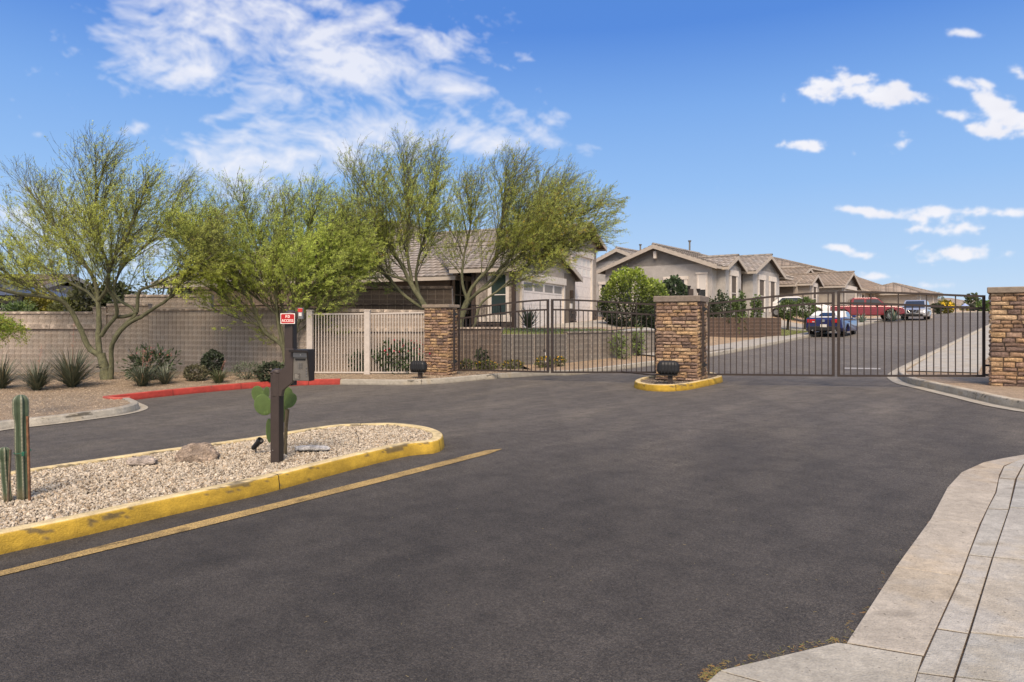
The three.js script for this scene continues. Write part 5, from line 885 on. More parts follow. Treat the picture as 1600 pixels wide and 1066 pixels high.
// two trees behind the gate line
{
  const d = 22.2;
  paloVerde({
    label: 'palo verde leaning left behind the left stone pillar, upright feathery crown', base: [690, 520, 22.2], seed: 31, env: envel(490, 748, 226, 370, 470, d, 2.6, [655, 470]), l1: 1.6, density: .7, leaf: [.42, .49, .095], flowers: .03,
    limbs: [
      { pts: [[700, 560, d], [685, 520, d], [668, 486, d - .1], [652, 460, d - .2], [640, 440, d - .2]], r: [.12, .085], bare: 1, base: 1 },
      { pts: [[640, 440, d - .2], [628, 415, d - .3], [610, 385, d - .5], [590, 345, d - .7], [575, 300, d - .8]], r: [.07, .018], from: .15, kids: 5 },
      { pts: [[666, 484, d - .1], [640, 468, d], [622, 452, d + .1], [605, 430, d + .2], [578, 405, d + .4], [545, 375, d + .7], [525, 340, d + .8]], r: [.065, .018], from: .4, kids: 4.5 },
      { pts: [[645, 448, d - .2], [640, 420, d], [636, 390, d + .2], [640, 340, d + .4], [632, 280, d + .5], [630, 240, d + .5]], r: [.06, .016], from: .2, kids: 4.5 },
      { pts: [[656, 465, d - .1], [650, 435, d - .3], [655, 400, d - .6], [670, 350, d - .9], [680, 290, d - 1.0], [688, 250, d - 1.0]], r: [.055, .016], from: .3, kids: 4.5 },
      { pts: [[640, 440, d - .2], [610, 430, d - .4], [580, 420, d - .8], [550, 405, d - 1.1]], r: [.05, .02], from: .25, kids: 4.5 },
    ],
  });
  const e = 23.6;
  paloVerde({
    label: 'palo verde sweeping right behind the left gate in front of the near house', base: [721, 513, 23.6], seed: 37, env: envel(672, 966, 246, 368, 430, e, 2.7, [735, 470]), l1: 1.7, density: .66, leaf: [.43, .49, .095], flowers: .06,
    limbs: [
      { pts: [[719, 525, e], [719, 505, e], [724, 486, e], [730, 470, e]], r: [.13, .10], bare: 1, base: 1 },
      { pts: [[728, 475, e], [736, 452, e], [752, 432, e - .1], [770, 412, e - .2], [780, 380, e - .3], [785, 330, e - .3], [790, 280, e - .3]], r: [.075, .018], from: .4, kids: 4.5 },
      { pts: [[726, 480, e], [745, 458, e + .1], [765, 440, e + .2], [790, 410, e + .3], [820, 380, e + .5], [850, 335, e + .7], [880, 290, e + .8]], r: [.065, .018], from: .45, kids: 4.5 },
      { pts: [[729, 472, e], [750, 455, e - .2], [768, 445, e - .3], [785, 425, e - .5], [805, 405, e - .7], [840, 375, e - .9], [885, 345, e - 1.1], [930, 330, e - 1.2]], r: [.06, .016], from: .5, kids: 4.5 },
      { pts: [[740, 512, e - .4], [752, 474, e - .4], [775, 457, e - .4], [795, 440, e - .5], [818, 420, e - .6], [850, 400, e - .8], [900, 375, e - .9]], r: [.05, .015], from: .62, kids: 4.5 },
      { pts: [[730, 470, e], [722, 440, e + .2], [725, 400, e + .4], [735, 350, e + .6], [728, 290, e + .7]], r: [.06, .016], from: .4, kids: 4.5 },
      { pts: [[760, 425, e], [775, 400, e + .3], [830, 360, e + .9], [845, 300, e + 1.2]], r: [.04, .016], from: .3, kids: 4.5 },
    ],
  });
}
// --- narrow-leaved clumps: red yucca, agave, grasses
function blades(b, n, len, wid, { up = .55, bend = .6, r, col = [.115, .135, .085], cup = .2, tip = 1, segs = 4 }) {
  for (let i = 0; i < n; i++) {
    const a = r() * 6.3, tilt = lerp(up, .08, Math.pow(r(), .7)), L = len * (.6 + .5 * r()), dir = V(Math.cos(a), 0, Math.sin(a)), side = V(-Math.sin(a), 0, Math.cos(a)), v = .65 + .6 * r(), w = wid * (.7 + .5 * r()), dry = r() < .07, c = dry ? C(.30 * v, .25 * v, .14 * v) : C(col[0] * v, col[1] * v, col[2] * v); let p = V((r() - .5) * .12, 0, (r() - .5) * .12), el = Math.PI / 2 * (1 - tilt * 1.15 * (1 - .35 * r()));
    let pl, pr; for (let k = 0; k <= segs; k++) { const t = k / segs, ww = w * (k === segs ? .08 : (1 - t * t * tip)), l = p.clone().addScaledVector(side, -ww).add(V(0, ww * cup, 0)), q = p.clone().addScaledVector(side, ww).add(V(0, ww * cup, 0)); if (k) b.quad(pl, pr, q, l, c); pl = l; pr = q; el -= bend * (r() * .5 + .35) / segs; p = p.clone().addScaledVector(dir, Math.cos(el) * L / segs).add(V(0, Math.sin(el) * L / segs, 0)); }
  }
}
function yucca(label, px, py, d, hPx, { n = 210, stalks = 0, seed = 1, wide = 1, col } = {}) {
  const [x] = XD(px, d), y = Math.max(swell(x, d), ground(x, d)) + .11, H = hPx / FOCAL * d, t = thing('red_yucca', label, 'yucca', [x, y, -d]), r = rng(seed), b = new Buf();
  blades(b, n, H * 1.12, .010 + .002 * wide, { up: .75, bend: .75, r, col: col || [.105, .125, .08], segs: 4 });
  part(t, 'leaves', b.geo(), M.leafSolid);
  for (let s = 0; s < stalks; s++) { const q = new Buf(), a = r() * 6.3, l = H * (1.25 + .3 * r()), pts = [0, .3, .6, .85, 1].map((k) => V(Math.cos(a) * k * k * l * .3, k * l, Math.sin(a) * k * k * l * .15)); q.tube(pts, [.006, .005, .005, .004, .003], 5, C(.30, .16, .12)); for (let i = 0; i < 26; i++) { const k = .55 + .45 * r(), p = pts[2].clone().lerp(pts[4], (k - .55) / .45); q.add(new THREE.ConeGeometry(.006, .03, 4), mtx(p.x + (r() - .5) * .10, p.y + (r() - .5) * .05, p.z + (r() - .5) * .10, r() * 3, r() * 3, r() * 3), C(.46, .17 + r() * .10, .16)); } part(t, 'flower_stalk', q.geo(), M.leafSolid); }
  return t;
}
yucca('dark green red yucca clump cut by the left edge of the picture', 2, 621, 17.2, 55, { seed: 1, n: 260 });
yucca('greyer red yucca clump left of the biggest clump near the tree', 58, 624, 16.9, 50, { seed: 2, n: 240, stalks: 1 });
yucca('biggest red yucca clump, just left of the palo verde trunk', 112, 617, 17.4, 68, { seed: 3, n: 340, stalks: 1 });
yucca('red yucca right of the palo verde trunk with pink flower stalks', 222, 609, 17.6, 40, { seed: 4, n: 240, stalks: 2 });
yucca('pale narrow yucca leaning against the right yucca of the palo verde', 258, 605, 18.0, 34, { seed: 5, n: 170, col: [.15, .17, .12] });
yucca('small yucca with one dry stalk below the round dark bush', 342, 601, 18.2, 26, { seed: 6, n: 170, stalks: 1, col: [.13, .16, .075] });
// --- leafy shrubs
const leafGeo = (() => { const b = new Buf(), c = V(0, 0, 0); b.quad(V(0, 0, 0), V(.5, .10, .5), V(0, .0, 1), V(-.5, .10, .5)); return b.geo(false); })();
const narrowLeaf = (() => { const b = new Buf(); b.quad(V(0, 0, 0), V(.18, .05, .5), V(0, -.08, 1), V(-.18, .05, .5)); return b.geo(false); })();
function shrub(name, label, cat, p, size, { n = 900, leaf = .09, col = [.07, .11, .03], col2, seed = 1, geo = leafGeo, shell = .55, flat = 0, flowers, lump = .35, group, topLight } = {}) {
  const t = thing(name, label, cat, [p.x, p.y, p.z], 0, group), r = rng(seed * 13 + 5), list = [], st = new Buf(), [w, h, dp] = size;
  const stems = 9; for (let i = 0; i < stems; i++) { const a = r() * 6.3, k = .35 + .55 * r(), e = V(Math.cos(a) * w * .5 * k, h * (.45 + .4 * r()), Math.sin(a) * dp * .5 * k); st.tube([V(0, -.05, 0), e.clone().multiplyScalar(.5).add(V(0, h * .08, 0)), e], [.018, .012, .004].map((v) => v * Math.max(.6, h)), 4); }
  part(t, 'stems', st.geo(false), M.darkBark);
  for (let i = 0; i < n; i++) {
    const u = r() * 2 - 1, a = r() * 6.3, s = Math.sqrt(1 - u * u), dir = V(s * Math.cos(a), u, s * Math.sin(a)), rad = Math.pow(lerp(shell, 1, r()), .6) * (1 + lump * noise3(dir.x * 2.1 + seed, dir.y * 2.1, dir.z * 2.1)) * (r() < .06 ? 1.08 : 1);
    const q = V(dir.x * w * .5 * rad, h * .5 + dir.y * h * .5 * rad, dir.z * dp * .5 * rad); if (q.y < -.02) continue;
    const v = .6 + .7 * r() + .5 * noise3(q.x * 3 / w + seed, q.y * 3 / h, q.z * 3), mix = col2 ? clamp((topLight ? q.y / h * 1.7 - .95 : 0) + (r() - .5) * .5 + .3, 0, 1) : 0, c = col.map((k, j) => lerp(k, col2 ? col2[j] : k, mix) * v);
    const sz = leaf * (.6 + .8 * r()), out = dir.clone().multiplyScalar(.8).add(V((r() - .5) * 1.4, (r() - .35) * 1.3, (r() - .5) * 1.4)).normalize(); const Q = new THREE.Quaternion().setFromUnitVectors(V(0, 0, 1), out).multiply(new THREE.Quaternion().setFromAxisAngle(V(0, 0, 1), r() * 6.3));
    list.push([new THREE.Matrix4().compose(q, Q, V(sz, sz, sz)), C(...c)]);
  }
  instanced(t, 'foliage', geo, M.leaf, list);
  if (flowers) { const fl = []; for (let i = 0; i < flowers.n; i++) { const a = r() * 6.3, u = lerp(flowers.lo ?? -.1, 1, r()), s = Math.sqrt(Math.max(0, 1 - u * u)), q = V(s * Math.cos(a) * w * .52, h * .5 + u * h * .53, s * Math.sin(a) * dp * .52); const v = .7 + .5 * r(), sz = flowers.s * (.6 + .8 * r()); fl.push([mtx(q.x + (flowers.dx || 0) * r(), q.y, q.z, r() * 3, r() * 6, r() * 3, sz), C(...flowers.c.map((k) => k * v))]); } instanced(t, 'flowers', new THREE.IcosahedronGeometry(.5, 0), M.leafSolidI || (M.leafSolidI = std('petal', [1, 1, 1], { roughness: .7 })), fl); }
  return t;
}
const bedAt = (px, py, d) => { const [x] = XD(px, d); return V(x, swell(x, d) + .10, -d); };
const pxm = (p, d) => p / FOCAL * d;
function bush(label, px, wPx, hPx, d, o = {}) { return shrub(o.name || 'shrub', label, o.cat || 'shrub', o.p || bedAt(px, 0, d), [pxm(wPx, d), pxm(hPx, d), pxm(wPx, d) * .9], o); }
bush('dark spiky shrub with pink red flower sprays in the corner of the block walls', 236, 70, 50, 18.9, { seed: 2, n: 700, leaf: .14, geo: narrowLeaf, col: [.055, .085, .03], lump: .9, shell: .25, flowers: { n: 46, c: [.50, .14, .15], s: .022, lo: .5 } });
bush('low rounded olive shrub left of the round dark bush', 306, 35, 26, 18.6, { seed: 3, n: 1100, leaf: .05, col: [.13, .125, .06], lump: .12 });
bush('round dark green clipped bush against the long block wall', 333, 31, 36, 19.2, { seed: 4, n: 1300, leaf: .07, col: [.035, .055, .022], lump: .10, p: bedAt(333, 0, 19.2).add(V(0, .12, 0)) });
bush('loose grey green shrub left of the dark shrub behind the keypad', 386, 48, 28, 18.9, { seed: 5, n: 900, leaf: .06, geo: narrowLeaf, col: [.15, .18, .11], lump: .3, shell: .3 });
bush('dark green shrub directly behind the keypad post', 424, 44, 28, 18.7, { seed: 6, n: 900, leaf: .08, col: [.045, .065, .025], lump: .3 });
bush('bougainvillea with red flowers behind the right half of the beige fence', 622, 76, 50, 20.35, { seed: 7, n: 1500, leaf: .08, col: [.05, .085, .022], lump: .5, shell: .3, cat: 'bougainvillea', name: 'bougainvillea', flowers: { n: 60, c: [.42, .03, .06], s: .045, lo: .15, dx: .75 } });
bush('sparse leafy plant behind the left half of the beige fence', 560, 28, 34, 20.4, { seed: 8, n: 240, leaf: .08, col: [.05, .09, .025], lump: .6, shell: .15 });
// tuft of acacia that hangs into the picture at the left edge
{
  const t = thing('acacia_branch', 'bright green feathery branch tip hanging in at the left edge', 'tree branch', [0, 0, 0]), r = rng(91), b = new Buf(), root = at(-30, 508, 12.0), list = [];
  for (let i = 0; i < 22; i++) { const e = at(lerp(-10, 46, r()), lerp(508, 540, r()), 12 + (r() - .5) * .8), m = root.clone().lerp(e, .55).add(V(0, .1, 0)); b.tube([root, m, e], [.008, .005, .002], 4, C(.10, .10, .04)); for (let k = 0; k < 26; k++) { const q = k < 13 ? root.clone().lerp(m, .35 + .65 * r()) : m.clone().lerp(e, r() * 1.05); list.push([mtx(q.x, q.y, q.z, r() * 3, r() * 6, r() * 3, .09 + .09 * r()), C(.20 + .1 * r(), .26 + .10 * r(), .02)]); } }
  part(t, 'branch', b.geo(), M.paloBark); instanced(t, 'foliage', sprays[1], M.leaf, list);
}
// behind the left gate
const yardAt = (px, d, off = .10) => { const [x] = XD(px, d); return V(x, Math.max(swell(x, d), yardHeight(x, d)) + off, -d); };
bush('low orange flowering groundcover left behind the left gate', 760, 34, 15, 21.3, { seed: 10, n: 500, leaf: .05, col: [.13, .15, .03], flowers: { n: 26, c: [.62, .33, .03], s: .035, lo: .1 }, p: yardAt(760, 21.3), name: 'flowering_plant', cat: 'flowers' });
bush('orange flowering groundcover in the middle behind the left gate', 801, 36, 13, 21.6, { seed: 11, n: 480, leaf: .05, col: [.14, .15, .03], flowers: { n: 24, c: [.62, .36, .04], s: .035, lo: .0 }, p: yardAt(801, 21.6), name: 'flowering_plant', cat: 'flowers' });
bush('orange flowering groundcover where the left gate leaves meet', 851, 30, 17, 21.8, { seed: 12, n: 480, leaf: .05, col: [.13, .15, .03], flowers: { n: 34, c: [.64, .36, .03], s: .04, lo: .1 }, p: yardAt(851, 21.8), name: 'flowering_plant', cat: 'flowers' });
bush('small orange flowering plant just right of the meeting gate leaves', 874, 18, 15, 22.1, { seed: 13, n: 300, leaf: .05, col: [.14, .16, .035], flowers: { n: 24, c: [.70, .38, .03], s: .04, lo: .1 }, p: yardAt(874, 22.1), name: 'flowering_plant', cat: 'flowers' });
bush('small green plant at the foot of the brown retaining wall', 728, 20, 18, 21.0, { seed: 14, n: 300, leaf: .06, col: [.15, .17, .06], p: yardAt(728, 21), flowers: { n: 10, c: [.6, .4, .05], s: .04 } });
bush('dark leggy plant against the brown retaining wall', 753, 20, 30, 21.5, { seed: 15, n: 260, leaf: .08, col: [.05, .07, .03], lump: .6, shell: .2, p: yardAt(753, 21.5) });
{ const t = thing('wall_spigot', 'small pale pipe with dark top standing at the grey retaining wall', 'pipe', [XD(852, 22.3)[0], ground(1.1, 22.3) + .1, -22.3]); part(t, 'pipe', new THREE.CylinderGeometry(.03, .035, .34, 8), M.trimWhite, { p: [0, .3, 0], r: [0, 0, .12] }); part(t, 'spigot_head', new RoundedBoxGeometry(.07, .1, .07, 1, .02), M.black, { p: [-.03, .5, 0] }); }
{ // agave on the raised yard and lawn strip
  const P = V(XD(826, 26)[0], yAt(513, 26), -26), t = thing('agave', 'spiky agave in front of the white two-car garage door', 'agave', [P.x, P.y, P.z]), b = new Buf(); blades(b, 70, .95, .035, { up: .9, bend: .12, r: rng(44), col: [.13, .15, .09], segs: 3, cup: .5 }); part(t, 'leaves', b.geo(), M.leafSolid);
  const y0 = thing('raised_yard', 'raised lawn strip and gravel behind the grey retaining wall', 'yard', [0, 0, 0], 0, null, 'structure');
  const P4 = (px, py, d) => at(px, py, d), gr = new Buf();
  const A = V(XD(784, 22.75)[0], 1.0, -22.75), B = V(XD(886, 23.4)[0], 1.0, -23.4), Cc = V(XD(1040, 27.1)[0], 1.02, -27.1), D = V(XD(1010, 33)[0], 1.16, -33), E = V(XD(840, 30)[0], 1.17, -30), F = V(XD(716, 30)[0], 1.16, -30), Gg = V(XD(704, 22.2)[0], 1.02, -22.2), H = V(XD(782, 22.7)[0], 1.01, -22.7);
  const turf = new Buf().quad(A, B, V(XD(955, 27)[0], 1.10, -27), V(XD(788, 25.6)[0], 1.165, -25.6)); part(y0, 'turf', turf.geo(), M.turf);
  const soil = new Buf().quad(Gg, H, V(XD(788, 25.6)[0], 1.16, -25.6), F).tri(V(XD(788, 25.6)[0], 1.16, -25.6), E, F).quad(V(XD(788, 25.6)[0], 1.16, -25.6), V(XD(955, 27)[0], 1.095, -27), D, E); part(y0, 'gravel', soil.geo(), M.dirt);
  const strip = new Buf().quad(B, Cc, D, V(XD(955, 27)[0], 1.096, -27)); part(y0, 'walk', strip.geo(), M.concrete);
  const r = rng(5), list = []; for (let i = 0; i < 1700; i++) { const u = r(), v = r(), p = A.clone().lerp(B, u).lerp(V(XD(788, 25.6)[0], 1.165, -25.6).lerp(V(XD(955, 27)[0], 1.10, -27), u), v), s = .05 + .05 * r(), k = .7 + .6 * r(); list.push([mtx(p.x, p.y + .015, p.z, r() - .5, r() * 6, r() - .5, s, s * 1.5, s), C(.20 * k, .24 * k, .045 * k)]); } instanced(y0, 'grass', new THREE.ConeGeometry(.5, 1, 3), M.leaf, list);
}
for (const [px, d, seed, label, s] of [[967, 24.6, 61, 'bright green slender stemmed plant on the gravel slope, the left one', 1], [997, 25.6, 62, 'bright green slender stemmed plant on the gravel slope, nearer the middle pillar', 1.1]]) bush(label, px, 26, 44, d, { seed, n: 340, leaf: .12, geo: narrowLeaf, col: [.17, .24, .05], lump: .8, shell: .12, p: yardAt(px, d) });
bush('low pale plant at the foot of the green stemmed plants', 975, 24, 12, 24.2, { seed: 63, n: 200, leaf: .07, geo: narrowLeaf, col: [.16, .20, .08], p: yardAt(975, 24.2) });
// the big hedge-like bushes before the grey house
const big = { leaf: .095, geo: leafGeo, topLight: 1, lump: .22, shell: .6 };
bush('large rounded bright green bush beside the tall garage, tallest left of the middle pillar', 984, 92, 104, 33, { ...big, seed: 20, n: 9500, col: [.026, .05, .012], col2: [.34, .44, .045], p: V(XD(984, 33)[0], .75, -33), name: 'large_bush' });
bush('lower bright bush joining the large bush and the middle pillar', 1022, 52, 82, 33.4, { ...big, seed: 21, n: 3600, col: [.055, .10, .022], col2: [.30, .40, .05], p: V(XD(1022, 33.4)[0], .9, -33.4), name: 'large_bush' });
bush('darker green small tree behind the middle pillar cap', 1053, 44, 66, 37, { seed: 22, n: 1900, leaf: .15, col: [.055, .10, .035], lump: .3, p: V(XD(1053, 37)[0], 1.55, -37), name: 'small_tree', cat: 'tree' });
{ const d = 32, t = thing('gate_post_lamp', 'dark post with two curved lamps behind the middle pillar', 'lamp post', [XD(1079, d)[0], 1.0, -d]); part(t, 'post', boxUV(new THREE.BoxGeometry(.22, 2.4, .22)), M.iron, { p: [0, .75, 0] }); part(t, 'arm', new Buf().tube([V(.1, 1.45, 0), V(.3, 1.42, 0), V(.38, 1.55, 0), V(.37, 1.75, 0)], [.03, .03, .03, .03], 6).geo(false), M.iron); part(t, 'lamp', new THREE.CylinderGeometry(.10, .05, .2, 10), M.black, { p: [.37, 1.86, 0] }); part(t, 'lamp', new THREE.CylinderGeometry(.09, .05, .16, 10), M.black, { p: [-.07, 2.02, 0] }); }
// planter with shrubs at the edge of the grey house's yard
{
  const t = thing('planter_wall', 'low brown block wall with shrubs behind the right gate, in front of the grey house', 'wall'), A = XD(1109, 34), B = XD(1221, 36.5);
  const w = blockWall(t, A, B, .3, 1.62, { bw: .4, bh: .2, mats: tones([.17, .115, .085], 4, .15, 79, wallBump), max: 120, seed: 16, depth: .25 });
}
[[1114, 34.6, 20, 60, [.05, .075, .025], 'dark shrub above the left end of the brown planter wall'], [1128, 34.9, 26, 72, [.055, .085, .03], 'dark twiggy shrub second from the left above the brown planter wall'], [1146, 35.2, 22, 62, [.10, .15, .03], 'light green shrub in the middle above the brown planter wall'], [1158, 35.4, 15, 70, [.10, .16, .035], 'slim upright light green shrub above the brown planter wall'], [1182, 36, 16, 66, [.12, .18, .04], 'slim upright shrub at the right end of the brown planter wall']].forEach(([px, d, w, h, col, label], i) => bush(label, px, w, h, d, { seed: 30 + i, n: 900, leaf: .11, col, lump: .4, shell: .3, p: V(XD(px, d)[0], yAt(527, d), -d) }));
[[1231, 41.5, 26, 46, 'rounded green small tree left of the blue car, the left one'], [1258, 42.5, 32, 48, 'rounded green small tree just left of the blue car']].forEach(([px, d, w, h, label], i) => { const p = yardAt(px, d); const t = bush(label, px, w, h * .62, d, { seed: 40 + i, n: 2200, leaf: .14, geo: narrowLeaf, col: [.11, .17, .035], lump: .3, p: p.clone().add(V(0, pxm(h, d) * .42, 0)), name: 'small_tree', cat: 'tree' }); part(t, 'trunk', new Buf().tube([V(0, -pxm(h, d) * .42, 0), V(.03, 0, 0), V(0, .5, 0)], [.09, .07, .04], 7).geo(false), M.darkBark); });
[[1347, 52.5, 26, 'pale blue agave under the middle of the red pickup'], [1396, 54.5, 34, 'pale blue agave in front of the red pickup nose']].forEach(([px, d, w, label], i) => { const p = yardAt(px, d), t = thing('agave', label, 'agave', [p.x, p.y, p.z]), b = new Buf(); blades(b, 46, pxm(w, d) * .62, .06, { up: .85, bend: .2, r: rng(50 + i), col: [.20, .27, .215], segs: 3, cup: .4 }); part(t, 'leaves', b.geo(), M.leafSolid); });
bush('yellow flowering bush by the far driveway right of the silver car', 1478, 20, 17, 78, { seed: 50, n: 500, leaf: .3, col: [.30, .27, .03], p: yardAt(1478, 78), flowers: { n: 120, c: [.78, .52, .02], s: .22, lo: -.3 }, name: 'flowering_bush' });
bush('dark green bush left of the yellow flowering bush', 1464, 16, 13, 76, { seed: 51, n: 350, leaf: .28, col: [.06, .08, .03], p: yardAt(1464, 76) });
bush('pale green feathery bush before the far houses', 1462, 18, 14, 92, { seed: 52, n: 300, leaf: .3, geo: narrowLeaf, col: [.22, .27, .2], p: yardAt(1462, 92).add(V(0, 1.1, 0)) });
bush('yellowish small bush on the far street corner', 1507, 10, 9, 96, { seed: 53, n: 250, leaf: .25, col: [.26, .25, .06], p: yardAt(1507, 96) });
bush('grey green round bush on the far street corner', 1517, 12, 9, 97, { seed: 54, n: 250, leaf: .25, col: [.10, .11, .07], p: yardAt(1517, 97) });
bush('bright green bush beside the right pillar far down the street', 1538, 20, 16, 95, { seed: 55, n: 400, leaf: .3, col: [.13, .22, .04], p: yardAt(1538, 95) });
bush('tall green tree top over the far houses near the right pillar', 1518, 16, 24, 135, { seed: 56, n: 300, leaf: .5, col: [.08, .11, .03], lump: .7, p: V(XD(1518, 135)[0], 3.3, -135), name: 'small_tree', cat: 'tree' });
// over the left wall
[[30, 28.5, 46, 26, [.13, .20, .05], 'light green arching plant beside the gazebo over the left wall'], [66, 29.5, 52, 40, [.30, .28, .03], 'yellow flowering bush over the left wall'], [100, 29, 40, 34, [.16, .18, .03], 'yellow green bush over the left wall between the branches'], [135, 29.5, 46, 56, [.09, .10, .03], 'dark reddish green bush over the left wall behind the trunk'], [20, 30.5, 50, 60, [.12, .15, .035], 'green tree top behind the gazebo at the left edge'], [178, 30, 50, 60, [.06, .08, .02], 'dark green tree behind the stepped wall corner'], [250, 31, 90, 70, [.09, .12, .025], 'green tree crown behind the inner corner of the walls']].forEach(([px, d, w, h, col, label], i) => bush(label, px, w, h, d, { seed: 70 + i, n: 1100, leaf: .15, geo: i % 2 ? leafGeo : narrowLeaf, col, lump: .5, shell: .2, p: V(XD(px, d)[0], yAt(488, d) - .3, -d) }));

// --- cacti in the island
std('cactus', [1, 1, 1], { vertexColors: true, roughness: .65, map: rep(T.stucco, 3) });
const edgeDots = (s, H) => Math.pow(Math.abs(Math.sin(s * H * 95)), 3);
function columnCactus(label, px, pyBase, d, hPx, radPx, seed, lean) {
  const [x] = XD(px, d), y = yAt(pyBase, d), H = pxm(hPx, d), t = thing('fencepost_cactus', label, 'cactus', [x, y - .02, -d]), r = rng(seed), ribs = 6, N = 96, K = 120, pos = [], col = [], idx = [];
  for (let k = 0; k <= K; k++) for (let i = 0; i <= N; i++) { const s = k / K, a = i / N * Math.PI * 2, rib = Math.pow(Math.abs(Math.cos(a * ribs / 2 + .5)), .9), body = pxm(radPx, d) * (s < .04 ? .82 + s * 4 : s > .72 ? lerp(1, 1.28, smoothstep(s, .72, .84)) : 1.0 - .05 * Math.sin(s * 9)) * (s > .93 ? Math.sqrt(Math.max(0, 1 - ((s - .93) / .07) ** 2)) : 1), R = body * (.66 + .36 * rib); pos.push(Math.cos(a) * R + lean * H * s * (1 - .3 * s), s * H, Math.sin(a) * R); const areole = edgeDots(s, H), edge = smoothstep(rib, .93, .99) * (.7 + .5 * areole), cork = smoothstep(.16 + .05 * noise3(a * 2, s * 9, seed) - s, 0, .10) * .55, v = .80 + .34 * fbm(s * 9, a * 1.5, seed, 4), c = [lerp(lerp(.085, .42, edge), .20, cork), lerp(lerp(.125, .43, edge), .155, cork), lerp(lerp(.07, .31, edge), .085, cork)].map((q) => q * v); col.push(...c); }
  for (let k = 0; k < K; k++) for (let i = 0; i < N; i++) { const a = k * (N + 1) + i, b = a + N + 1; idx.push(a, b, a + 1, a + 1, b, b + 1); }
  const g = new THREE.BufferGeometry(); g.setAttribute('position', new THREE.Float32BufferAttribute(pos, 3)); g.setAttribute('color', new THREE.Float32BufferAttribute(col, 3)); g.setIndex(idx); g.computeVertexNormals(); boxUV(g); part(t, 'stem', g, M.cactus);
  const sp = new Buf(); for (let k = 2; k < 46; k++) for (let j = 0; j < ribs; j++) { const s = k / 47, a = (j / ribs) * Math.PI * 2 - .5 * 2 / ribs, body = pxm(radPx, d) * (s > .72 ? lerp(1, 1.28, smoothstep(s, .72, .84)) : 1) * (s > .93 ? .7 : 1), R = body * 1.01; for (let q = 0; q < 2; q++) { const o = V(Math.cos(a) * R + lean * H * s * (1 - .3 * s), s * H, Math.sin(a) * R), b2 = a + (r() - .5) * 1.6; sp.tube([o, o.clone().add(V(Math.cos(b2) * .014, (r() - .3) * .010, Math.sin(b2) * .014))], [.0009, .0003], 3, C(.45, .40, .28)); } } part(t, 'spines', sp.geo(), M.cactus, { kind: 'stuff' });
  return t;
}
columnCactus('tall green column cactus with pale ribs tied to a stake on the island', 36, 779, 6.28, 166, 9.0, 3, -.035);
columnCactus('short slim column cactus left of the tall one at the picture edge', 12, 779, 6.22, 84, 6.4, 4, -.10);
function stake(label, px0, py0, px1, py1, d, c, w) { const a = at(px0, py0, d), b = at(px1, py1, d), t = thing('wooden_stake', label, 'stake', [a.x, a.y - .05, a.z]); const e = b.clone().sub(a); part(t, 'stake', boxUV(new Buf().hexa([V(-w, 0, w), V(w, 0, w), V(w, 0, -w), V(-w, 0, -w), V(e.x - w, e.y, e.z + w), V(e.x + w, e.y, e.z + w), V(e.x + w, e.y, e.z - w), V(e.x - w, e.y, e.z - w)]).geo(false)), std('stakeWood' + px0, c, { map: rep(T.wood, 2), roughness: .85 })); return t; }
stake('reddish brown wooden stake tied to the tall column cactus', 46.3, 778, 42.8, 642, 6.2, [.26, .125, .06], .0085);
stake('weathered thin wooden stake beside the short column cactus', 12.5, 778, 16.2, 694, 6.15, [.19, .14, .09], .007);
{ const c = at(36, 705.5, 6.28), t = thing('plant_tie', 'green tie holding the tall cactus to its stake', 'plant tie', [c.x, c.y, c.z]); part(t, 'loop', new THREE.TorusGeometry(.066, .0035, 6, 28), std('tieGreen', [.02, .12, .07], { roughness: .5 }), { p: [.002, 0, .01], r: [Math.PI / 2 + .12, .1, 0] }); part(t, 'knot', new RoundedBoxGeometry(.025, .04, .02, 1, .006), M.tieGreen, { p: [.052, -.01, .07] }); }
std('pad', [1, 1, 1], { vertexColors: true, roughness: .7, bumpMap: rep(T.fineBump, 5), bumpScale: .004 });
{
  const d = 8.15, b0 = at(447, 712, d), t = thing('prickly_pear', 'prickly pear cactus with round green pads behind the keypad post', 'cactus', [b0.x, b0.y - .03, b0.z]);
  const padGeo = (() => { const g = new THREE.SphereGeometry(1, 26, 20), P = g.attributes.position, col = []; for (let i = 0; i < P.count; i++) { let x = P.getX(i), y = P.getY(i), z = P.getZ(i); const w = .86 + .18 * (y * .5 + .5); P.setXYZ(i, x * w, y, z * .13); const dot = Math.abs(Math.sin(x * 9 + 1) * Math.sin(y * 9)) > .93 ? 1.5 : 1, rim = Math.abs(z) < .25 ? 1.25 : 1, v = (.9 + .2 * noise3(x * 2, y * 2, z)) * dot * rim; col.push(.125 * v, .20 * v, .055 * v); } g.setAttribute('color', new THREE.Float32BufferAttribute(col, 3)); g.computeVertexNormals(); return g; })();
  const pad = (px, py, wpx, hpx, dz, yaw, roll) => { const p = at(px, py, d + dz).sub(t.position); part(t, 'pad', padGeo, M.pad, { p: [p.x, p.y, p.z], r: [-.12, yaw, roll], s: [pxm(wpx, d) / 2 / .95, pxm(hpx, d) / 2, pxm(wpx, d) / 2] }); };
  pad(403.5, 617, 19, 29, .08, .25, .3); pad(411, 633, 34, 27, .0, .1, -1.15); pad(416, 616, 12, 24, .15, 1.0, -.1); pad(448, 622, 18, 34, .05, .5, -.1); pad(454, 626, 17, 24, -.03, .3, -.35); pad(420.5, 673, 14, 38, .05, 1.15, .1); pad(445, 648, 14, 24, .03, .8, .0);
  const st = new Buf().tube([at(446, 716, d), at(446, 690, d), at(447, 665, d), at(449, 640, d)].map((p) => p.sub(t.position)), [.022, .02, .022, .026], 9, C(.30, .24, .13)); part(t, 'stem', st.geo(), M.paloBark);
}
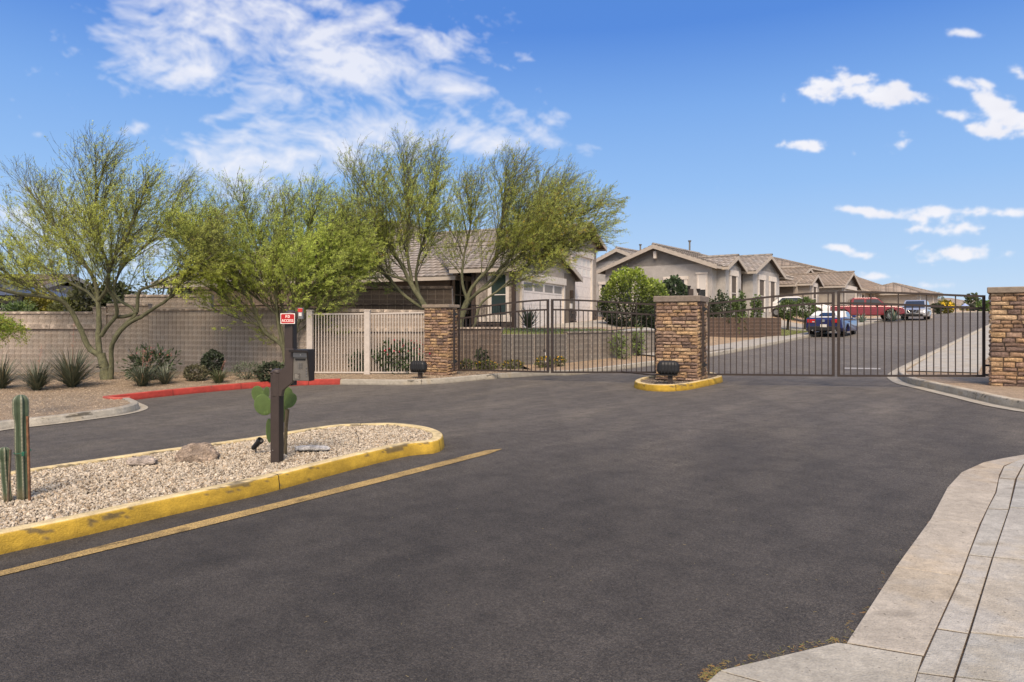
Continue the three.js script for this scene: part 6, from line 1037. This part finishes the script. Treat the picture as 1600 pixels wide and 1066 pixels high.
function rock(label, px, py, d, w, h, dp, seed, color) {
  const g = new THREE.IcosahedronGeometry(1, 12), P = g.attributes.position, p = V(); for (let i = 0; i < P.count; i++) { p.fromBufferAttribute(P, i); const n = 1 + .30 * fbm(p.x * 1.1 + seed, p.y * 1.1, p.z * 1.1, 2) + .16 * Math.abs(fbm(p.x * 2.6, p.y * 2.6 + seed, p.z * 2.6, 4)) + .05 * fbm(p.x * 9, p.y * 9, p.z * 9 + seed, 3); P.setXYZ(i, p.x * n * w, Math.max(-.3, p.y) * n * h, p.z * n * dp); } g.computeVertexNormals(); boxUV(g, 1.4);
  const c = at(px, py, d), t = thing('boulder', label, 'rock', [c.x, c.y, c.z]); part(t, 'stone', g, std('rock' + seed, color, { map: rep(T.stone, 2.2), bumpMap: rep(T.stoneBump, 3), bumpScale: .02, roughness: .95 }));
}
rock('brown weathered boulder in the middle of the near island', 308, 715, 8.0, .235, .165, .17, 3.2, [.56, .44, .335]);
rock('low pale boulder half buried left of the brown boulder', 222, 722, 7.75, .16, .06, .11, 7.7, [.74, .63, .53]);
rock('flat whitish stone slab in the gravel right of the keypad post', 489, 700.5, 8.35, .21, .035, .10, 9.1, [.86, .84, .80]);


// ================================================================ KEYPAD POST, SPOTLIGHT
function textPlate(w, h, draw, res = 512) { const c = document.createElement('canvas'); c.width = res; c.height = Math.round(res * h / w); draw(c.getContext('2d'), c.width, c.height); const t = new THREE.CanvasTexture(c); t.colorSpace = THREE.SRGBColorSpace; return new THREE.MeshStandardMaterial({ map: t, roughness: .5 }); }
{
  const d = 7.75, b = at(433, 722, d), t = thing('keypad_post', 'dark brown gooseneck post with gate keypad and red fire access sign in the near island', 'gate keypad', [b.x, b.y - .02, b.z], 0), k = d / FOCAL, X = (px) => (px - 433) * k, Y = (py) => (722 - py) * k + .02;
  const ry = rotY(-14.7), post = (n, x, y0, y1, w, z = 0, m = M.bronze) => part(t, n, boxUV(new RoundedBoxGeometry(w, y1 - y0, w, 2, .006)), m, { p: [x, (y0 + y1) / 2, z], r: [0, ry, 0] });
  post('post', 0, -.08, Y(584), .106); for (const [n0, x0, z0, y0, y1] of [['post_shade_plate', 0, 0, .0, Y(612)], ['post_shade_plate', X(448), -.14, Y(600), Y(499)]]) part(t, n0, boxUV(new THREE.BoxGeometry(.004, y1 - y0, .074)), M.darkBronze, { p: [x0 + Math.cos(ry) * .0535, (y0 + y1) / 2, z0 - Math.sin(ry) * .0535], r: [0, ry, 0] }); part(t, 'post_cap', boxUV(new RoundedBoxGeometry(.118, .022, .118, 2, .008)), M.bronze, { p: [0, Y(582), 0], r: [0, ry, 0] }); { const g = new THREE.SphereGeometry(.062, 16, 8, 0, 6.3, 0, Math.PI / 2); part(t, 'cap_dome', g, M.bronze, { p: [0, Y(580.5), 0], s: [1, .55, 1] }); }  // thin dark plates paint shade onto the right faces of both posts
  // the arm: a deep plate rising to the upper post
  const prof = [[429, 618], [429, 583.5], [433.5, 583.5], [448.5, 572.8], [448.5, 545.5], [460.5, 545.5], [459, 596], [443.5, 609], [441.5, 618]], sh = new THREE.Shape(prof.map(([x, y]) => new THREE.Vector2(X(x), Y(y))));
  const ag = new THREE.ExtrudeGeometry(sh, { depth: .085, bevelEnabled: true, bevelSize: .004, bevelThickness: .004, bevelSegments: 1 }); part(t, 'arm', boxUV(ag), M.bronze, { p: [0, 0, -.03] });
  // upper post
  post('upper_post', X(448), Y(604), Y(492), .102, -.14); part(t, 'post_cap', boxUV(new RoundedBoxGeometry(.114, .02, .114, 2, .008)), M.bronze, { p: [X(448), Y(491), -.14], r: [0, ry, 0] }); part(t, 'cap_dome', new THREE.SphereGeometry(.062, 16, 8, 0, 6.3, 0, Math.PI / 2), M.bronze, { p: [X(448), Y(489.6), -.14], s: [1, .6, 1] });
  // keypad housing
  const hx = X(474), hw = 28.5 * k, hy0 = Y(594.5), hy1 = Y(548), tilt = rotY(-10);
  const box = part(t, 'keypad_housing', boxUV(new RoundedBoxGeometry(hw, hy1 - hy0, .09, 2, .008)), M.greyPlate, { p: [hx, (hy0 + hy1) / 2, .02], r: [0, tilt, 0] }), hh = hy1 - hy0;
  part(box, 'hood', boxUV(new Buf().hexa([V(-hw / 2 - .004, hh / 2 - .012, .12), V(hw / 2 + .016, hh / 2 - .012, .12), V(hw / 2 + .016, hh / 2 - .012, -.05), V(-hw / 2 - .004, hh / 2 - .012, -.05), V(-hw / 2 - .004, hh / 2 + .012, .12), V(hw / 2 + .016, hh / 2 + .012, .12), V(hw / 2 + .016, hh / 2 + .018, -.05), V(-hw / 2 - .004, hh / 2 + .018, -.05)]).geo(false)), M.darkBronze);
  part(box, 'side_shield', boxUV(new Buf().hexa([V(hw / 2, -hh / 2, .06), V(hw / 2 + .012, -hh / 2, .06), V(hw / 2 + .012, -hh / 2, -.05), V(hw / 2, -hh / 2, -.05), V(hw / 2, hh / 2, .12), V(hw / 2 + .016, hh / 2, .12), V(hw / 2 + .016, hh / 2, -.05), V(hw / 2, hh / 2, -.05)]).geo(false)), M.darkBronze);
  part(box, 'top_panel', boxUV(new THREE.BoxGeometry(hw - .012, .05, .012)), M.steel, { p: [0, hh / 2 - .046, .048] }); part(box, 'display', boxUV(new THREE.BoxGeometry(hw * .58, .018, .008)), M.black, { p: [-.005, hh / 2 - .096, .048] });
  part(box, 'lens', new THREE.CylinderGeometry(.008, .008, .01, 12), M.white, { p: [0, hh / 2 - .044, .056], r: [Math.PI / 2, 0, 0] });
  for (let j = 0; j < 4; j++) for (let i = 0; i < 3; i++) part(box, 'key', boxUV(new RoundedBoxGeometry(.0125, .012, .006, 1, .002)), M.steel, { p: [-.022 + i * .018, .008 - j * .018 + .02, .048] });
  for (let j = 0; j < 4; j++) part(box, 'call_button', new THREE.CylinderGeometry(.0075, .0075, .008, 12), M.steel, { p: [hw / 2 - .032, .0 - j * .03 - .02, .048], r: [Math.PI / 2, 0, 0] });
  part(box, 'instruction_label', new THREE.BoxGeometry(.07, .062, .004), textPlate(.07, .062, (g, w, h) => { g.fillStyle = '#55514b'; g.fillRect(0, 0, w, h); g.fillStyle = '#b9b5ac'; for (let i = 0; i < 5; i++) g.fillRect(w * .08, h * (.14 + i * .17), w * (.5 + .34 * ((i * 37) % 10) / 10), h * .05); }, 128), { p: [-.045, -hh / 2 + .052, .047] });
  // the fire access sign and the key switch
  const sign = part(t, 'sign', boxUV(new RoundedBoxGeometry(22.5 * k, 16.5 * k, .006, 2, .003)), M.white, { p: [X(447), Y(498), -.055], r: [0, rotY(4), 0] });
  part(sign, 'sign_face', new THREE.PlaneGeometry(22 * k, 16 * k), textPlate(22, 16, (g, w, h) => { g.fillStyle = '#f2ece6'; g.fillRect(0, 0, w, h); g.fillStyle = '#b3161a'; g.beginPath(); g.roundRect(w * .035, h * .05, w * .93, h * .9, w * .09); g.fill(); g.fillStyle = '#f6efe9'; g.textAlign = 'center'; g.textBaseline = 'middle'; g.font = 'bold ' + h * .38 + 'px sans-serif'; g.fillText('FD', w / 2, h * .30); g.font = 'bold ' + h * .36 + 'px sans-serif'; g.fillText('ACCESS', w / 2, h * .70, w * .84); }), { p: [0, 0, .0036] });
  part(t, 'bracket', boxUV(new Buf().hexa([V(X(452), Y(500), -.12), V(X(461), Y(497), -.12), V(X(461), Y(497), -.17), V(X(452), Y(500), -.17), V(X(452), Y(490), -.12), V(X(461), Y(484), -.12), V(X(461), Y(484), -.17), V(X(452), Y(490), -.17)]).geo(false)), M.bronze);
  const knox = part(t, 'key_switch', boxUV(new RoundedBoxGeometry(8 * k, 18 * k, .05, 1, .006)), M.steel, { p: [X(465.3), Y(490), -.11] }); part(knox, 'red_plate', boxUV(new THREE.BoxGeometry(7.2 * k, 5.6 * k, .006)), M.red, { p: [0, 5.2 * k, .027] }); part(knox, 'lock_cover', new THREE.BoxGeometry(4.6 * k, 5.6 * k, .008), M.white, { p: [.2 * k, -1.2 * k, .028] });
  part(t, 'anchor_bolt', new THREE.SphereGeometry(.006, 8, 6), M.steel, { p: [X(429.5), Y(702), .07] });
}
{
  const d = 8.25, p = at(401, 695, d), t = thing('landscape_spotlight', 'small black landscape spotlight tilted up in the island gravel', 'spotlight', [p.x, p.y - .02, p.z]);
  const g = new THREE.LatheGeometry([[0, -.085], [.022, -.082], [.030, -.06], [.032, .03], [.040, .045], [.042, .085], [.036, .085], [.033, .05], [0, .045]].map(([a, b]) => new THREE.Vector2(a, b)), 20); part(t, 'lamp_housing', g, M.blackPlastic, { p: [0, .025, 0], r: [.35, 0, -.75] }); part(t, 'stem', new THREE.CylinderGeometry(.010, .010, .10, 8), M.blackPlastic, { p: [-.01, -.02, 0] });
}
{ const p = at(559, 688, 8.8), t = thing('irrigation_tube', 'thin dark irrigation tube sticking out of the island gravel', 'tube', [p.x, p.y, p.z]); part(t, 'tube', new Buf().tube([V(0, -.06, 0), V(.01, .02, 0), V(0, .06, .0), V(-.03, .10, 0)], [.004, .004, .004, .004], 6, null, true).geo(false), M.black); }

// ================================================================ VEHICLES
const carPaint = (n, c, o = {}) => phys(n, c, { roughness: .34, metalness: .25, clearcoat: 1, clearcoatRoughness: .06, ...o });
carPaint('blueCar', [.009, .02, .12]); carPaint('redCar', [.19, .007, .010]); carPaint('silverCar', [.52, .53, .53], { metalness: .5 }); carPaint('whiteCar', [.75, .75, .74], { metalness: 0 });
std('softTop', [.70, .71, .68], { roughness: .8 }); std('rubber', [.015, .015, .015], { roughness: .85 }); std('rim', [.42, .42, .42], { roughness: .3, metalness: .85 }); std('carBlack', [.015, .015, .016], { roughness: .5 }); phys('carGlass', [.02, .024, .028], { roughness: .04, clearcoat: 1 }); std('tailRed', [.45, .012, .012], { roughness: .25 }); std('headGlass', [.62, .64, .66], { roughness: .15, metalness: .3 }); std('plate', [.62, .60, .55], { roughness: .5 }); std('chrome', [.65, .65, .64], { roughness: .15, metalness: .95 });
// a solid from a side outline, narrowed upwards and towards both ends
function bodyFrom(outline, W, { waist = 0, tumble = 0, nose = 0, len = 2.3, bevel = .05, taperFrom = 0 } = {}) {
  const g = new THREE.ExtrudeGeometry(new THREE.Shape(outline.map(([x, y]) => new THREE.Vector2(x, y))), { depth: 1, steps: 8, bevelEnabled: true, bevelThickness: bevel / W, bevelSize: bevel * .6, bevelOffset: -bevel * .6, bevelSegments: 3, curveSegments: 10 }), P = g.attributes.position;
  for (let i = 0; i < P.count; i++) { const x = P.getX(i), y = P.getY(i), z = P.getZ(i) - .5, f = 1 - tumble * Math.max(0, y - waist) - nose * Math.pow(clamp(Math.abs(x) / len, 0, 1), 4); P.setZ(i, z * W * f); }
  g.computeVertexNormals(); return boxUV(g);
}
function arch(pts, cx, r, y0) { const o = []; for (let i = 0; i <= 10; i++) { const a = Math.PI * (1 - i / 10); o.push([cx + Math.cos(a) * r, y0 + Math.sin(a) * r]); } return o; } // from rear to front along the sill
const wheelGeo = (() => { const g = new THREE.LatheGeometry([[.20, -.11], [.30, -.115], [.335, -.09], [.345, 0], [.335, .09], [.30, .115], [.20, .11]].map(([a, b]) => new THREE.Vector2(a, b)), 28); g.rotateX(Math.PI / 2); return g; })();
const rimGeo = (() => { const b = new Buf(); const disc = new THREE.CylinderGeometry(.205, .205, .14, 24); disc.rotateX(Math.PI / 2); b.add(disc); for (const s of [1, -1]) for (let i = 0; i < 5; i++) { const sp = new THREE.BoxGeometry(.055, .20, .03); b.add(sp, new THREE.Matrix4().makeRotationZ(i * Math.PI * .4).multiply(mtx(0, .11, s * .085))); } return b.geo(false); })();
function wheels(t, xs, track, R = .34) { for (const x of xs) for (const s of [-1, 1]) { const w = part(t, 'wheel', wheelGeo, M.rubber, { p: [x, R, s * track / 2], s: [R / .345, R / .345, 1] }); part(w, 'rim', rimGeo, M.rim); } }
const flank = (W, bevel, waist, tumble) => (s) => (u, y) => V(u, y, s * ((W / 2 + bevel) * (1 - tumble * (y - waist)) + .006));
const shift = (o, dx) => o.map(([x, y]) => [x + dx, y]);
function placeCar(name, label, cat, px, d, yaw, ground_) { const [x] = XD(px, d); return thing(name, label, cat, [x, ground_ ?? ground(x, d), -d], yaw); }
const heading = (deg) => Math.PI / 2 - rotY(deg);    // the car's +x points along this bearing
{ // blue convertible, parked, tail to the viewer
  const d = 38.2, t = placeCar('convertible_car', 'blue convertible with pale soft top parked in the street behind the right gate', 'car', 1301, d, heading(36));
  const low = [[-2.28, .42], [-2.30, .62], [-2.33, .86], [-2.24, .99], [-1.5, 1.02], [.75, .98], [1.6, .90], [2.12, .76], [2.30, .60], [2.28, .36], [2.05, .22], ...arch(0, 1.42, .38, .24).reverse(), ...arch(0, -1.38, .38, .24).reverse(), [-2.05, .26]];
  part(t, 'body', bodyFrom(low, 1.86, { waist: .55, tumble: .10, nose: .16, len: 2.35, bevel: .12 }), M.blueCar);
  part(t, 'soft_top', bodyFrom([[-1.6, 1.0], [-.95, 1.28], [-.4, 1.35], [.25, 1.31], [.35, 1.26], [.2, 1.0]], 1.62, { waist: 1.0, tumble: .45, bevel: .08 }), M.softTop);
  part(t, 'rear_window', new Buf().quad(V(-1.40, 1.085, -.42), V(-1.40, 1.085, .42), V(-1.08, 1.235, .34), V(-1.08, 1.235, -.34)).geo(false), M.carGlass, { p: [-.03, .02, 0] });
  part(t, 'windscreen', new Buf().quad(V(.98, 1.0, .7), V(.98, 1.0, -.7), V(.36, 1.33, -.58), V(.36, 1.33, .58)).geo(false), M.carGlass);
  for (const s of [-1, 1]) { part(t, 'side_window', new Buf().quad(...[[-.85, 1.04], [.3, 1.04], [.2, 1.29], [-.6, 1.30]].map(([u, y]) => flank(1.62, .08, 1.0, .45)(s)(u, y))).geo(false), M.carGlass); part(t, 'mirror', boxUV(new RoundedBoxGeometry(.12, .12, .22, 2, .04)), M.blueCar, { p: [.62, 1.05, s * 1.0] }); const tl = part(t, 'tail_light', boxUV(new RoundedBoxGeometry(.05, .19, .42, 2, .02)), M.tailRed, { p: [-2.325, .80, s * .60] }); part(tl, 'reflector', boxUV(new THREE.BoxGeometry(.01, .05, .12)), M.headGlass, { p: [-.026, -.04, s * -.1] }); part(t, 'exhaust', new THREE.CylinderGeometry(.05, .05, .14, 12), M.chrome, { p: [-2.26, .30, s * .55], r: [0, 0, Math.PI / 2] }); }
  part(t, 'bumper', boxUV(new RoundedBoxGeometry(.16, .26, 1.62, 2, .05)), M.carBlack, { p: [-2.24, .40, 0] }); part(t, 'licence_plate', boxUV(new THREE.BoxGeometry(.02, .15, .32)), M.plate, { p: [-2.335, .55, 0] }); part(t, 'spoiler', boxUV(new RoundedBoxGeometry(.22, .04, 1.5, 2, .015)), M.blueCar, { p: [-2.16, 1.06, 0] }); part(t, 'emblem', new THREE.CylinderGeometry(.075, .075, .02, 20), M.chrome, { p: [-2.35, .82, 0], r: [0, 0, Math.PI / 2] });
  wheels(t, [-1.38, 1.42], 1.62, .34);
}
{ // red pickup on a driveway, side on
  const d = 57.3, [x] = XD(1349, d), t = thing('pickup_truck', 'red crew cab pickup truck standing side-on in the driveway', 'truck', [x, yAt(501, d), -d], heading(112));
  t.rotation.y = heading(108);
  const low = [[-2.9, .55], [-2.92, .95], [-2.88, 1.22], [-1.2, 1.24], [1.05, 1.22], [2.1, 1.18], [2.72, 1.08], [2.88, .90], [2.90, .55], [2.4, .46], ...arch(0, 1.86, .50, .44).reverse(), ...arch(0, -1.72, .50, .44).reverse(), [-2.5, .48]];
  part(t, 'body', bodyFrom(low, 1.98, { waist: .7, tumble: .06, nose: .07, len: 2.95, bevel: .10 }), M.redCar);
  part(t, 'cab', bodyFrom([[-1.12, 1.15], [-1.02, 1.78], [-.85, 1.90], [.75, 1.90], [.95, 1.84], [1.65, 1.20]], 1.78, { waist: 1.2, tumble: .16, bevel: .07 }), M.redCar);
  for (const s of [-1, 1]) { const q = flank(1.78, .07, 1.2, .16)(s); part(t, 'side_window', new Buf().quad(q(-.92, 1.28), q(-.08, 1.28), q(-.08, 1.75), q(-.84, 1.75)).geo(false), M.carGlass, { p: [0, 0, s * .012] }); part(t, 'side_window', new Buf().quad(q(.08, 1.28), q(1.4, 1.28), q(.92, 1.75), q(.08, 1.75)).geo(false), M.carGlass, { p: [0, 0, s * .012] }); part(t, 'mirror', boxUV(new RoundedBoxGeometry(.1, .2, .22, 2, .04)), M.redCar, { p: [.85, 1.32, s * 1.08] }); part(t, 'head_light', boxUV(new RoundedBoxGeometry(.3, .16, .3, 2, .04)), M.headGlass, { p: [2.70, .94, s * .80] }); part(t, 'tail_light', boxUV(new RoundedBoxGeometry(.08, .36, .2, 2, .03)), M.tailRed, { p: [-2.89, .98, s * .86] }); part(t, 'side_step', boxUV(new RoundedBoxGeometry(2.3, .07, .14, 2, .03)), M.carBlack, { p: [.05, .44, s * .95] }); for (const h of [-.15, .85]) part(t, 'door_handle', boxUV(new RoundedBoxGeometry(.2, .035, .03, 1, .01)), M.carBlack, { p: [h - .1, 1.12, s * 1.0] }); part(t, 'door_seam', boxUV(new THREE.BoxGeometry(.015, .7, .01)), M.carBlack, { p: [-.05, .88, s * .987] }); for (const cx of [1.86, -1.72]) part(t, 'fender_flare', new THREE.TorusGeometry(.50, .035, 6, 20, Math.PI), M.carBlack, { p: [cx, .44, s * .97] }); }
  part(t, 'windscreen', new Buf().quad(V(1.67, 1.24, .78), V(1.67, 1.24, -.78), V(1.02, 1.82, -.70), V(1.02, 1.82, .70)).geo(false), M.carGlass); part(t, 'rear_window', new Buf().quad(V(-1.13, 1.3, -.65), V(-1.13, 1.3, .65), V(-1.06, 1.74, .6), V(-1.06, 1.74, -.6)).geo(false), M.carGlass);
  part(t, 'bed_liner', boxUV(new THREE.BoxGeometry(1.55, .02, 1.6)), M.carBlack, { p: [-2.0, 1.262, 0] }); part(t, 'grille', boxUV(new RoundedBoxGeometry(.12, .36, 1.2, 2, .04)), M.carBlack, { p: [2.87, .92, 0] }); part(t, 'bumper', boxUV(new RoundedBoxGeometry(.22, .28, 1.86, 2, .07)), M.carBlack, { p: [2.86, .56, 0] }); part(t, 'bumper', boxUV(new RoundedBoxGeometry(.16, .2, 1.8, 2, .05)), M.chrome, { p: [-2.92, .56, 0] });
  wheels(t, [-1.72, 1.86], 1.70, .42);
}
{ // silver crossover facing the viewer
  const d = 59, t = placeCar('crossover_car', 'silver crossover car facing the viewer, parked on the street beyond the blue car', 'car', 1431, d, heading(36 + 180));
  const low = [[-2.35, .45], [-2.38, .9], [-2.25, 1.05], [-1.2, 1.08], [1.1, 1.05], [1.85, .97], [2.25, .82], [2.36, .60], [2.34, .36], [2.1, .26], ...arch(0, 1.42, .41, .28).reverse(), ...arch(0, -1.42, .41, .28).reverse(), [-2.1, .32]];
  part(t, 'body', bodyFrom(low, 1.92, { waist: .6, tumble: .10, nose: .18, len: 2.4, bevel: .12 }), M.silverCar);
  part(t, 'cabin', bodyFrom([[-2.1, 1.0], [-1.75, 1.55], [-1.2, 1.66], [.1, 1.68], [.35, 1.62], [1.2, 1.0]], 1.74, { waist: 1.0, tumble: .28, bevel: .08 }), M.silverCar);
  part(t, 'windscreen', new Buf().quad(V(1.24, 1.04, .78), V(1.24, 1.04, -.78), V(.45, 1.60, -.66), V(.45, 1.60, .66)).geo(false), M.carGlass);
  for (const s of [-1, 1]) { const q = flank(1.74, .08, 1.0, .28)(s); part(t, 'side_window', new Buf().quad(q(-1.6, 1.12), q(.95, 1.1), q(.25, 1.56), q(-1.4, 1.52)).geo(false), M.carGlass, { p: [0, 0, s * .012] }); part(t, 'mirror', boxUV(new RoundedBoxGeometry(.12, .15, .24, 2, .05)), M.silverCar, { p: [.82, 1.10, s * 1.03] }); part(t, 'head_light', boxUV(new RoundedBoxGeometry(.34, .15, .34, 2, .05)), M.headGlass, { p: [2.12, .83, s * .70] }); part(t, 'fog_light', boxUV(new RoundedBoxGeometry(.1, .1, .2, 2, .03)), M.carBlack, { p: [2.30, .47, s * .66] }); part(t, 'tail_light', boxUV(new RoundedBoxGeometry(.2, .16, .3, 2, .04)), M.tailRed, { p: [-2.3, .95, s * .72] }); }
  part(t, 'grille', boxUV(new RoundedBoxGeometry(.10, .26, .86, 2, .04)), M.carBlack, { p: [2.33, .70, 0] }); part(t, 'grille_trim', new Buf().tube([V(2.39, .84, -.36), V(2.40, .60, -.20), V(2.40, .58, .20), V(2.39, .84, .36)], [.03, .035, .035, .03], 6, null, true).geo(false), M.chrome); part(t, 'emblem', new THREE.CylinderGeometry(.075, .075, .02, 16), M.chrome, { p: [2.40, .74, 0], r: [0, 0, Math.PI / 2] }); part(t, 'bumper', boxUV(new RoundedBoxGeometry(.14, .2, 1.5, 2, .06)), M.carBlack, { p: [2.30, .40, 0] });
  wheels(t, [-1.42, 1.42], 1.66, .37);
}
{ // white car on the first driveway
  const d = 50, [x] = XD(1246, d), t = thing('white_car', 'white car parked on a driveway behind the shrubs of the grey house', 'car', [x, yAt(495, d), -d], heading(118));
  const low = [[-2.2, .42], [-2.24, .85], [-2.1, .98], [1.0, .98], [1.8, .88], [2.2, .7], [2.22, .36], [2.0, .24], ...arch(0, 1.38, .37, .26).reverse(), ...arch(0, -1.34, .37, .26).reverse(), [-2.0, .28]];
  part(t, 'body', bodyFrom(low, 1.8, { waist: .55, tumble: .10, nose: .18, len: 2.3, bevel: .12 }), M.whiteCar); part(t, 'cabin', bodyFrom([[-1.75, .94], [-1.2, 1.40], [-.7, 1.46], [.1, 1.46], [.3, 1.40], [1.1, .96]], 1.6, { waist: .95, tumble: .30, bevel: .08 }), M.whiteCar);
  for (const s of [-1, 1]) { const q = flank(1.6, .08, .95, .30)(s); part(t, 'side_window', new Buf().quad(q(-1.3, 1.02), q(.85, 1.02), q(.2, 1.37), q(-.95, 1.37)).geo(false), M.carGlass, { p: [0, 0, s * .012] }); part(t, 'head_light', boxUV(new RoundedBoxGeometry(.3, .13, .32, 2, .05)), M.headGlass, { p: [2.02, .74, s * .66] }); part(t, 'tail_light', boxUV(new RoundedBoxGeometry(.12, .16, .34, 2, .04)), M.tailRed, { p: [-2.18, .82, s * .62] }); }
  part(t, 'windscreen', new Buf().quad(V(1.13, 1.0, .7), V(1.13, 1.0, -.7), V(.36, 1.40, -.6), V(.36, 1.40, .6)).geo(false), M.carGlass); part(t, 'rear_window', new Buf().quad(V(-1.72, 1.0, -.65), V(-1.72, 1.0, .65), V(-1.24, 1.38, .55), V(-1.24, 1.38, -.55)).geo(false), M.carGlass);
  wheels(t, [-1.34, 1.38], 1.56, .33);
}
{ // low block end wall by the silver car and the mailbox in front of it
  const t = thing('planter_wall', 'short tan block wall right of the silver car', 'wall'), A = XD(1449, 62), B = XD(1457, 62); blockWall(t, A, B, 1.4, yAt(482, 62), { bw: .4, bh: .2, max: 60, seed: 18 });
}
{ const d = 84, p = at(1508, 476, d), t = thing('patio_umbrella', 'small blue and white umbrella far down the street', 'umbrella', [p.x, p.y, p.z]); part(t, 'canopy', new THREE.ConeGeometry(.45, .35, 8), std('umbrellaBlue', [.30, .38, .62], { side: THREE.DoubleSide }), {}); part(t, 'pole', new THREE.CylinderGeometry(.03, .03, 1.6, 6), M.white, { p: [0, -.8, 0] }); }

renderer.render(scene, camera);
